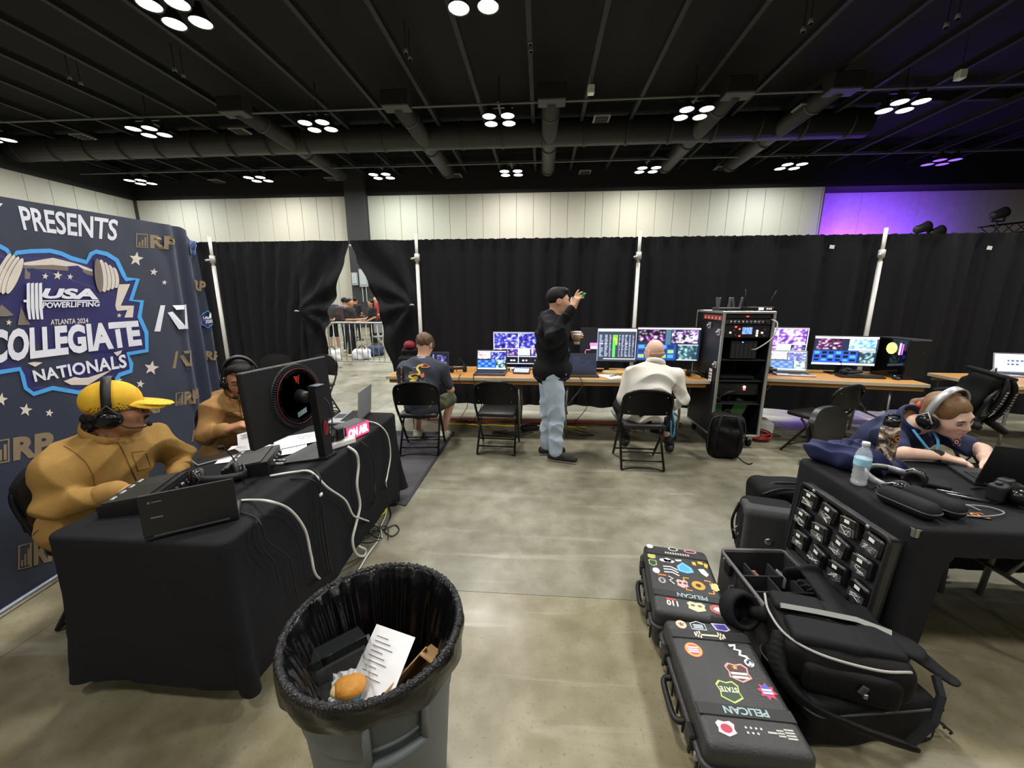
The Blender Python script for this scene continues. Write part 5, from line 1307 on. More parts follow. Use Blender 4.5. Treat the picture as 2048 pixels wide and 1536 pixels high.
# ------------------------------------------------------------------ backpacks
m_nylon = M('black_nylon', (14, 14, 15), .65, noise=(70, .15), bump=(120, .12), spec=.2); m_nylon2 = M('charcoal_nylon', (24, 24, 26), .7, noise=(70, .15), bump=(110, .12), spec=.2); m_strapw = M('grey_webbing', (150, 150, 146), .6)
t = thing('backpack', 'black backpack standing on the floor against the rack', 'backpack', (1.95, 4.00, 0), R(-12), 'backpacks')
sdf_obj('body', [rbx((0, 0, .235), (.165, .10, .235), .08, k=.03), rbx((0, -.09, .17), (.13, .05, .16), .05, k=.02)], .010, m_nylon, t, disp=lambda X: .006 * np.sin(X[:, 2] * 38 + 2 * np.sin(X[:, 0] * 15)))
for sx in (-1, 1): MB().tube(spline([(sx * .07, -.10, .46), (sx * .10, -.155, .36), (sx * .12, -.15, .2), (sx * .10, -.13, .06)], 5), .014, 8).build('strap', m_nylon2, t, True)
MB().tube(spline([(-.04, 0, .465), (0, 0, .50), (.04, 0, .465)], 4), .008, 8).build('top_handle', m_nylon2, t, True)
MB().tube(spline([(.155, -.06, .08), (.17, -.075, .25), (.14, -.07, .42), (0, -.08, .455), (-.14, -.07, .42), (-.17, -.075, .25), (-.155, -.06, .08)], 5), .006, 6).build('zipper', m_dgrey, t, True)
cable('loose_strap', [(.10, -.13, .06), (.15, -.18, .02), (.2, -.2, .008), (.24, -.16, .008)], .006, m_nylon2, t)
# big backpack on the chair
t = thing('backpack', 'large black camera backpack on a chair right of the computer tower', 'backpack', (4.16, 3.96, .475), rot=(R(14), R(10), R(25)), group='backpacks')
sdf_obj('body', [rbx((0, 0, .24), (.165, .11, .235), .05, k=.03), rbx((0, .10, .22), (.14, .05, .17), .04, k=.02)], .010, m_nylon, t, disp=lambda X: .004 * np.sin(X[:, 2] * 30 + X[:, 0] * 9))
box('lid', (0, .02, .475), (.33, .26, .035), m_nylon2, t, bev=.014, seg=2)
for sx in (-1, 1):
    st = MB().tube(spline([(sx * .07, -.10, .46), (sx * .09, -.15, .38), (sx * .11, -.17, .2), (sx * .13, -.13, .04)], 6), .024, 8).build('shoulder_strap', m_nylon, t, True)
    for k in range(8): box('webbing_loop', (sx * (.092 + .0025 * k), -.186 - .001 * k + .002 * abs(k - 4), .355 - .026 * k), (.036, .006, .014), m_strapw, st, rot=(.1, 0, 0))
MB().tube(spline([(-.05, .02, .49), (0, .02, .53), (.05, .02, .49)], 4), .008, 8).build('top_handle', m_strapw, t, True)
MB().tube(spline([(.17, -.02, .40), (.185, -.05, .28), (.18, -.08, .15)], 4), .008, 6).build('side_strap', m_nylon2, t, True)
sdf_obj('hip_belt', [cap((-.16, -.12, .05), (-.30, -.22, .01), .035, .03, k=.02), cap((.15, -.12, .05), (.20, -.24, .0), .035, .03, k=.02)], .010, m_nylon, t)
t = thing('equipment_pouch', 'black pouch with grey lettering hanging under the large backpack', 'pouch', aty(1884, 782, 3.80), R(20)); box('body', (0, 0, -.02), (.20, .06, .11), m_nylon, t, bev=.02, seg=2); mb = MB(); put_text(mb, 'TIBA', lambda a, b: V(-.06 + .10 * a, -.0315, -.03 + .03 * b), 0, 0, 1, 1, bold=.03); mb.build('lettering', m_strapw, t)
MB().tube([(-.08, 0, .03), (-.05, .02, .12)], .006, 6).build('strap', m_nylon2, t)
t = thing('duffel_bag', 'dark brown jacket bundle on the rightmost desk', 'jacket', (5.52, 4.42, DZ), R(-10)); sdf_obj('cloth', [ell((0, 0, .10), (.26, .14, .12), k=.05), ell((.2, 0, .16), (.2, .13, .15), k=.05), sub(rbx((0, 0, -.1), (.8, .5, .1), .005, k=.01))], .014, M('dark_brown_cloth', (36, 28, 24), .85), t, disp=lambda X: .01 * np.sin(X[:, 0] * 22 + X[:, 2] * 30))

# ------------------------------------------------------------------ floor clutter under the desks
m_co = M('cable_orange', (206, 92, 66), .5)
for i, (y, x0, x1, lb, m) in enumerate([(4.98, -1.6, 1.75, 'orange cable running along the floor under the desks', m_co), (5.06, -1.4, 1.9, 'second orange cable along the floor by the drape hem', m_co), (4.80, -1.2, .6, 'yellow cable along the floor under the left desk', m_cy)]):
    cable('floor_cable', [(x0 + (x1 - x0) * k / 12, y + .05 * wob(k * .9, i), .010) for k in range(13)], .009, m, label=lb)
random.seed(11)
for i in range(16):
    x = random.choice([random.uniform(-1.1, .1), random.uniform(.3, 1.5), random.uniform(2.6, 3.8)]); y = random.uniform(4.55, 5.1); m = [m_cb, m_cb, m_cg, m_cb][i % 4]
    pts = [V(x + random.uniform(-.25, .25), y + random.uniform(-.12, .12), .006 + .004 * (k % 3)) for k in range(7)]
    cable('floor_cable', pts, .004, m, label=('grey' if i % 4 == 2 else 'black') + ' cable loop in the tangle under the production desks', group='tangled cables under the desks')
for i, (x, y, lb) in enumerate([(-.95, 4.60, 'black cable dangling from the desk edge by the T-shirt person'), (-.78, 4.42, 'black cable dangling left of the empty chair'), (.45, 4.50, 'black cable dangling under the dark laptop')]):
    cable('hanging_cable', [(x, 4.40 + .1, DZ + .005), (x + .02, 4.29, .735), (x + .05, 4.29, .60), (x + .1, 4.36, .40), (x - .02, 4.5, .15), (x + .15, 4.7, .01)], .004, m_cb, label=lb)
for i, (x, y, lb) in enumerate([(-.12, 4.66, 'black power brick on the floor under the desk joint'), (1.5, 4.75, 'black power brick on the floor behind the bald person')]):
    t = thing('power_brick', lb, 'adapter', (x, y, 0), R(20 + 30 * i)); box('case', (0, 0, .03), (.22, .11, .06), m_blk, t, bev=.01); MB().tube([(.11, 0, .03), (.16, .02, .02), (.2, .06, .008)], .006, 6).build('lead', m_cb, t)
t = thing('white_carton', 'white flat carton on the floor under the right desk', 'carton', (2.72, 4.95, 0), R(-10)); box('body', (0, 0, .06), (.42, .3, .12), m_white, t, bev=.004); box('flap', (0, -.02, .124), (.40, .24, .005), m_paper, t)
t = thing('red_cable_basket', 'bundle of red network cable on the floor right of the rack', 'cable bundle', (2.60, 4.55, .0), 0)
for k in range(6): MB().tube([(.12 * math.cos(a) + .02 * math.sin(k * 3), .12 * math.sin(a) + .02 * math.cos(k * 5), .012 + .014 * k) for a in [2 * PI * i / 20 for i in range(20)]], .008, 6, closed=True).build('cable_turn', M('cable_red', (170, 50, 46), .5), t, True)
# dark rug under the first chair
rug = thing('floor_mat', 'dark grey mat on the floor between desk and first chair', 'mat', (-1.52, 3.62, 0)); box('pile', (0, 0, .004), (.90, 1.75, .008), M('mat_grey', (70, 68, 72), .9, noise=(6, .35), bump=(90, .3)), rug); 
for sx in (-1, 1): box('border', (sx * .455, 0, .005), (.03, 1.78, .010), M('mat_edge', (44, 44, 50), .8), rug, bev=.002)
# black bag and red cap at the desk end near the gap
t = thing('equipment_bag', 'black bag with red piping at the left end of the desk', 'bag', (-1.67, 4.76, DZ), R(15)); sdf_obj('body', [rbx((0, 0, .09), (.13, .10, .09), .04, k=.02)], .010, m_nylon, t)
MB().tube([(.125 * math.cos(a), .095 * math.sin(a), .10) for a in [2 * PI * i / 20 for i in range(20)]], .005, 6, closed=True).build('piping', M('piping_red', (190, 40, 40), .5), t, True)
MB().tube(spline([(-.08, 0, .13), (0, 0, .2), (.08, 0, .13)], 5), .007, 6).build('handle', m_nylon2, t, True)
# ================================================================== RIGHT TABLE
folding_table('folding table hidden under the black cloth where the woman works', (2.37, 1.80, 0), 0, 1.80, .69, .732, m_plain, m_legsteel, inset=.80)
def hem_r(x, y, nx, ny):
    if ny < -.5:
        t_ = min(1., max(0., (x + .915 - .085) / .07)); return .06 + (.63 - .06) * t_ * t_ * (3 - 2 * t_)
    return .07
cloth('tablecloth', 'black cloth over the table where the woman works, short at the front', (2.37, 1.80, 0), .915, .355, .74, .07, 5., wave=.012, hemfn=hem_r, cornerfold=.06)
def glogo(lid, f):
    mb = MB()
    flat_poly(mb, [(.47, .46), (.49, .43), (.51, .43), (.53, .46), (.535, .51), (.52, .545), (.50, .54), (.48, .545), (.465, .51)], f); flat_poly(mb, [(.50, .55), (.515, .58), (.505, .585)], f)
    mb.build('logo', M('lid_logo_dark', (34, 36, 40), .2, .5), lid)
laptop('dark grey laptop with rounded lid that the woman types on', (2.265, 1.905, TZ), R(159.5), .312, .22, 108, scr(12, 20, (60, 66, 90)), M('space_grey_aluminium', (58, 60, 64), .4, .6), glogo)
# water bottle
t = thing('water_bottle', 'clear plastic water bottle with blue label on the right table', 'water bottle', (1.535, 1.825, TZ))
m_pet = M('pet_plastic_highlight', (240, 244, 246), .06, alpha=.24, spec=1.)  # clear plastic; the white in its colour stands in for highlights
MB().lathe([(.0, .006), (.022, .0), (.030, .004), (.032, .02), (.029, .03), (.032, .04), (.029, .052), (.032, .064), (.029, .076), (.032, .088), (.0325, .10), (.0325, .135), (.031, .15), (.024, .172), (.014, .186), (.0135, .196)], 28).build('shell', m_pet, t, True)
MB().lathe([(0, .008), (.026, .006), (.028, .02), (.0265, .03), (.029, .04), (.0265, .052), (.029, .064), (.0265, .076), (.029, .09), (.029, .098), (0, .098)], 20).build('water', M('water', (225, 236, 240), .03, alpha=.13, spec=1.), t, True)  # whitish water colour has the bottle's highlights painted in too
MB().lathe([(.0329, .098), (.0331, .10), (.0331, .132), (.0329, .134)], 28).build('label_band', M('label_blue_white', (150, 196, 232), .4, noise=(30, .5)), t, True)
MB().lathe([(.0, .214), (.0145, .213), (.0155, .209), (.0155, .194), (.0, .193)], 20).build('cap', m_white, t, True)
# flask with printed camouflage
t = thing('steel_flask', 'tall flask with brown and white painted pattern beside the headphones', 'flask', (1.752, 1.965, TZ))
fl = bpy.data.materials.new('flask_paint'); fl.use_nodes = True; nt = fl.node_tree; bs = nt.nodes['Principled BSDF']; n_ = nt.nodes.new('ShaderNodeTexNoise'); n_.inputs['Scale'].default_value = 14; n_.inputs['Detail'].default_value = 2; n_.inputs['Distortion'].default_value = 1.5
tc_ = nt.nodes.new('ShaderNodeTexCoord'); nt.links.new(tc_.outputs['Object'], n_.inputs['Vector']); cr_ = nt.nodes.new('ShaderNodeValToRGB'); cr_.color_ramp.interpolation = 'CONSTANT'
e_ = cr_.color_ramp.elements; e_[0].position = 0; e_[0].color = (*S(40, 30, 32), 1); e_[1].position = .42; e_[1].color = (*S(108, 92, 80), 1)
for ps, c in ((.52, (176, 160, 138)), (.60, (226, 220, 212)), (.66, (70, 50, 50))): q = e_.new(ps); q.color = (*S(*c), 1)
nt.links.new(n_.outputs[0], cr_.inputs[0]); nt.links.new(cr_.outputs[0], bs.inputs['Base Color']); bs.inputs['Roughness'].default_value = .3
MB().lathe([(0, 0), (.036, 0), (.038, .006), (.038, .235), (.034, .25), (.026, .255)], 32).build('body', fl, t, True)
MB().lathe([(.031, .252), (.032, .262), (.032, .285), (.026, .29), (0, .29)], 28).build('cap', m_blk2, t, True)
MB().tube(spline([(-.026, 0, .28), (-.026, 0, .305), (.026, 0, .305), (.026, 0, .28)], 4), .006, 8).build('carry_loop', m_blk2, t, True)
def ff(u, v): a = R(-75) + u / .038; return V(.0388 * math.cos(a), .0388 * math.sin(a), v)
mb = MB(); m_org = M('print_orange', (224, 132, 44), .5)
thick(mb, circ(0, .195, .010, n=14), .005, ff)
for sx in (-1, 1):
    for sy in (-1, 1): thick(mb, [(sx * .022, .195 + sy * .010), (sx * .022, .195 + sy * .022), (sx * .010, .195 + sy * .022)], .004, ff, False)
mb.build('ring_mark', m_org, t)
headphones('silver-banded headphones lying in front of the flask', (1.665, 1.79, TZ + .045), (R(82), R(8), R(-150)), silver=True)
# two soft cases
m_eva = M('eva_black', (27, 27, 29), .75, bump=(120, .1), spec=.2)
def softcase(label, a, b):
    d_ = b - a; L = d_.length; t = thing('soft_case', label, 'case', (a + b) / 2, math.atan2(d_.y, d_.x), 'oblong soft cases')
    sdf_obj('shell', [rbx((0, 0, .036), (L / 2, .045, .036), .034, k=.01)], .006, m_eva, t)
    MB().tube([(x, y, .036) for x, y, _, _ in rrect(L / 2 + .001, .046, .038, 8, .02)], .004, 6, closed=True).build('zipper', m_dgrey, t, True)
    MB().tube([(-L / 2, .0, .036), (-L / 2 - .018, .004, .05), (-L / 2 - .03, .0, .03)], .004, 6).build('pull', m_blk, t)
softcase('oblong black zip case at the front corner of the right table', V(1.515, 1.685, TZ), V(1.575, 1.49, TZ))
softcase('oblong grey-black zip case second from the table corner', V(1.625, 1.70, TZ), V(1.69, 1.51, TZ))
t = thing('wallet', 'flat dark grey pouch lying between headphones and laptop', 'pouch', (1.86, 1.86, TZ), R(-35)); sdf_obj('body', [rbx((0, 0, .010), (.085, .05, .010), .009, k=.004)], .004, m_eva, t); MB().tube([(-.08, .045, .012), (.08, .045, .012)], .003, 6).build('zipper', m_dgrey, t)
# camera
t = thing('camera', 'black mirrorless camera on the right table before the laptop', 'camera', (2.03, 1.70, TZ), R(-160))
sdf_obj('body', [rbx((0, 0, .045), (.066, .028, .040), .012, k=.006), rbx((0, .0, .092), (.024, .022, .014), .008, k=.012), rbx((-.056, .016, .042), (.016, .022, .038), .012, k=.01)], .0045, m_blk, t)
ln = MB().lathe([(.0, 0), (.036, 0), (.037, .03), (.035, .034), (.035, .05), (.028, .052), (.02, .046), (0, .044)], 24, (.006, .026, .045), rotm(R(-90), 0, 0)).build('lens', m_blk2, t, True)
for x, z in ((-.04, .09), (.045, .09)): MB().lathe([(.011, -.004), (.011, .007), (0, .008)], 14, (x, 0, z)).build('dial', m_dgrey, t, True)
MB().tube(spline([(-.066, 0, .075), (-.11, -.03, .03), (-.09, -.09, .006), (-.02, -.10, .006)], 5), .004, 6).build('strap', m_nylon2, t, True)
# pens, cable, sticker, cup
for i, (px, py, a) in enumerate([(1905, 985, -28), (1925, 993, -30), (1955, 1000, -27)]):
    p = atz(px, py, TZ + .006); t = thing('stylus', ['silver pen nearest the pouch', 'silver pen in the middle of the three by the camera', 'black pen nearest the camera'][i], 'pen', p, R(a), 'pens by the camera'); MB().cyl((-.05, 0, 0), (.05, 0, 0), .0045, n=8).build('barrel', m_blk if i == 2 else m_metal, t, True); MB().cyl((.05, 0, 0), (.062, 0, 0), .004, .001, n=8).build('tip', m_blk, t)
c0 = atz(1925, 1020, TZ + .006)
cable('cable', [c0 + V(.07 * math.cos(a) * (1 + .15 * k), .05 * math.sin(a), .002 * (k % 2)) for k, a in enumerate([0, .8, 1.6, 2.4, 3.2, 4.0, 4.8, 5.6, 6.3, 7.1, 8.2])], .0028, m_cg, label='thin grey cable coiled in front of the camera')
t = thing('sticker_card', 'orange ring-logo sticker on the black cloth', 'sticker', atz(1950, 1030, TZ + .001), R(-12)); box('backing', (0, 0, .0008), (.075, .05, .0016), m_blk, t)
mb = MB(); f = lambda x, y: V(x, y, .0022); thick(mb, circ(0, 0, .012, n=14), .006, f)
for sx in (-1, 1):
    for sy in (-1, 1): thick(mb, [(sx * .032, sy * .010), (sx * .032, sy * .021), (sx * .018, sy * .021)], .004, f, False)
mb.build('ring_mark', m_org, t)
t = thing('paper_cup', 'white cup at the right edge of the table', 'cup', (2.155, 1.655, TZ)); MB().lathe([(.0, .002), (.026, 0), (.028, .004), (.036, .085), (.038, .088), (.034, .088), (.026, .008), (0, .008)], 24).build('wall', m_paper, t, True); MB().lathe([(.0375, .085), (.039, .088), (.0375, .091), (.036, .088), (.0375, .085)], 24).build('rim', m_white, t, True)
# navy jacket heap
m_navyc = M('navy_cloth', (26, 34, 74), .75, noise=(40, .15))
def wr(X): return -.009 * (1 - 2 * np.abs(np.sin(X[:, 0] * 40 + 2.5 * np.sin(X[:, 1] * 14) + X[:, 2] * 30))) + .005 * np.sin(X[:, 1] * 45 + X[:, 2] * 30)
t = thing('jacket', 'crumpled navy jacket heaped on the far corner of the right table', 'jacket', (1.66, 2.03, TZ)); sdf_obj('cloth', [ell((0, 0, .05), (.12, .11, .085), k=.05), ell((-.09, .05, .05), (.10, .07, .06), k=.05), ell((.09, -.06, .03), (.11, .07, .05), k=.05), ell((-.03, -.05, .07), (.09, .07, .06), k=.04), ell((-.13, .08, .085), (.07, .05, .035), k=.03), sub(rbx((0, 0, -.1), (.5, .5, .1), .003, k=.006))], .006, m_navyc, t, disp=wr)
sdf_obj('collar', [cap((-.05, .0, .12), (.06, .03, .115), .028, .02, k=.02)], .007, M('navy_cloth_dark', (26, 32, 70), .75), t, disp=wr)

# ================================================================== HARD CASES
m_pel = M('case_black_resin', (46, 46, 47), .45, noise=(40, .1), bump=(140, .25)); m_pel2 = M('case_black_ribs', (19, 19, 20), .5)
m_teal = M('lettering_teal', (146, 168, 170), .5)
def hard_case(label, loc, rz, L, W, H, open_=None):
    t = thing('hard_case', label, 'hard case', loc, rz, 'hard equipment cases'); hb = H * (.62 if open_ is None else .9)
    def shell(z0, z1, nm, inset):
        mb = MB(); mb.box((0, 0, (z0 + z1) / 2), (W - inset, L - inset, z1 - z0), bev=.028, seg=4); o = mb.build(nm, m_pel, t, True); autosmooth(o, 40); return o
    if open_ is None:
        b = shell(.012, hb + .02, 'base', .012); ld = shell(hb - .03, H, 'lid', .0)
        MB().tube([(x, y, hb) for x, y, _, _ in rrect(W / 2 + .005, L / 2 + .005, .035, 8, .05)], .011, 8, closed=True).build('rim', m_pel, t, True)
    else: b = None; ld = None
    return t, ld, b, hb
def latch_set(t, W, L, hb, side=-1):
    for y in (-.17, .17):
        l_ = box('latch', (side * (W / 2 + .012), y * L / .56, hb - .012), (.022, .055, .062), m_pel2, t, bev=.005); box('padlock_eye', (side * (W / 2 + .010), (y + (.06 if y > 0 else -.06)) * L / .56, hb - .02), (.014, .016, .03), m_metal, l_, bev=.003)
    h = MB().tube(spline([(side * (W / 2), -.085, hb - .045), (side * (W / 2 + .035), -.075, hb - .05), (side * (W / 2 + .04), 0, hb - .052), (side * (W / 2 + .035), .075, hb - .05), (side * (W / 2), .085, hb - .045)], 5), .012, 8).build('handle', m_pel2, t, True)
    for k in range(7): box('rib', (side * (W / 2 + .001), (-.22 + .073 * k) * L / .56, hb * .45), (.008, .012, hb * .6), m_pel2, t, bev=.002)
def dress(t, W, L, H, bands):
    for y in bands: box('band', (0, y, H + .0015), (W * .94, .042, .005), m_pel2, t, bev=.002)
CW, CL, CH = .335, .52, .22
def SK(H):
    def g(name, t, col, polys=(), strokes=(), texts=(), layer=0, q=False):
        f = lambda x, y: V(x, y, H + .0012 + .0006 * layer + (.004 if q else 0)); mb = MB()
        for p in polys: flat_poly(mb, p, f)
        for p, w_, c in strokes: thick(mb, p, w_, f, c)
        for body, x0, y0, x1, y1 in texts: put_text(mb, body, f, x1, y1, x0, y0, bold=.03)       # read from the far side
        return mb.build(name, M('st_%d_%d_%d' % col, col, .45), t)
    return g
def bars(x0, y0, x1, y1, n): return [[(x0, y0 + (y1 - y0) * (k + .15) / n), (x1, y0 + (y1 - y0) * (k + .15) / n), (x1, y0 + (y1 - y0) * (k + .8) / n), (x0, y0 + (y1 - y0) * (k + .8) / n)] for k in range(n)]
def badge(cx_, cy_, w_, h_): return [(cx_ + w_ * a, cy_ + h_ * b) for a, b in [(-.5, .3), (-.3, .5), (0, .42), (.3, .5), (.5, .3), (.42, 0), (.48, -.25), (.2, -.4), (0, -.5), (-.2, -.4), (-.48, -.25), (-.42, 0)]]
# near case
t2, ld, b, hb = hard_case('near hard case on the floor with few stickers, in front of the other', (.725, 1.245, 0), R(-2), CL, CW, CH)
latch_set(t2, CW, CL, hb); dress(t2, CW, CL, CH, (.175, -.135)); g = SK(CH)
g('maker_lettering', t2, (146, 168, 170), texts=[('PELICAN', -.07, -.148, .075, -.122)], q=True)
g('round_sticker', t2, (232, 84, 96), polys=[circ(-.09, .10, .034)]); g('sticker_print', t2, (246, 170, 60), strokes=[(circ(-.09, .10, .028), .006, True)], layer=1); g('sticker_print', t2, (250, 240, 236), polys=bars(-.112, .085, -.07, .115, 3), layer=2)
sq = [(.06, .135), (.085, .14), (.075, .12), (.095, .115), (.085, .095), (.105, .09), (.115, .065), (.10, .05)]
g('squiggle_sticker', t2, (236, 236, 236), strokes=[(sq, .012, False), (circ(.105, .062, .014, n=12), .007, True)])
g('badge_sticker', t2, (236, 150, 140), polys=[badge(.045, .015, .085, .08)]); g('sticker_print', t2, (70, 30, 40), polys=[badge(.045, .015, .072, .066)], layer=1); g('sticker_print', t2, (246, 226, 220), polys=bars(.016, -.012, .074, .018, 2), layer=2); g('sticker_print', t2, (240, 160, 60), polys=[star_poly(.04, .035, .012)], layer=2)
g('badge_sticker', t2, (186, 206, 110), polys=[badge(-.02, -.065, .08, .085)]); g('sticker_print', t2, (40, 60, 36), polys=[badge(-.02, -.065, .07, .073)], layer=1); g('sticker_print', t2, (226, 236, 190), texts=[('STATE', -.05, -.068, .01, -.048)], layer=2)
g('star_sticker', t2, (210, 50, 80), polys=[star_poly(.115, -.05, .034, .2, .6, 8)]); g('sticker_print', t2, (60, 80, 190), polys=[circ(.115, -.045, .016, .02)], layer=1); g('sticker_print', t2, (240, 236, 240), polys=bars(.098, -.062, .132, -.04, 2), layer=2)
g('face_sticker', t2, (236, 190, 200), polys=[badge(-.085, -.195, .06, .05)]); g('sticker_print', t2, (170, 50, 70), polys=[circ(-.085, -.195, .018, .014)], layer=1)
for k in range(7): g('dot_sticker', t2, (216, 216, 216), polys=[star_poly(-.02 + .016 * (k % 4), -.185 - .016 * (k // 4), .005, .4, .5)])
g('lettering_sticker', t2, (170, 170, 162), polys=bars(.10, -.21, .13, -.175, 4) + bars(.075, -.205, .097, -.18, 3) + bars(.045, -.198, .073, -.188, 1))
g('round_sticker', t2, (232, 190, 150), polys=[circ(-.10, .225, .022)]); g('sticker_print', t2, (150, 60, 110), polys=[star_poly(-.10, .225, .015)], layer=1)
g('house_sticker', t2, (200, 212, 226), strokes=[([(-.06, .205), (-.06, .235), (-.03, .248), (.0, .235), (.0, .205)], .004, True)]); g('sticker_print', t2, (190, 204, 220), polys=bars(-.050, .21, -.010, .233, 3))
g('state_sticker', t2, (196, 196, 230), polys=[[(.03, .245), (.09, .245), (.10, .215), (.08, .205), (.04, .21)]]); g('sticker_print', t2, (80, 70, 150), polys=[[(.038, .24), (.085, .24), (.092, .218), (.078, .21), (.045, .214)]], layer=1)
g('barbell_sticker', t2, (214, 206, 180), polys=[[(-.055, .170), (.055, .170), (.055, .178), (-.055, .178)]] + [[(s_ * x, .175 - h_), (s_ * (x + .006), .175 - h_), (s_ * (x + .006), .175 + h_), (s_ * x, .175 + h_)][::s_] for s_ in (-1, 1) for x, h_ in ((.035, .018), (.045, .015), (.055, .011))], q=True)
def fface(name, col, texts=(), polys=(), strokes=()):
    f = lambda x, z: V(x, -CL / 2 + .0045, z); mb = MB()
    for body, x0, z0, x1, z1_ in texts: put_text(mb, body, f, x1, z1_, x0, z0, bold=.04)
    for p in polys: flat_poly(mb, p, f)
    for p, w_, c in strokes: thick(mb, p, w_, f, c)
    return mb.build(name, M('st_%d_%d_%d' % col, col, .45), t2)
fface('lettering_sticker', (220, 120, 126), texts=[('SBD', -.13, .075, -.085, .105)], strokes=[([(-.137, .068), (-.078, .068), (-.078, .112), (-.137, .112)], .003, True)])
fface('lettering_sticker', (176, 86, 96), polys=[[(-.03 + .016 * k, z), (-.019 + .016 * k, z), (-.019 + .016 * k, z + .018), (-.03 + .016 * k, z + .018)] for k in range(4) for z in (.07, .094)]); fface('lettering_sticker', (226, 226, 222), polys=[[(.085 + .018 * k, z), (.099 + .018 * k, z), (.099 + .018 * k, z + .022), (.085 + .018 * k, z + .022)] for k in range(3) for z in (.062, .088)])
mb = MB(); flat_poly(mb, [(-.01, -.05), (.012, -.045), (.004, .04), (-.016, .03)], lambda a, b_: V(-CW / 2 + .004, -.20 + a, .10 + b_)); mb.build('warning_label', m_white, t2)
# far case
t1, ld, b, hb = hard_case('farther hard case crowded with colourful stickers', (.745, 1.775, 0), R(-9), CL, CW, CH)
latch_set(t1, CW, CL, hb); dress(t1, CW, CL, CH, (.185, -.135)); g = SK(CH)
g('maker_lettering', t1, (146, 168, 170), texts=[('PELICAN', -.05, -.148, .085, -.122)], q=True); g('lettering_sticker', t1, (186, 184, 172), polys=[[(-.06 + .013 * k, .178), (-.051 + .013 * k, .178), (-.051 + .013 * k, .193), (-.06 + .013 * k, .193)] for k in range(10)], q=True)
g('drop_sticker', t1, (62, 160, 220), polys=[[(.02, .125), (-.015, .085), (-.012, .045), (.03, .035), (.065, .05), (.06, .085)]]); g('sticker_print', t1, (190, 225, 240), strokes=[([(.02, .115), (-.008, .083), (-.005, .052), (.03, .044), (.055, .055), (.05, .082)], .003, True)], layer=1)
g('ring_sticker', t1, (236, 150, 40), strokes=[(circ(.065, -.045, .022), .018, True)] + [([(.065 + sx * .062, -.045 + sy * .022), (.065 + sx * .062, -.045 + sy * .044), (.065 + sx * .036, -.045 + sy * .044)], .007, False) for sx in (-1, 1) for sy in (-1, 1)])
for k in range(3): g('chevron_sticker', t1, (228, 228, 228), strokes=[([(-.085 + .0 * k, .068 - .022 * k), (-.045, .072 - .022 * k), (-.015, .052 - .022 * k)], .008, False)])
g('cloud_sticker', t1, (206, 206, 206), polys=[circ(-.075, .12, .022, .014), circ(-.055, .125, .02, .018), circ(-.038, .118, .018, .012)])
g('badge_sticker', t1, (178, 178, 90), polys=[badge(-.135, .14, .045, .04)]); g('badge_sticker', t1, (150, 180, 110), polys=[badge(-.135, .085, .045, .055)]); g('sticker_print', t1, (36, 60, 34), polys=[badge(-.135, .085, .034, .042)], layer=1)
g('round_sticker', t1, (220, 206, 214), polys=[circ(-.125, .025, .018, .022)]); g('round_sticker', t1, (160, 152, 150), polys=[circ(-.105, -.045, .018, .022)]); g('sticker_print', t1, (60, 56, 56), polys=[circ(-.105, -.045, .008, .014)], layer=1)
g('bolt_sticker', t1, (214, 214, 210), strokes=[([(-.07, -.005), (-.05, -.02), (-.068, -.035), (-.048, -.06)], .006, False)]); g('skull_sticker', t1, (206, 170, 166), polys=[badge(-.01, -.05, .055, .06)]); g('sticker_print', t1, (90, 40, 44), polys=[circ(-.02, -.045, .008), circ(.003, -.045, .008)], layer=1)
g('yellow_sticker', t1, (240, 176, 40), polys=[[(.10, .15), (.125, .15), (.125, .125), (.10, .13)], [(.13, .14), (.15, .135), (.14, .10), (.128, .11)], [(.07, .14), (.088, .14), (.088, .11), (.07, .115)]])
g('white_sticker', t1, (226, 222, 222), polys=[[(.09, .085), (.12, .09), (.135, .05), (.12, .03), (.10, .05)], [(-.015, .14), (.02, .145), (.015, .13), (-.01, .125)]]); g('orange_strip', t1, (220, 130, 40), polys=[[(-.12, .0), (-.08, .0), (-.08, -.008), (-.12, -.008)]]); g('tan_sticker', t1, (196, 188, 120), polys=[badge(.14, -.04, .04, .06)])
g('number_sticker', t1, (232, 232, 230), texts=[('110', -.105, -.212, -.055, -.178)]); g('red_strip', t1, (196, 60, 70), polys=[[(-.105, -.176), (-.06, -.176), (-.06, -.166), (-.105, -.166)]])
g('face_sticker', t1, (206, 196, 160), polys=[badge(.025, -.195, .08, .06)]); g('sticker_print', t1, (110, 90, 60), polys=[circ(.01, -.188, .01, .007), circ(.04, -.188, .01, .007)], layer=1); g('round_sticker', t1, (176, 80, 70), polys=[circ(.115, -.19, .034, .028)]); g('sticker_print', t1, (226, 220, 216), polys=[circ(.12, -.19, .022, .013)], layer=1)
g('round_sticker', t1, (222, 222, 220), polys=[circ(-.135, .232, .018, .018)]); g('round_sticker', t1, (214, 214, 214), polys=[circ(-.01, .232, .026, .018)]); g('sticker_print', t1, (26, 26, 26), polys=[circ(-.01, .232, .02, .013)], layer=1); g('pink_sticker', t1, (220, 140, 150), strokes=[(circ(.08, .23, .03, .013), .007, True)])
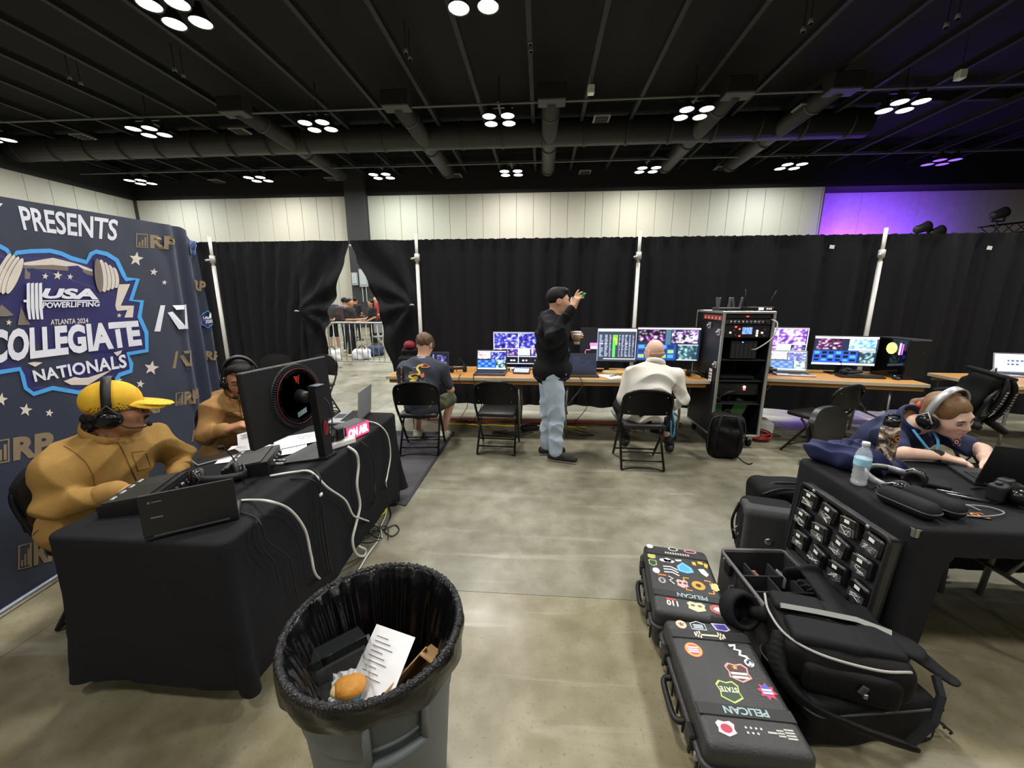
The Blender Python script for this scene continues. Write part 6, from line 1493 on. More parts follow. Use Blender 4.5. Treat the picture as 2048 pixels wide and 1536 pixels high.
# ------------------------------------------------------------------ open hard case
OX0, OX1, OY0, OY1, OZ = 1.015, 1.355, 1.455, 1.955, .27
oc = thing('open_hard_case', 'open black hard case with dividers and pouches in its lid', 'hard case', ((OX0 + OX1) / 2, (OY0 + OY1) / 2, 0), R(2), 'hard equipment cases')
w_, l_ = OX1 - OX0, OY1 - OY0
mb = MB()
for sx in (-1, 1): mb.box((sx * (w_ / 2 - .006), 0, OZ / 2), (.012, l_, OZ), bev=.004)
for sy in (-1, 1): mb.box((0, sy * (l_ / 2 - .006), OZ / 2), (w_ - .02, .012, OZ), bev=.004)
mb.box((0, 0, .012), (w_, l_, .016)); mb.build('base', m_pel, oc)
MB().tube([(x, y, OZ) for x, y, _, _ in rrect(w_ / 2 + .002, l_ / 2 + .002, .03, 8, .05)], .009, 8, closed=True).build('rim', M('rim_grey', (88, 88, 88), .4), oc, True)
for y in (-.14, .14): 
    q = box('latch', (-w_ / 2 - .012, y, OZ - .03), (.02, .05, .07), m_pel2, oc, bev=.004); box('padlock_eye', (-w_ / 2 - .01, y + .05, OZ - .02), (.012, .016, .03), m_metal, q, bev=.003)
MB().tube(spline([(-w_ / 2, -.08, .18), (-w_ / 2 - .035, -.07, .17), (-w_ / 2 - .035, .07, .17), (-w_ / 2, .08, .18)], 5), .011, 8).build('handle', m_pel2, oc, True)
for i, (x, y, sx, sy) in enumerate([(-.02, .08, .30, .008), (-.02, -.03, .30, .008), (-.08, .13, .008, .10), (.04, .13, .008, .10), (-.02, .025, .008, .11), (.09, .025, .008, .11), (.0, -.12, .008, .17)]): box('divider', (x, y, .15), (sx, sy, .19), M('divider_black', (30, 30, 33), .8), oc)
for i, (x, y, z, s3, c, nm, lb) in enumerate([(-.06, .12, .20, (.035, .05, .06), (226, 96, 50), 'red_reader', 'orange-red card reader in the open case'), (.06, .10, .215, (.012, .07, .07), (140, 134, 128), 'card_wallet', 'grey card wallet upright in the open case'), (-.07, -.07, .20, (.10, .03, .03), (206, 160, 80), 'tan_pouch', 'tan strap pouch in the open case'), (.02, -.07, .19, (.12, .07, .04), (44, 44, 46), 'battery_box', 'flat dark battery box in the open case')]):
    q = oc.matrix_basis @ V(x, y, z); t = thing(nm, lb, 'accessory', q, R(2 + 7 * i)); box('shell', (0, 0, 0), s3, M('acc_%d' % i, c, .5), t, bev=.005); box('label_strip', (0, 0, s3[2] / 2 + .0008), (s3[0] * .6, s3[1] * .5, .0016), m_dgrey, t)
for k in range(5):
    q = oc.matrix_basis @ V(.105 + .012 * k - .01, .09 - .028 * k + .02, .205); t = thing('filter_card', ['first', 'second', 'third', 'fourth', 'fifth'][k] + ' dark card from the back in the case row', 'card', q, R(3), 'dark cards in the open case'); box('card', (0, 0, 0), (.05, .005, .07), m_dgrey, t); box('tab', (0, 0, .038), (.02, .004, .008), m_metal, t)
# lid leaning on the cloth
hinge = V(w_ / 2 + .004, 0, OZ + .01); la = R(86)
lup = V(math.cos(la), 0, math.sin(la)); lnr = V(-math.sin(la), 0, math.cos(la))     # up the lid, and its inner face
def LP(a, b, d=0.): return hinge + V(0, a, 0) + lup * b + lnr * d
LH = .40
mb = MB()
def lbox(a0, a1, b0, b1, d0, d1):
    vs = [LP(a, b_, d) for d in (d0, d1) for a, b_ in ((a0, b0), (a1, b0), (a1, b1), (a0, b1))]
    mb.add(vs, [(0, 1, 2, 3), (7, 6, 5, 4), (0, 4, 5, 1), (1, 5, 6, 2), (2, 6, 7, 3), (3, 7, 4, 0)])
lbox(-l_ / 2, l_ / 2, 0, LH, -.05, -.038); lbox(-l_ / 2, -l_ / 2 + .012, 0, LH, -.05, .0); lbox(l_ / 2 - .012, l_ / 2, 0, LH, -.05, 0); lbox(-l_ / 2, l_ / 2, 0, .012, -.05, 0); lbox(-l_ / 2, l_ / 2, LH - .012, LH, -.05, 0)
lidp = mb.build('lid', m_pel, oc)
MB().tube([LP(x, y + LH / 2, 0) for x, y, _, _ in rrect(l_ / 2 + .001, LH / 2 + .001, .03, 8, .05)], .008, 8, closed=True).build('lid_rim', m_pel2, lidp, True)
for a in (-.15, .16): MB().add([], []).box(LP(a, LH - .004, .004), (.012, .018, .014), bev=.003).build('lid_catch', m_metal, lidp)
m_vinyl = M('clear_vinyl', (60, 62, 66), .12, noise=(40, .6), coat=.6); m_pouch = M('pouch_black', (26, 26, 28), .35, noise=(30, .3), coat=.3)
MB().add([LP(a, b_, -.034) for a, b_ in ((-l_ / 2 + .014, .014), (l_ / 2 - .014, .014), (l_ / 2 - .014, LH - .014), (-l_ / 2 + .014, LH - .014))], [(0, 1, 2, 3)]).build('lid_lining', M('lining_grey', (46, 46, 48), .8), lidp)
Rl = Matrix((V(0, 1, 0), lup, V(0, 1, 0).cross(lup))).transposed()
k = 0
for r_ in range(3):
    for c in range(4):
        a = .185 - .122 * c + (.02 if r_ % 2 else 0); b_ = .335 - .115 * r_ - .006 * (c % 2)
        t = sdf_obj('pouch', [rbx((0, 0, 0), (.046, .045, .018), .016, k=.006)], .006, m_pouch, oc); t.matrix_local = Matrix.Translation(LP(a, b_, -.016)) @ Rl.to_4x4() @ Matrix.Rotation(.15 * math.sin(k * 2.3), 4, 'Z')
        s_ = -1 if (V(0, 1, 0).cross(lup)).dot(lnr) < 0 else 1
        box('flap', (0, .022, s_ * .019), (.085, .034, .006), m_blk2, t, bev=.003); box('paper_label', (0, .024, s_ * .0232), (.026, .015, .001), m_white, t)
        v_ = box('clear_window', (0, -.018, s_ * .0195), (.078, .036, .003), m_vinyl, t, bev=.001)
        for q in range(3): MB().tube(spline([(random.uniform(-.035, .035), random.uniform(-.036, 0), s_ * .0225) for _ in range(5)], 4), .0018, 5).build('cord', [m_cw, m_cg, m_metal][(q + k) % 3], t, True)
        k += 1

# ================================================================== BAGS ON THE FLOOR
# roll-top backpack with round button
t = thing('backpack', 'dark grey roll-top backpack with round metal button behind the open case', 'backpack', (1.44, 2.30, 0), R(-14), 'backpacks')
sdf_obj('body', [rbx((0, 0, .165), (.155, .10, .165), .06, k=.03), rbx((0, .02, .30), (.15, .085, .07), .05, k=.03)], .009, m_nylon2, t, disp=lambda X: .004 * np.sin(X[:, 2] * 30 + X[:, 0] * 8))
sdf_obj('front_flap', [rbx((0, -.09, .20), (.15, .028, .15), .025, k=.01), rbx((0, -.03, .345), (.152, .07, .025), .02, k=.03)], .009, M('flap_grey', (58, 58, 60), .7, bump=(110, .12)), t)
MB().lathe([(0, .010), (.014, .009), (.024, .005), (.025, 0)], 20, (-.01, -.117, .175), rotm(R(90), 0, 0)).build('round_button', m_metal, t, True)
for sx in (-1, 1): MB().tube(spline([(sx * .15, .04, .33), (sx * .19, .0, .22), (sx * .16, .02, .08)], 5), .009, 6).build('side_strap', m_nylon, t, True)
MB().tube([(-.16, -.02, .2), (-.185, -.03, .17), (-.16, -.04, .14), (-.15, -.03, .17)], .005, 6, closed=True).build('strap_ring', m_metal, t, True)
t = thing('duffel_bag', 'black padded bag lying behind the roll-top backpack beside the table', 'bag', (1.90, 2.86, 0), R(-8))
sdf_obj('body', [rbx((0, 0, .13), (.25, .15, .13), .09, k=.03)], .012, m_nylon, t, disp=lambda X: .005 * np.sin(X[:, 0] * 20 + X[:, 2] * 15))
for y in (-.06, .04): MB().tube(spline([(-.22, y - .08, .20), (-.1, y - .09, .262), (.1, y - .09, .262), (.22, y - .08, .20)], 6), .006, 6).build('zipper', m_dgrey, t, True)
MB().tube(spline([(-.12, -.12, .2), (-.06, -.2, .26), (.06, -.2, .26), (.12, -.12, .2)], 6), .012, 8).build('handle', m_nylon2, t, True)
# low roller bag under the camera backpack
rb_ = thing('roller_bag', 'flat black soft bag under the open camera backpack', 'bag', (1.205, 1.335, 0), R(8))
sdf_obj('body', [rbx((0, 0, .10), (.245, .145, .10), .035, k=.02), rbx((.20, -.02, .09), (.07, .13, .085), .04, k=.03)], .009, m_nylon, rb_, disp=lambda X: .005 * np.sin(X[:, 0] * 25 + X[:, 2] * 12))
MB().tube([(x, y, .165) for x, y, _, _ in rrect(.25, .15, .05, 8, .04)], .005, 6, closed=True).build('zipper', m_dgrey, rb_, True)
box('name_tag', (.20, -.158, .075), (.022, .008, .045), m_metal, rb_, bev=.003)
MB().tube(spline([(.25, -.1, .14), (.29, -.12, .12), (.3, -.08, .08), (.27, -.05, .06)], 5), .007, 6).build('side_handle', m_nylon2, rb_, True)
for k in range(3): MB().tube(spline([(.24, -.12 + .02 * k, .10), (.30, -.15 + .02 * k, .06), (.32, -.14 + .02 * k, .03)], 4), .004, 6).build('zip_pull', m_cb, rb_, True)
# camera backpack, harness side up, lid hanging open
cb = thing('camera_backpack', 'large black camera backpack lying harness side up with grey strip', 'backpack', (1.16, 1.36, .205), R(-12), 'backpacks')
sdf_obj('body', [rbx((0, 0, .075), (.20, .145, .075), .04, k=.02), rbx((.02, -.06, .07), (.17, .10, .06), .04, k=.03)], .008, m_nylon, cb, disp=lambda X: .003 * np.sin(X[:, 0] * 30))
sdf_obj('back_pad', [rbx((-.09, .09, .155), (.095, .050, .020), .018, k=.006), rbx((.09, .09, .155), (.085, .050, .020), .018, k=.006)], .007, m_nylon2, cb)
sdf_obj('back_pad', [rbx((-.06, -.06, .155), (.115, .062, .024), .022, k=.006), rbx((.11, -.05, .153), (.075, .062, .022), .02, k=.006)], .007, m_nylon2, cb)
MB().tube([(-.17, .035, .176), (-.05, .03, .181), (.08, .028, .180), (.18, .0, .172)], .013, 4).build('grey_strip', M('reflective_grey', (148, 152, 146), .5), cb)
MB().tube(spline([(-.20, .12, .155), (-.215, .02, .152), (-.19, -.09, .148), (-.10, -.15, .145), (.06, -.165, .143), (.17, -.14, .142)], 6), .005, 6).build('white_piping', m_strapw, cb, True)
sdf_obj('shoulder_strap', [cap((.13, .01, .165), (.22, -.03, .15), .055, .05, k=.02, flat=((0, 0, 1), .28)), cap((.22, -.03, .15), (.315, -.085, .10), .05, .030, k=.02, flat=((0, 0, 1), .3))], .007, m_nylon2, cb)
sdf_obj('upper_strap', [cap((.06, .12, .165), (.02, .26, .20), .05, .045, k=.02, flat=((0, 0, 1), .3)), cap((.02, .26, .20), (-.02, .34, .13), .045, .04, k=.02, flat=((0, 1, 0), .3))], .007, m_nylon2, cb)
fl_ = []
pts = spline([(-.19, -.06, .12), (-.215, -.13, .04), (-.15, -.20, -.02), (.0, -.235, -.04), (.13, -.25, -.045)], 5)
for a, b_ in zip(pts, pts[1:]): fl_.append(cap(a, b_, .034, .034, k=.012, flat=((.25, .75, .6), .34)))
sdf_obj('lower_strap', fl_, .008, m_nylon, cb)
MB().tube([(.13, -.255, -.03), (.20, -.22, .04), (.24, -.17, .10), (.25, -.12, .13)], .013, 4).build('webbing', m_nylon2, cb)
sdf_obj('lumbar_pocket', [rbx((.0, -.15, .05), (.15, .03, .06), .028, k=.01)], .008, m_nylon, cb)
bk_ = box('buckle', (.02, -.188, .07), (.022, .010, .035), m_dgrey, cb, rot=(0, R(25), 0), bev=.003); box('buckle_tongue', (.028, -.19, .05), (.014, .008, .02), m_metal, bk_, bev=.002)
bl = MB()
Rr_ = rotm(R(62), R(-18), R(35))
bl.lathe([(.060, -.035), (.078, -.035), (.080, .0), (.076, .035), (.058, .035), (.056, 0), (.060, -.035)], 28, (-.29, .10, .07), Rr_); bl.build('waist_belt_cuff', m_nylon2, cb, True)
sdf_obj('waist_belt', [cap((-.19, .09, .07), (-.235, .10, .07), .035, .03, k=.02)], .008, m_nylon, cb)
# ================================================================== PEOPLE
def npv(*a): return np.array(a, float)
def nrm(v): v = np.array(v, float); return v / max(np.linalg.norm(v), 1e-9)
def frame(fwd, up):
    z = nrm(up); y = nrm(np.array(fwd, float) - z * np.dot(fwd, z)); x = np.cross(y, z); return np.stack([x, y, z], 1)
m_skin = M('skin_light', (206, 160, 134), .55, noise=(18, .06), sss=.12); m_skin2 = M('skin_olive', (176, 126, 94), .55, noise=(18, .06), sss=.12); m_skin3 = M('skin_fair', (226, 186, 164), .55, noise=(18, .05), sss=.12)
m_eye = M('eye_white', (226, 222, 216), .3); m_iris = M('eye_dark', (36, 26, 22), .3); m_lip = M('lips', (168, 104, 92), .5); m_lipd = M('lips_dark', (140, 84, 72), .5)
def head_prims(C, Rm, s, nose=1.):
    f = lambda *p: C + Rm @ (np.array(p) * s)
    E_ = lambda c, r, k=.015: ell(f(*c), np.array(r) * s, Rm, k * s)
    P = [E_((0, -.012, .030), (.078, .098, .092)), E_((0, .028, -.025), (.064, .070, .092), .03), E_((0, .032, -.078), (.050, .052, .040), .03), E_((0, .070, -.098), (.022, .020, .018), .025),
         E_((.042, .062, -.022), (.022, .026, .026), .03), E_((-.042, .062, -.022), (.022, .026, .026), .03),
         cap(f(-.036, .083, .024), f(.036, .083, .024), .011 * s, k=.02 * s),
         sub(E_((.032, .104, .004), (.019, .016, .013), .012)), sub(E_((-.032, .104, .004), (.019, .016, .013), .012)),
         cap(f(0, .090, .014), f(0, .112 * nose, -.026), .0085 * s, .0115 * s, k=.012 * s), cap(f(-.012, .100, -.031), f(.012, .100, -.031), .0085 * s, k=.008 * s),
         E_((0, .092, -.058), (.024, .011, .012), .012), sub(cap(f(-.018, .106, -.0585), f(.018, .106, -.0585), .0028 * s, k=.004 * s))]
    for sx in (-1, 1):
        P += [E_((sx * .078, -.008, -.006), (.010, .021, .032), .01), sub(E_((sx * .088, -.004, -.004), (.006, .010, .016), .006))]
    return P
def face_parts(parent, C, Rm, s, brow_m, lip_m, closed=False, look=0.):
    f = lambda *p: Vector(C + Rm @ (np.array(p) * s))
    Rx = Matrix(Rm.tolist())
    for sx in (-1, 1):
        if not closed:
            e = MB().lathe([(0, -.0115 * s)] + [(.0115 * s * math.sin(a), -.0115 * s * math.cos(a)) for a in [PI * i / 8 for i in range(1, 8)]] + [(0, .0115 * s)], 12, f(sx * .031, .082, .004)).build('eye', m_eye, parent, True)
            MB().lathe([(0, .0008 * s), (.0055 * s, 0)], 10, f(sx * .031 + look * .004, .0938, .003), Rx @ rotm(R(-90), 0, 0)).build('iris', m_iris, e)
            MB().tube([f(sx * (.031 - .014), .089, .008), f(sx * .031, .0945, .0125), f(sx * (.031 + .014), .087, .008)], .0022 * s, 6).build('upper_lid', m_iris, e, True)
        else: MB().tube([f(sx * (.031 - .015), .088, .002), f(sx * .031, .094, -.003), f(sx * (.031 + .015), .086, .001)], .0022 * s, 6).build('eyelashes', m_iris, parent, True)
        MB().tube([f(sx * .014, .097, .022), f(sx * .032, .097, .029), f(sx * .050, .086, .024)], [.003 * s, .0042 * s, .002 * s], 6).build('eyebrow', brow_m, parent, True)
    MB().tube([f(-.023, .098, -.058), f(-.008, .106, -.0535), f(0, .1055, -.055), f(.008, .106, -.0535), f(.023, .098, -.058)], .0034 * s, 6).build('upper_lip', lip_m, parent, True)
    MB().tube([f(-.020, .098, -.062), f(0, .105, -.066), f(.020, .098, -.062)], .0042 * s, 6).build('lower_lip', lip_m, parent, True)
def hand_prims(W, fd, pn, side, curl=(.35, .4, .45, .5), s=1., thumb=.6, spread=.0, tcurl=.3):
    fd = nrm(fd); pn = nrm(np.array(pn) - fd * np.dot(pn, fd)); t = np.cross(fd, pn) * (1 if side == 'R' else -1); B = np.stack([t, fd, pn], 1)
    P = [rbx(W + fd * .048 * s, np.array((.038, .050, .014)) * s, .012 * s, B, k=.012), cap(W - fd * .02, W + fd * .02, .026 * s, .026 * s, k=.02, flat=(pn, .75))]
    for i, (o, L) in enumerate(zip((.029, .010, -.009, -.027), (.070, .078, .072, .056))):
        p = W + fd * (.094 - .004 * abs(i - 1)) * s + t * o * s; a = 0.; sp = spread * (1.5 - i)
        base = nrm(fd + t * sp); c = curl[i]
        for j, q in enumerate((.45, .30, .25)):
            a += c * (1.1, 1.2, .8)[j]; d_ = base * math.cos(a) + pn * math.sin(a); n = p + d_ * L * q * s
            P.append(cap(p, n, (.0092 - .0008 * j) * s, (.0086 - .0008 * j) * s, k=.004)); p = n
    p = W + fd * .028 * s + t * .032 * s
    d1 = nrm(fd * .75 + t * thumb + pn * .25); n = p + d1 * .040 * s; P.append(cap(p, n, .0125 * s, .010 * s, k=.010))
    d2 = nrm(d1 + fd * .4 + pn * tcurl); P.append(cap(n, n + d2 * .030 * s, .0095 * s, .008 * s, k=.004))
    return P
def torso_prims(pel, neck, rgt, w=1., d=1., pad=0., belly=1.):
    u = nrm(neck - pel); r = nrm(rgt - u * np.dot(rgt, u)); f = np.cross(u, r); B = np.stack([r, f, u], 1); L = np.linalg.norm(neck - pel)
    P_ = lambda t, o=0.: pel + u * L * t + f * o
    e = lambda t, a, b, c, o=0., k=.07: ell(P_(t, o), ((a * w + pad), (b * d + pad), c * L / .50 + pad), B, k)
    return [e(.00, .165, .125, .13), e(.30, .150, .112 * belly, .17, .01), e(.60, .168, .115, .17, .008), e(.80, .160, .100, .12, .0)], B, u, f
def wrinkle(seed, amp=.006, fr=34.):
    def g(X):
        a = 1 - 2 * np.abs(np.sin(X[:, 2] * fr * .62 + 2.6 * np.sin(X[:, 0] * 7 + seed) + 2.0 * np.sin(X[:, 1] * 8 + seed * 2)))
        b = 1 - 2 * np.abs(np.sin(X[:, 0] * fr * .42 + X[:, 1] * fr * .35 + X[:, 2] * 9 + 2 * np.sin(X[:, 2] * 7 + seed)))
        m1 = .5 + .5 * np.sin(X[:, 0] * 9 + X[:, 2] * 11 + X[:, 1] * 7 + seed); m2 = .5 + .5 * np.sin(X[:, 1] * 10 - X[:, 2] * 8 + seed * 3)
        return -amp * (1.1 * a * m1 + .9 * b * m2)
    return g
def build_person(label, base, J, skin, shirt, pants=None, shoe=None, s=1., sleeve='long', shorts=False, w=1., d=1., vox=.006, belly=1., hands=None, collar=None, cuff=None, amp=.006, seed=1., neck_r=.056, arm=1., hood=False, lips=None, brow=None, closed=False, face=True, hr=.235, leg=1.):
    b = npv(*base); t = thing('person', label, 'person', base)
    J = {k: (npv(*v) - b if k not in ('hf', 'hu') else npv(*v)) for k, v in J.items()}
    Hm = frame(J['hf'], J['hu']); C = J['head']; hs = hr / .235
    neckb = J['neck']; rgt = J['shR'] - J['shL']
    # ---- the body, one continuous surface
    P = head_prims(C, Hm, hs)
    P.append(cap(neckb - npv(0, 0, .03), C + Hm @ npv(0, -.018, -.05), neck_r, neck_r * .95, k=.03))
    T, B, u, f = torso_prims(J['pel'], neckb, rgt, w * .82, d * .82, 0, belly * .95); P += T; ar = arm * (.78 if sleeve == 'long' else 1.)
    for q in 'LR':
        P += [cap(neckb - u * .05, J['sh' + q], .046, .042, k=.05), cap(J['sh' + q], J['el' + q], .050 * ar, .040 * ar, k=.03), cap(J['el' + q], J['wr' + q], .040 * ar, .026, k=.02)]
        if hands and q in hands: P += hand_prims(J['wr' + q], *hands[q][:2], q, **hands[q][2])
        P += [cap(J['hip' + q], J['kn' + q], .064, .050, k=.04), cap(J['kn' + q], J['an' + q], .055, .036, k=.02), cap(J['an' + q] - npv(0, 0, .02), J['toe' + q], .024, .014, k=.02)]
    body = sdf_obj('body', P, vox, skin, t)
    # ---- shirt
    T, B, u, f = torso_prims(J['pel'], neckb, rgt, w, d, .018, belly); S_ = list(T)
    for q in 'LR':
        S_ += [cap(neckb - u * .045, J['sh' + q], .060, .072 * arm, k=.06)]
        se = J['sh' + q]; el = J['el' + q]; wr_ = J['wr' + q]
        if sleeve == 'long': S_ += [cap(se, el, .072 * arm, .058 * arm, k=.035), cap(el, wr_ - nrm(wr_ - el) * .02, .058 * arm, .040 * arm, k=.02)]
        elif sleeve == 'half': S_ += [cap(se, el, .072 * arm, .060 * arm, k=.035), cap(el, el + (wr_ - el) * .45, .060 * arm, .054 * arm, k=.02)]
        else: S_ += [cap(se, se + (el - se) * .72, .072 * arm, .066 * arm, k=.035)]
    if hood: S_ += [ell(neckb - f * .075 - u * .02, (.11, .055, .075), B, .04), cap(neckb + B[:, 0] * .07 - f * .02 + u * .03, neckb - B[:, 0] * .07 - f * .02 + u * .03, .045, k=.03)]
    if hood: S_ += [ell(J['pel'] + u * .01, (.178 * w + .012, .138 * d + .008, .125), B, .05)]
    S_ += [sub(cap(neckb + u * .01 + f * .012, C, neck_r + .006, neck_r + .012, k=.01))]
    sh = sdf_obj('shirt', S_, vox * 1.15, shirt, t, disp=wrinkle(seed, amp))
    if collar is not None:
        ring = [neckb + u * .034 + (B[:, 0] * math.cos(a) + f * math.sin(a)) * (neck_r + .022) + u * .018 * -math.sin(a) for a in [2 * PI * i / 20 for i in range(20)]]
        ring = [p for p, a in zip(ring, [2 * PI * i / 20 for i in range(20)]) if not 1.35 < a < 1.79]
        k0 = next(i for i in range(len(ring)) if False) if False else 0
        sdf_obj('collar', [cap(ring[i], ring[(i + 1) % len(ring)], .022, .022, k=.01, flat=(B[:, 0] * math.cos(2 * PI * i / 19) + f * math.sin(2 * PI * i / 19), .45)) for i in range(len(ring)) if np.linalg.norm(ring[i] - ring[(i + 1) % len(ring)]) < .035], vox, collar, t)
    if sleeve == 'long':
        for q in 'LR':
            e0, w0 = J['el' + q], J['wr' + q]; dd = nrm(w0 - e0); sdf_obj('cuff', [cap(w0 - dd * .055, w0 - dd * .018, .0455 * arm, .0445 * arm, k=.004)], vox, shirt, t)
    if pants is not None:
        Q = [ell(J['pel'], (.172 * w, .132 * d, .12), B, .05)]
        for q in 'LR':
            Q.append(cap(J['hip' + q], J['kn' + q], .088 * leg, .070 * leg, k=.05))
            if not shorts: Q.append(cap(J['kn' + q], J['an' + q] + npv(0, 0, .02), .068 * leg, .056 * leg, k=.03))
            else: Q[-1] = cap(J['hip' + q], J['hip' + q] + (J['kn' + q] - J['hip' + q]) * .92, .09, .078, k=.05)
        sdf_obj('shorts' if shorts else 'trousers', Q, vox * 1.15, pants, t, disp=wrinkle(seed + 2, amp * 1.2, 30))
    if shoe is not None:
        for q in 'LR':
            a = J['an' + q]; to = J['toe' + q]; dr = nrm((to - a) * npv(1, 1, 0)); fl = min(a[2], to[2]) - .06
            z0 = -b[2]; h = npv(*(a - dr * .045)); h[2] = z0 + .045; o = npv(*to); o[2] = z0 + .034
            so = sdf_obj('shoe', [cap(h, o, .044, .038, k=.02), cap(npv(a[0], a[1], z0 + .06), npv(a[0], a[1], z0 + .09), .046, .044, k=.02), cap(npv(a[0], a[1], z0 + .075), (h + o) / 2 + npv(0, 0, .018), .044, .040, k=.02), sub(rbx(npv(o[0], o[1], z0 - .045), (1, 1, .05), .002, k=.004))], vox, shoe, t)
            Rs = frame(dr, npv(0, 0, 1)); mid = (h + o) / 2
            MB().box(Vector((mid[0], mid[1], z0 + .010)), (.080, np.linalg.norm(o - h) + .075, .018), Matrix(Rs.tolist()), bev=.008).build('sole', M('sole_tan', (130, 116, 100), .7), so)
    if face: face_parts(t, C, Hm, hs, brow or m_iris, lips or m_lip, closed)
    return t, C, Hm, J, sh
def hp(C, Rm, s=1.): return lambda *p: C + Rm @ (np.array(p, float) * s)
def worn(label, base, C, Hm, mic=False, s=1., silver=False):
    M4 = Matrix(Hm.tolist()).to_4x4()
    o = headphones(label, (0, 0, 0), (0, 0, 0), width=.092, hband=.132, mic=mic, cat='headset', name='headset', silver=silver)
    o.matrix_world = Matrix.Translation(Vector(base) + Vector(C) + Vector(Hm @ npv(0, -.012, -.008 + .038 - .01))) @ M4
    o.scale = (s, s, s); return o
m_hairk = M('hair_black', (20, 17, 17), .65, noise=(60, .5), stretch=(1, 1, .3), bump=(80, .5), spec=.3); m_hairb = M('hair_brown', (92, 68, 46), .5, noise=(60, .4), stretch=(1, 1, .3)); m_hairl = M('hair_long_brown', (122, 92, 62), .45, noise=(50, .4), stretch=(1, .3, 1))
def hair_disp(X): return .0022 * np.sin(X[:, 0] * 90 + X[:, 2] * 40 + 2 * np.sin(X[:, 1] * 20)) + .0015 * np.sin(X[:, 1] * 80 + X[:, 2] * 30)
def glasses(parent, C, Hm, s=1., m=None):
    f = lambda *p: Vector(C + Hm @ (np.array(p) * s)); m = m or m_blk
    g = MB()
    for sx in (-1, 1):
        g.tube([f(sx * .033 + .023 * math.cos(a), .104 - .004 * abs(math.cos(a)), .004 + .017 * math.sin(a)) for a in [2 * PI * i / 16 for i in range(16)]], .0018 * s, 6, closed=True); g.tube([f(sx * .056, .098, .008), f(sx * .078, .04, .010), f(sx * .082, -.01, .004)], .0018 * s, 6)
    g.tube([f(-.010, .106, .006), f(.010, .106, .006)], .0018 * s, 6)
    return g.build('glasses', m, parent, True)

# ------------------------------------------------------------------ tall man standing, side on
m_hood = M('hoodie_black', (25, 25, 27), .8, noise=(50, .15), spec=.15); m_jean = M('jeans_light', (172, 188, 204), .8, noise=(9, .22), bump=(90, .2)); m_shoek = M('shoe_black', (26, 26, 28), .6)
base = (.13, 3.78, 0)
Jm = dict(pel=(.12, 3.78, .93), neck=(.115, 3.76, 1.455), head=(.165, 3.755, 1.605), hf=(.97, .12, -.12), hu=(.05, 0, 1), shR=(.075, 3.60, 1.40), shL=(.10, 3.93, 1.40), elR=(.10, 3.36, 1.30), wrR=(.275, 3.42, 1.545), elL=(.19, 3.99, 1.15), wrL=(.305, 3.83, 1.275),
     hipR=(.13, 3.69, .88), hipL=(.11, 3.87, .88), knR=(.17, 3.70, .50), knL=(.10, 3.88, .50), anR=(.175, 3.73, .085), anL=(.085, 3.90, .085), toeR=(.355, 3.68, .03), toeL=(.25, 3.93, .03))
pt, C, Hm, J, sh = build_person('tall man in black hoodie and light jeans raising one hand and holding a cup', base, Jm, m_skin, m_hood, m_jean, m_shoek, w=1.0, d=1.28, leg=1.26, vox=.0062, hood=True, seed=2., amp=.010,
     hands=dict(R=((.35, -.15, .92), (.75, .55, -.1), dict(curl=(.15, .35, .5, .5), spread=.12, thumb=1.1)), L=((.55, -.80, .12), (.75, .55, .0), dict(curl=(.75, .75, .75, .75), thumb=.7, tcurl=.9))))
f = hp(C, Hm); E_ = lambda c, r, k=.01: ell(f(*c), r, Hm, k)
sdf_obj('hair', [E_((0, -.018, .038), (.083, .103, .092)), E_((0, .04, .095), (.060, .055, .035), .02), sub(E_((0, .085, -.015), (.12, .075, .080), .006)), sub(E_((0, -.02, -.105), (.14, .16, .085), .006))], .005, m_hairk, pt)
sdf_obj('hood_rim', [cap(J['neck'] + npv(.01, -.075, .0), J['neck'] + npv(-.085, 0, .012), .034, .040, k=.02), cap(J['neck'] + npv(-.085, 0, .012), J['neck'] + npv(.01, .075, .0), .040, .034, k=.02)], .008, m_hood, pt)
hm_ = sdf_obj('waist_band', [ell(J['pel'] + npv(0, 0, -.055), (.186, .190, .050), None, .01), sub(rbx(J['pel'] + npv(0, 0, -.145), (.3, .3, .04), .002, k=.004))], .008, M('hoodie_rib', (16, 16, 18), .85), pt)
MB().tube(spline([(J['neck'] + npv(.06, -.05, -.02)), (J['neck'] + npv(.14, -.06, -.16)), (J['neck'] + npv(.16, -.04, -.32))], 5), .007, 4).build('lanyard', M('lanyard_blue', (90, 170, 214), .6), pt)
cp = Vector(base) + Vector(J['wrL']) + V(.045, -.095, -.02)
t = thing('coffee_cup', 'paper coffee cup with brown sleeve in the tall man\'s hand', 'cup', cp); MB().lathe([(0, -.055), (.028, -.055), (.038, .055), (.0, .055)], 20).build('cup', m_paper, t, True); MB().lathe([(.0315, -.03), (.0375, .035), (.0365, .035), (.030, -.03)], 20).build('sleeve', M('card_sleeve', (150, 120, 82), .8), t, True); MB().lathe([(.040, .053), (.041, .060), (.036, .068), (0, .068)], 20).build('lid', m_white, t, True)
hwp = Vector(base) + Vector(J['wrR'])
t = thing('green_marker', 'bright green marker between the raised fingers', 'marker', hwp + V(.055, -.01, .09), rot=(R(20), R(55), 0)); MB().cyl((0, 0, -.055), (0, 0, .035), .0085, n=10).build('barrel', M('marker_green', (40, 214, 84), .4), t, True); MB().cyl((0, 0, .035), (0, 0, .06), .0095, n=10).build('cap', M('marker_green_dark', (30, 180, 70), .4), t, True)

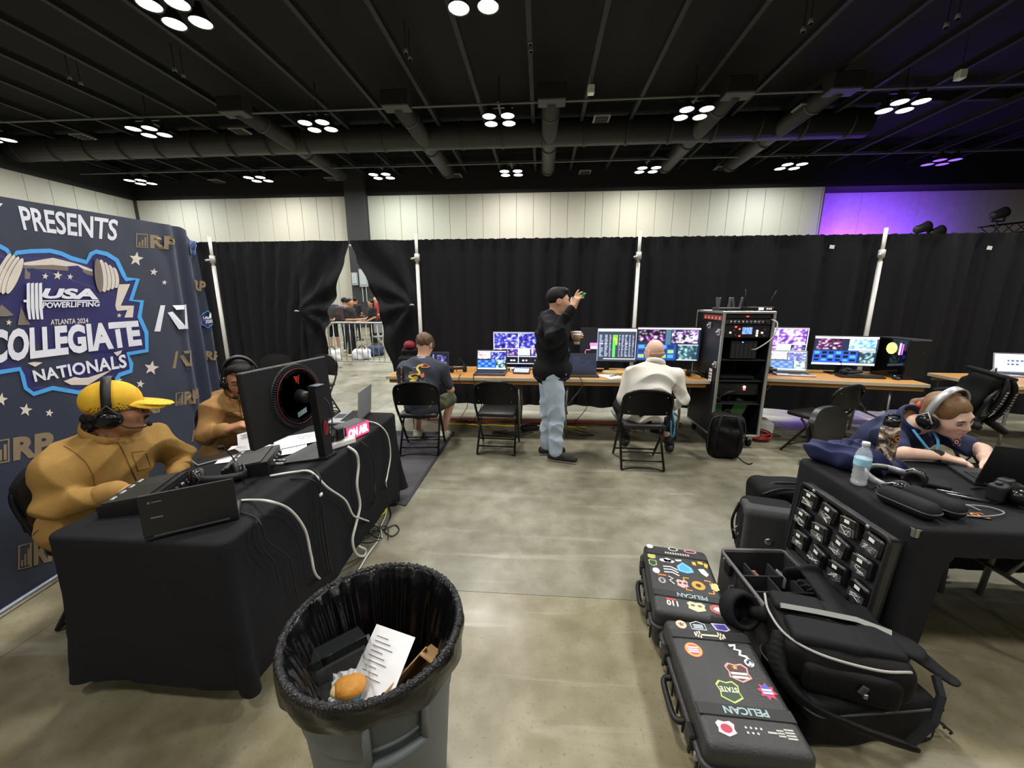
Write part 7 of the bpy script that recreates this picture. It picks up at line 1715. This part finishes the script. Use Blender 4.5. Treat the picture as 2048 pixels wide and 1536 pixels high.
# ------------------------------------------------------------------ bald man from behind
m_wshirt = M('shirt_offwhite', (226, 222, 212), .8, noise=(30, .05)); m_trk = M('trousers_black', (20, 20, 22), .8)
base = (1.02, 3.76, 0)
Jb = dict(pel=(1.03, 3.74, .52), neck=(1.135, 3.86, .975), head=(1.135, 3.91, 1.115), hf=(-.45, .88, .0), hu=(-.05, -.08, 1), shR=(1.355, 3.88, .875), shL=(.915, 3.88, .875), elR=(1.44, 3.86, .64), wrR=(1.40, 4.05, .50), elL=(.845, 3.86, .65), wrL=(.90, 4.08, .52),
     hipR=(1.15, 3.80, .50), hipL=(.93, 3.80, .50), knR=(1.36, 4.12, .50), knL=(.88, 4.16, .50), anR=(1.42, 4.07, .09), anL=(.98, 4.22, .09), toeR=(1.46, 4.22, .03), toeL=(1.02, 4.36, .03))
pt, C, Hm, J, sh = build_person('bald person in off-white shirt seated with back to the camera', base, Jb, m_skin3, m_wshirt, m_trk, m_shoek, w=1.2, d=1.12, vox=.0062, seed=4., amp=.012, collar=m_wshirt, arm=1.05, hr=.225, neck_r=.06,
     hands=dict(R=((0, .75, -.6), (-.3, -.6, -.7), dict()), L=((0, .8, -.5), (.3, -.5, -.7), dict())))
f = hp(C, Hm); E_ = lambda c, r, k=.01: ell(f(*c), r, Hm, k); glasses(pt, C, Hm, .957)
sdf_obj('hair', [E_((0, -.020, -.005), (.077, .094, .060)), sub(E_((0, .06, -.02), (.12, .09, .12), .01)), sub(E_((0, -.0, .045), (.14, .14, .055), .01)), sub(E_((0, -.02, -.085), (.12, .14, .045), .01))], .005, M('hair_stubble', (186, 150, 128), .8), pt)
cable('lanyard', [Vector(J['hipR']) + V(.16, -.02, .08), Vector(J['hipR']) + V(.19, -.05, -.08), Vector(J['hipR']) + V(.185, -.06, -.2), Vector(J['hipR']) + V(.165, -.05, -.2), Vector(J['hipR']) + V(.16, -.03, -.06)], .007, M('lanyard_blue', (90, 170, 214), .6), pt, n=4)
# ------------------------------------------------------------------ person in grey T-shirt from behind
m_tee = M('tee_washed_grey', (58, 62, 74), .85, noise=(16, .25)); m_camo = M('shorts_olive', (84, 92, 66), .85, noise=(22, .45)); m_shoew = M('shoe_pale', (196, 198, 176), .6, noise=(30, .2))
base = (-1.26, 3.92, 0)
Jt = dict(pel=(-1.25, 3.88, .51), neck=(-1.245, 3.97, 1.0), head=(-1.235, 4.035, 1.145), hf=(.12, .90, -.42), hu=(.03, .40, 1), shR=(-1.05, 3.99, .90), shL=(-1.455, 3.99, .90), elR=(-.975, 4.06, .655), wrR=(-1.05, 4.30, .72), elL=(-1.53, 4.08, .66), wrL=(-1.42, 4.32, .735),
     hipR=(-1.15, 3.93, .50), hipL=(-1.36, 3.93, .50), knR=(-1.02, 4.28, .50), knL=(-1.40, 4.30, .50), anR=(-1.13, 4.24, .09), anL=(-1.44, 4.26, .09), toeR=(-1.10, 4.40, .03), toeL=(-1.46, 4.42, .03))
pt, C, Hm, J, sh = build_person('seated person in washed grey T-shirt with snake print, back to the camera', base, Jt, m_skin, m_tee, m_camo, m_shoew, w=1.02, d=1.0, vox=.0062, sleeve='short', shorts=True, seed=6., amp=.009, hr=.235,
     hands=dict(R=((-.1, .9, .1), (0, 0, -1), dict()), L=((.1, .9, .1), (0, 0, -1), dict())))
f = hp(C, Hm); E_ = lambda c, r, k=.01: ell(f(*c), r, Hm, k)
sdf_obj('hair', [E_((0, -.018, .040), (.086, .104, .092)), E_((0, .02, .085), (.075, .085, .045), .02), E_((.05, .05, .02), (.036, .05, .06), .02), E_((-.05, .05, .02), (.036, .05, .06), .02), sub(E_((0, .10, -.02), (.075, .07, .075), .012)), sub(E_((0, -.02, -.10), (.13, .15, .062), .01))], .0055, m_hairb, pt, disp=hair_disp)
nk = J['neck']
sdf_obj('lanyard', [cap(nk + npv(.058 * math.cos(a), -.012 + .058 * math.sin(a), .022), nk + npv(.058 * math.cos(a + .32), -.012 + .058 * math.sin(a + .32), .022), .009, k=.004) for a in [PI + .3 * i for i in range(11)]], .005, M('lanyard_pale', (150, 184, 220), .6), pt)
# print on the back: coiling bird-snake in yellow and orange
dg = bpy.context.evaluated_depsgraph_get()
from mathutils.bvhtree import BVHTree
def on_back(obj, px, py, off=.004):
    """point of the garment hit by the sight line"""
    d = _ray(px, py).normalized(); o = V(0, 0, CAMH) - obj.matrix_world.translation
    return o, d
bpy.context.view_layer.update()
bvh = BVHTree.FromPolygons([v.co[:] for v in sh.data.vertices], [p.vertices[:] for p in sh.data.polygons])
def BK(px, py, off=.004):
    o = V(0, 0, CAMH) - Vector(base); d = _ray(px, py).normalized(); h = bvh.ray_cast(o, d)
    q = h[0] if h[0] is not None else o + d * 4.05
    return q - d * off
def zb(x, y): return (780 + x * .10742, 640 + y * .10745)
def stroke3(name, pts, w_, mat, off=.004):
    sp = spline([(x, y, 0) for x, y in pts], 5); pl = [zb(p.x, p.y) for p in sp]; mb = MB(); thick(mb, pl, w_ * .10742, lambda a, b_: BK(a, b_, off), False); return mb.build(name, mat, pt)
m_yel = M('print_yellow', (222, 190, 90), .7); m_or = M('print_coral', (226, 120, 76), .7); m_gr = M('print_grey', (120, 136, 148), .7)
stroke3('print_neck', [(620, 830), (540, 850), (505, 900), (540, 960), (545, 1010), (480, 1000), (400, 1015), (360, 1050), (420, 1080), (490, 1060), (500, 1090), (430, 1120), (380, 1135), (470, 1140), (490, 1155)], 38, m_yel, .005)
mb = MB(); flat_poly(mb, [zb(*p) for p in [(560, 830), (640, 805), (700, 830), (755, 868), (690, 885), (600, 888), (560, 870)]], lambda a, b_: BK(a, b_, .006)); mb.build('print_head', m_or, pt)
for q, m_ in (([(560, 1020), (630, 980), (640, 1050), (590, 1080)], m_or), ([(430, 880), (500, 870), (500, 890), (440, 892)], m_gr), ([(345, 970), (450, 945), (440, 970), (360, 995)], m_gr), ([(530, 1110), (640, 1090), (670, 1150), (560, 1160)], m_gr), ([(265, 1080), (340, 1075), (330, 1105)], m_gr)):
    mb = MB(); flat_poly(mb, [zb(*p) for p in q], lambda a, b_: BK(a, b_, .005)); mb.build('print_cloud', m_, pt)
for k in range(7):
    mb = MB(); y = 880 + 42 * k; flat_poly(mb, [zb(*p) for p in [(195, y), (232, y - 4), (228, y + 14), (215, y + 26), (200, y + 20)]], lambda a, b_: BK(a, b_, .005)); mb.build('print_glyph', m_or if k % 2 else m_cream, pt)

# ------------------------------------------------------------------ commentator in yellow cap
m_must = M('overshirt_mustard', (158, 122, 62), .85, noise=(45, .12), bump=(120, .12)); m_tan = M('jacket_tan', (164, 124, 74), .85, noise=(45, .12), bump=(120, .12)); m_olive = M('trousers_dark', (34, 34, 38), .8)
base = (-2.22, 1.60, 0)
Jy = dict(pel=(-2.24, 1.60, .53), neck=(-2.075, 1.60, .965), head=(-2.02, 1.625, 1.095), hf=(.72, .66, -.10), hu=(.05, .05, 1), shR=(-2.10, 1.405, .875), shL=(-2.05, 1.80, .875), elR=(-2.08, 1.365, .735), wrR=(-1.86, 1.445, .775), elL=(-2.02, 1.90, .74), wrL=(-1.93, 1.78, .68),
     hipR=(-2.18, 1.50, .50), hipL=(-2.18, 1.70, .50), knR=(-1.80, 1.47, .52), knL=(-1.80, 1.74, .52), anR=(-1.82, 1.48, .09), anL=(-1.82, 1.74, .09), toeR=(-1.66, 1.47, .03), toeL=(-1.66, 1.74, .03))
pt, C, Hm, J, sh = build_person('commentator in mustard overshirt and yellow cap turned towards the monitor', base, Jy, m_skin2, m_must, m_olive, m_shoek, w=1.13, d=1.16, vox=.0055, seed=8., amp=.011, arm=1.10, collar=m_must, lips=m_lipd, belly=1.0,
     hands=dict(R=((.9, .35, -.1), (0, 0, -1), dict()), L=((.9, -.3, -.1), (0, 0, -1), dict())))
f = hp(C, Hm); E_ = lambda c, r, k=.01: ell(f(*c), r, Hm, k)
m_capy = M('cap_yellow', (222, 176, 44), .8, noise=(60, .08)); m_capb = M('cap_patch', (196, 168, 84), .7)
yc = thing('baseball_cap', 'yellow baseball cap on the commentator nearest the camera', 'cap', base)
sdf_obj('crown', [E_((0, -.008, .047), (.0905, .110, .096)), sub(E_((0, 0, -.100), (.2, .2, .105), .004)), sub(E_((0, -.008, .040), (.084, .103, .090), .004))], .005, m_capy, yc)
Rbm = Hm @ np.array(rotm(R(-10), 0, 0))
sdf_obj('brim', [ell(f(0, .132, .030), (.082, .088, .007), Rbm, .01), ell(f(.055, .115, .024), (.03, .07, .007), Hm @ np.array(rotm(R(-14), R(28), 0)), .015), ell(f(-.055, .115, .024), (.03, .07, .007), Hm @ np.array(rotm(R(-14), R(-28), 0)), .015), sub(E_((0, .0, .03), (.086, .102, .08), .004))], .0045, m_capy, yc)
mb = MB(); fo = lambda x, y: Vector(f(x, .0985 - .9 * x * x - .42 * (y - .05), y) + Hm @ npv(0, .006, 0)); flat_poly(mb, circ(0, .088, .026, .015, 18), fo); mb.build('patch', m_capb, yc)
sdf_obj('hair', [E_((0, -.055, -.032), (.076, .056, .045)), E_((.066, -.012, -.018), (.018, .032, .030)), E_((-.066, -.012, -.018), (.018, .032, .030)), E_((0, -.075, -.055), (.065, .035, .035), .02)], .006, m_hairk, pt, disp=lambda X: .006 * np.sin(X[:, 0] * 170) * np.sin(X[:, 1] * 160) + .005 * np.sin(X[:, 2] * 150))
sdf_obj('moustache', [cap(f(-.022, .103, -.048), f(0, .112, -.043), .0045, .006, k=.004), cap(f(.022, .103, -.048), f(0, .112, -.043), .0045, .006, k=.004)], .0035, m_hairk, pt)
sdf_obj('stubble', [E_((0, .074, -.098), (.020, .019, .016))], .004, M('beard_shadow', (120, 84, 64), .8), pt)
glasses(pt, C, Hm)
worn('black headset over the yellow cap with boom microphone', base, C, Hm, mic=1, s=1.06)
# placket, pocket and seams of the overshirt
def shirt_front(pt, base, sh):
    bv = BVHTree.FromPolygons([v.co[:] for v in sh.data.vertices], [p.vertices[:] for p in sh.data.polygons])
    def q(px, py, off=.003):
        o = V(0, 0, CAMH) - Vector(base); d = _ray(px, py).normalized(); h = bv.ray_cast(o, d); return (h[0] if h[0] is not None else o + d * 2.2) - d * off
    return q
Q = shirt_front(pt, base, sh)
def seam(name, pts, mat, r=.0022):
    d_ = [(a[0] + (b[0] - a[0]) * k / 6, a[1] + (b[1] - a[1]) * k / 6) for a, b in zip(pts, pts[1:]) for k in range(6)] + [pts[-1]]
    return MB().tube([Q(*p, .0005) for p in d_], r, 6).build(name, mat, pt, True)
m_seam = M('seam_mustard', (120, 84, 30), .85)
seam('placket', [(232, 880), (245, 900), (256, 925), (268, 950), (275, 965)], m_seam, .003)
seam('pocket_seam', [(262, 905), (290, 902), (302, 935), (276, 942), (264, 908)], m_seam)
seam('shoulder_seam', [(128, 892), (150, 905), (172, 925), (186, 950), (190, 975)], m_seam)
# ------------------------------------------------------------------ commentator with moustache
base = (-2.28, 2.52, 0)
J2 = dict(pel=(-2.30, 2.56, .53), neck=(-2.06, 2.43, .985), head=(-1.985, 2.375, 1.095), hf=(.55, -.74, -.38), hu=(.16, -.22, 1), shR=(-2.13, 2.27, .895), shL=(-2.02, 2.62, .895), elR=(-2.12, 2.18, .765), wrR=(-1.955, 2.16, .815), elL=(-1.94, 2.64, .775), wrL=(-1.80, 2.50, .80),
     hipR=(-2.24, 2.46, .50), hipL=(-2.22, 2.66, .50), knR=(-1.85, 2.40, .52), knL=(-1.84, 2.62, .52), anR=(-1.86, 2.42, .09), anL=(-1.86, 2.62, .09), toeR=(-1.70, 2.38, .03), toeL=(-1.70, 2.60, .03))
pt, C, Hm, J, sh = build_person('commentator in tan jacket with moustache reading papers behind the big monitor', base, J2, m_skin2, m_tan, m_olive, m_shoek, w=1.06, d=1.08, vox=.0055, seed=10., amp=.010, arm=1.05, collar=m_tan, closed=True, lips=m_lipd,
     hands=dict(R=((.75, .35, .25), (.2, .3, -.9), dict(curl=(.5, .55, .6, .6))), L=((.7, -.6, 0), (0, 0, -1), dict())))
f = hp(C, Hm); E_ = lambda c, r, k=.01: ell(f(*c), r, Hm, k)
sdf_obj('hair', [E_((0, -.018, .042), (.083, .100, .088)), E_((0, .045, .09), (.065, .055, .035), .02), sub(E_((0, .095, -.008), (.13, .085, .095), .008)), sub(E_((0, -.02, -.105), (.13, .15, .07), .01))], .0055, m_hairk, pt, disp=hair_disp)
sdf_obj('moustache', [cap(f(-.024, .103, -.049), f(0, .112, -.043), .0045, .0065, k=.004), cap(f(.024, .103, -.049), f(0, .112, -.043), .0045, .0065, k=.004)], .0035, m_hairk, pt)
glasses(pt, C, Hm, m=M('gold_wire', (150, 120, 70), .3, .8))
worn('black headset on the commentator with moustache', base, C, Hm, mic=1, s=1.04)
Q = shirt_front(pt, base, sh)
seam('placket', [(478, 800), (482, 830), (485, 850)], M('seam_tan', (110, 76, 36), .85), .003); seam('pocket_flap', [(452, 826), (470, 822), (490, 822), (490, 830), (470, 834), (454, 830), (452, 826)], M('seam_tan', (110, 76, 36), .85))
p_ = paper('white sheet held up by the commentator with moustache', V(0, 0, CAMH) + _ray(497, 884) * 2.34, 0, .11, .15, rot=(R(40), R(-10), R(30)), lines=5, group=None)
# ------------------------------------------------------------------ woman at the laptop
m_polo = M('polo_navy', (32, 40, 74), .8, noise=(40, .12))
base = (2.22, 2.55, 0)
Jw = dict(pel=(2.18, 2.66, .52), neck=(2.175, 2.335, .905), head=(2.245, 2.21, .992), hf=(.25, -.85, -.45), hu=(-.22, -.35, .9), shR=(2.045, 2.30, .835), shL=(2.345, 2.36, .835), elR=(2.01, 2.155, .745 + .035), wrR=(2.165, 2.105, .785), elL=(2.46, 2.20, .79), wrL=(2.36, 2.08, .785),
     hipR=(2.09, 2.62, .50), hipL=(2.28, 2.64, .50), knR=(2.14, 2.25, .52), knL=(2.36, 2.27, .52), anR=(2.12, 2.32, .09), anL=(2.36, 2.34, .09), toeR=(2.16, 2.18, .03), toeL=(2.40, 2.20, .03))
pt, C, Hm, J, sh = build_person('woman in navy polo with headphones leaning over the laptop', base, Jw, m_skin3, m_polo, m_olive, m_shoek, w=.88, d=.92, vox=.005, sleeve='short', seed=12., amp=.009, arm=.88, collar=m_polo, closed=True, neck_r=.05, hr=.228, lips=M('lips_pale', (196, 140, 126), .5),
     hands=dict(R=((.72, -.45, -.10), (0, 0, -1), dict(curl=(.35, .38, .4, .42), s=.9, spread=.05)), L=((-.2, -.85, -.10), (0, 0, -1), dict(curl=(.35, .38, .4, .42), s=.9, spread=.05))))
f = hp(C, Hm, .97); E_ = lambda c, r, k=.01: ell(f(*c), np.array(r) * .97, Hm, k)
bv_ = lambda px, py, t_: np.array(V(0, 0, CAMH) + _ray(px, py) * t_) - npv(*base)
tail = [f(-.01, -.085, .02), bv_(1838, 808, 2.32), bv_(1805, 836, 2.28), bv_(1778, 862, 2.22), bv_(1762, 892, 2.20)]
sdf_obj('hair', [E_((0, -.014, .040), (.085, .104, .092)), E_((.0, -.05, -.02), (.078, .062, .06), .02), sub(E_((0, .092, -.030), (.074, .075, .098), .012)), sub(E_((0, .0, -.13), (.13, .15, .055), .01))], .005, m_hairl, pt, disp=hair_disp)
Tl = [cap(a, b_, r0, r1, k=.015) for a, b_, r0, r1 in zip(tail, tail[1:], (.042, .036, .032, .026), (.036, .032, .026, .012))]
sdf_obj('ponytail', Tl, .005, m_hairl, pt, disp=hair_disp)
sdf_obj('hair_tie', [cap(f(-.045, -.125, .02), f(.01, -.13, -.02), .022, .018, k=.01)], .005, M('tie_red', (206, 84, 72), .6), pt)
worn('black headphones with silver band worn by the woman', base, C, Hm, s=1.08, silver=True)
for a, b_ in (((-.05, .035, -.02), 0), ((.045, .05, -.02), 1)):
    n0 = J['neck'] + npv(a[0], 0, 0)
    pts = [J['neck'] + npv(-.05 if b_ == 0 else .05, -.04, .015), J['neck'] + npv(-.02 if b_ == 0 else .07, -.11, -.07), J['neck'] + npv(.03, -.15, -.15)]
    MB().tube(spline(pts, 5), .008, 4).build('lanyard', M('lanyard_blue', (90, 170, 214), .6), pt, True)
sdf_obj('wrist_watch', [cap(J['wrR'] + npv(-.025, .015, .0), J['wrR'] + npv(-.012, .008, .0), .033, .033, k=.005)], .005, m_rubber, pt)
Q = shirt_front(pt, base, sh)
mb = MB(); thick(mb, circ(1913, 884, 3.2, n=12), 2.0, lambda a, b_: Q(a, b_, .004))
for sx in (-1, 1):
    for sy in (-1, 1): thick(mb, [(1913 + sx * 7, 884 + sy * 3), (1913 + sx * 7, 884 + sy * 7), (1913 + sx * 3, 884 + sy * 7)], 1.4, lambda a, b_: Q(a, b_, .004), False)
mb.build('chest_logo', M('logo_burnt_orange', (206, 110, 60), .6), pt)
# ================================================================== BEYOND THE GAP
# steel barricade
ba = atz(668, 738, 0); 
t = thing('crowd_barricade', 'galvanised crowd barricade standing beyond the parted drapes', 'barricade', (-4.95, 8.75, 0), R(-3))
m_galv = M('galvanised', (170, 174, 172), .4, .6); BWd, BHt = 2.1, 1.12
MB().tube(spline([(-.02, 0, .05), (-.02, 0, .9), (.06, 0, 1.08), (.2, 0, BHt), (1.0, 0, BHt), (1.9, 0, BHt), (2.04, 0, 1.08), (2.12, 0, .9), (2.12, 0, .05)], 4), .021, 10).build('outer_frame', m_galv, t, True)
MB().tube([(-.02, 0, .22), (2.12, 0, .22)], .016, 8).build('lower_rail', m_galv, t, True)
for k in range(15): MB().tube([(.11 + .136 * k, 0, .22), (.11 + .136 * k, 0, BHt)], .009, 6).build('bar', m_galv, t, True)
for x in (.02, 2.08): MB().tube([(x, -.35, .02), (x, 0, .06), (x, .35, .02)], .018, 8).build('foot', m_galv, t, True)
def standing(label, x, y, h, head_f, shirt, pants, shoe, hair, skin, shorts=False, elb=.25, phone=False, hairlong=False, seed=0., amp=.004):
    k = h / 1.75; a = math.atan2(head_f[1], head_f[0]); fx, fy = math.cos(a), math.sin(a); rx, ry = fy, -fx      # right hand side
    def P(r_, f_, z): return (x + rx * r_ * k + fx * f_ * k, y + ry * r_ * k + fy * f_ * k, z * k)
    hx = elb
    J_ = dict(pel=P(0, 0, .93), neck=P(0, .0, 1.45), head=P(0, .03, 1.61), hf=(fx, fy, -.15), hu=(0, 0, 1), shR=P(.17, 0, 1.39), shL=P(-.17, 0, 1.39), elR=P(.22, .04, 1.12), elL=P(-.22, .04, 1.12), wrR=P(.14, .06 + hx, 1.12 if phone else .98), wrL=P(-.10, .06 + hx, 1.12 if phone else .98),
              hipR=P(.09, 0, .88), hipL=P(-.09, 0, .88), knR=P(.10, .02, .48), knL=P(-.10, .02, .48), anR=P(.11, -.01, .085), anL=P(-.11, -.01, .085), toeR=P(.13, .15, .03), toeL=P(-.13, .15, .03))
    hd = dict(R=((fx, fy, .1), (0, 0, -1), dict()), L=((fx, fy, .1), (0, 0, 1), dict()))
    p, C, Hm, J, sh = build_person(label, (x, y, 0), J_, skin, shirt, pants, shoe, w=1.0, d=1.05, vox=.011, sleeve='short', shorts=shorts, seed=seed, amp=amp, hands=hd, face=False, neck_r=.058)
    f = hp(C, Hm); E_ = lambda c, r, kk=.01: ell(f(*c), r, Hm, kk)
    L = [E_((0, -.018, .042), (.086, .104, .090)), sub(E_((0, .09, -.02), (.12, .075, .085), .012)), sub(E_((0, -.02, -.105), (.14, .16, .07), .01))]
    if hairlong: L = [E_((0, -.018, .042), (.09, .108, .094)), E_((0, -.05, -.07), (.085, .06, .10), .02), sub(E_((0, .09, -.03), (.10, .075, .10), .012))]
    sdf_obj('hair', L, .010, hair, p); return p, J
m_tk = M('tee_black', (22, 22, 25), .8); m_tdg = M('tee_dark_grey', (52, 56, 56), .8); m_tbl = M('tee_slate', (96, 112, 132), .8); m_twh = M('tee_white', (206, 206, 208), .8); m_navp = M('trousers_navy', (32, 38, 60), .8)
p, J = standing('attendant in black shirt and trousers reading a phone beyond the gap', -5.55, 11.0, 1.70, (1, -.15), m_tk, m_trk, m_shoew, m_hairk, m_skin2, phone=True, seed=1.)
t = thing('phone', 'pale phone in the hands of the attendant in black', 'phone', (-5.13, 10.93, 1.12), R(-8)); box('body', (0, 0, 0), (.15, .09, .012), m_white, t, bev=.003); box('glass', (0, 0, .0065), (.14, .08, .001), m_blk2, t)
standing('visitor in slate shirt with patterned backpack beyond the gap', -6.15, 11.9, 1.74, (.4, 1), m_tbl, m_navp, m_shoew, m_hairk, m_skin2, seed=2.)
t = thing('backpack', 'dark patterned backpack on the slate-shirted visitor', 'backpack', (-6.22, 11.72, 1.22), R(-22), 'backpacks'); sdf_obj('body', [rbx((0, 0, 0), (.16, .09, .24), .07, k=.02)], .014, M('pattern_maroon', (70, 52, 58), .8, noise=(30, .7)), t); box('front_pocket', (0, -.09, -.08), (.24, .05, .2), M('pattern_dark', (46, 36, 42), .8), t, bev=.02)
standing('visitor in dark grey shirt and shorts beyond the gap', -6.75, 12.2, 1.80, (.2, -1), m_tdg, m_trk, m_shoew, m_hairk, m_skin, shorts=True, seed=3.)
standing('visitor in black shirt farther left behind the tied drape edge', -7.65, 12.9, 1.76, (1, .2), m_tk, m_olive, m_shoek, m_hairk, m_skin2, seed=4.)
standing('visitor in white shirt half hidden by the left tied drape', -6.9, 10.9, 1.62, (.6, -.8), m_twh, m_trk, m_shoew, m_hairb, m_skin, seed=5.)
standing('distant visitor in black shirt seen over the attendant', -7.6, 15.6, 1.78, (0, 1), m_tk, m_trk, m_shoek, m_hairk, m_skin2, seed=6.)
standing('distant visitor in grey shirt near the electrical boxes', -8.3, 16.6, 1.75, (1, 0), m_tdg, m_navp, m_shoek, m_hairb, m_skin, seed=7.)
standing('distant visitor with long dark hair by the right tied drape', -5.75, 13.0, 1.68, (-.6, -.8), m_tk, m_trk, m_shoew, m_hairk, m_skin2, hairlong=True, seed=8.)
standing('distant visitor in red shirt near the right tied drape', -6.9, 16.0, 1.86, (.3, -1), M('tee_red', (170, 50, 50), .8), m_trk, m_shoek, m_hairk, m_skin, seed=9.)
# kit bags and chairs on the floor over there
for i, (x, y, c, lb) in enumerate([(-6.6, 10.7, (196, 196, 200), 'white kit bag on the floor left beyond the barricade'), (-5.75, 10.2, (214, 214, 216), 'white plastic bag behind the barricade in the middle'), (-5.0, 10.4, (200, 204, 212), 'pale kit bag at the right end of the barricade'), (-4.95, 11.2, (40, 54, 84), 'navy gym bag stacked behind the barricade'), (-6.9, 10.2, (90, 94, 98), 'grey suitcase behind the left tied drape'), (-5.2, 11.9, (34, 34, 36), 'black gym bag behind the pale one')]):
    t = thing('kit_bag', lb, 'bag', (x, y, 0), R(20 * i), 'kit bags beyond the gap'); sdf_obj('body', [rbx((0, 0, .15), (.24, .16, .15), .09, k=.03)], .016, M('kit_%d' % i, c, .7, noise=(9, .2)), t, disp=lambda X: .012 * np.sin(X[:, 0] * 20 + X[:, 2] * 22))
    MB().tube(spline([(-.1, -.05, .28), (-.05, -.06, .38), (.05, -.06, .38), (.1, -.05, .28)], 4), .012, 6).build('handle', m_nylon2, t, True)
m_gchair = M('chair_grey_shell', (132, 132, 130), .5)
for i, (x, y, lb) in enumerate([(-5.35, 12.6, 'grey stacking chair beyond the gap by the right drape'), (-5.0, 13.1, 'farther grey stacking chair beyond the gap')]):
    t = thing('stacking_chair', lb, 'chair', (x, y, 0), R(30), 'grey stacking chairs'); box('seat', (0, 0, .45), (.44, .44, .05), m_gchair, t, bev=.02); box('backrest', (0, -.21, .76), (.44, .04, .36), m_gchair, t, bev=.018)
    for sx in (-1, 1):
        for sy in (-1, 1): MB().cyl((sx * .19, sy * .19, 0), (sx * .19, sy * .19, .43 if sy > 0 else .62), .012, n=8).build('leg', m_chair, t)
# maroon cap on the bag at the desk end
t = thing('maroon_cap', 'maroon cap perched on the black bag at the desk end', 'cap', V(-1.71, 4.93, DZ + .262), R(40)); sdf_obj('crown', [ell((0, 0, .035), (.075, .075, .065), k=.01), sub(rbx((0, 0, -.06), (.2, .2, .06), .002, k=.004))], .006, M('cap_maroon', (128, 26, 44), .6), t); sdf_obj('brim', [ell((0, .085, .006), (.055, .06, .006), k=.005)], .005, M('cap_maroon', (128, 26, 44), .6), t)
t = thing('equipment_bag', 'tall black bag standing behind the one with red piping', 'bag', (-1.705, 4.95, DZ), R(20)); sdf_obj('body', [rbx((0, 0, .13), (.12, .09, .13), .04, k=.02)], .010, m_nylon, t); MB().tube(spline([(-.06, 0, .25), (0, 0, .3), (.06, 0, .25)], 4), .007, 6).build('handle', m_nylon2, t, True)
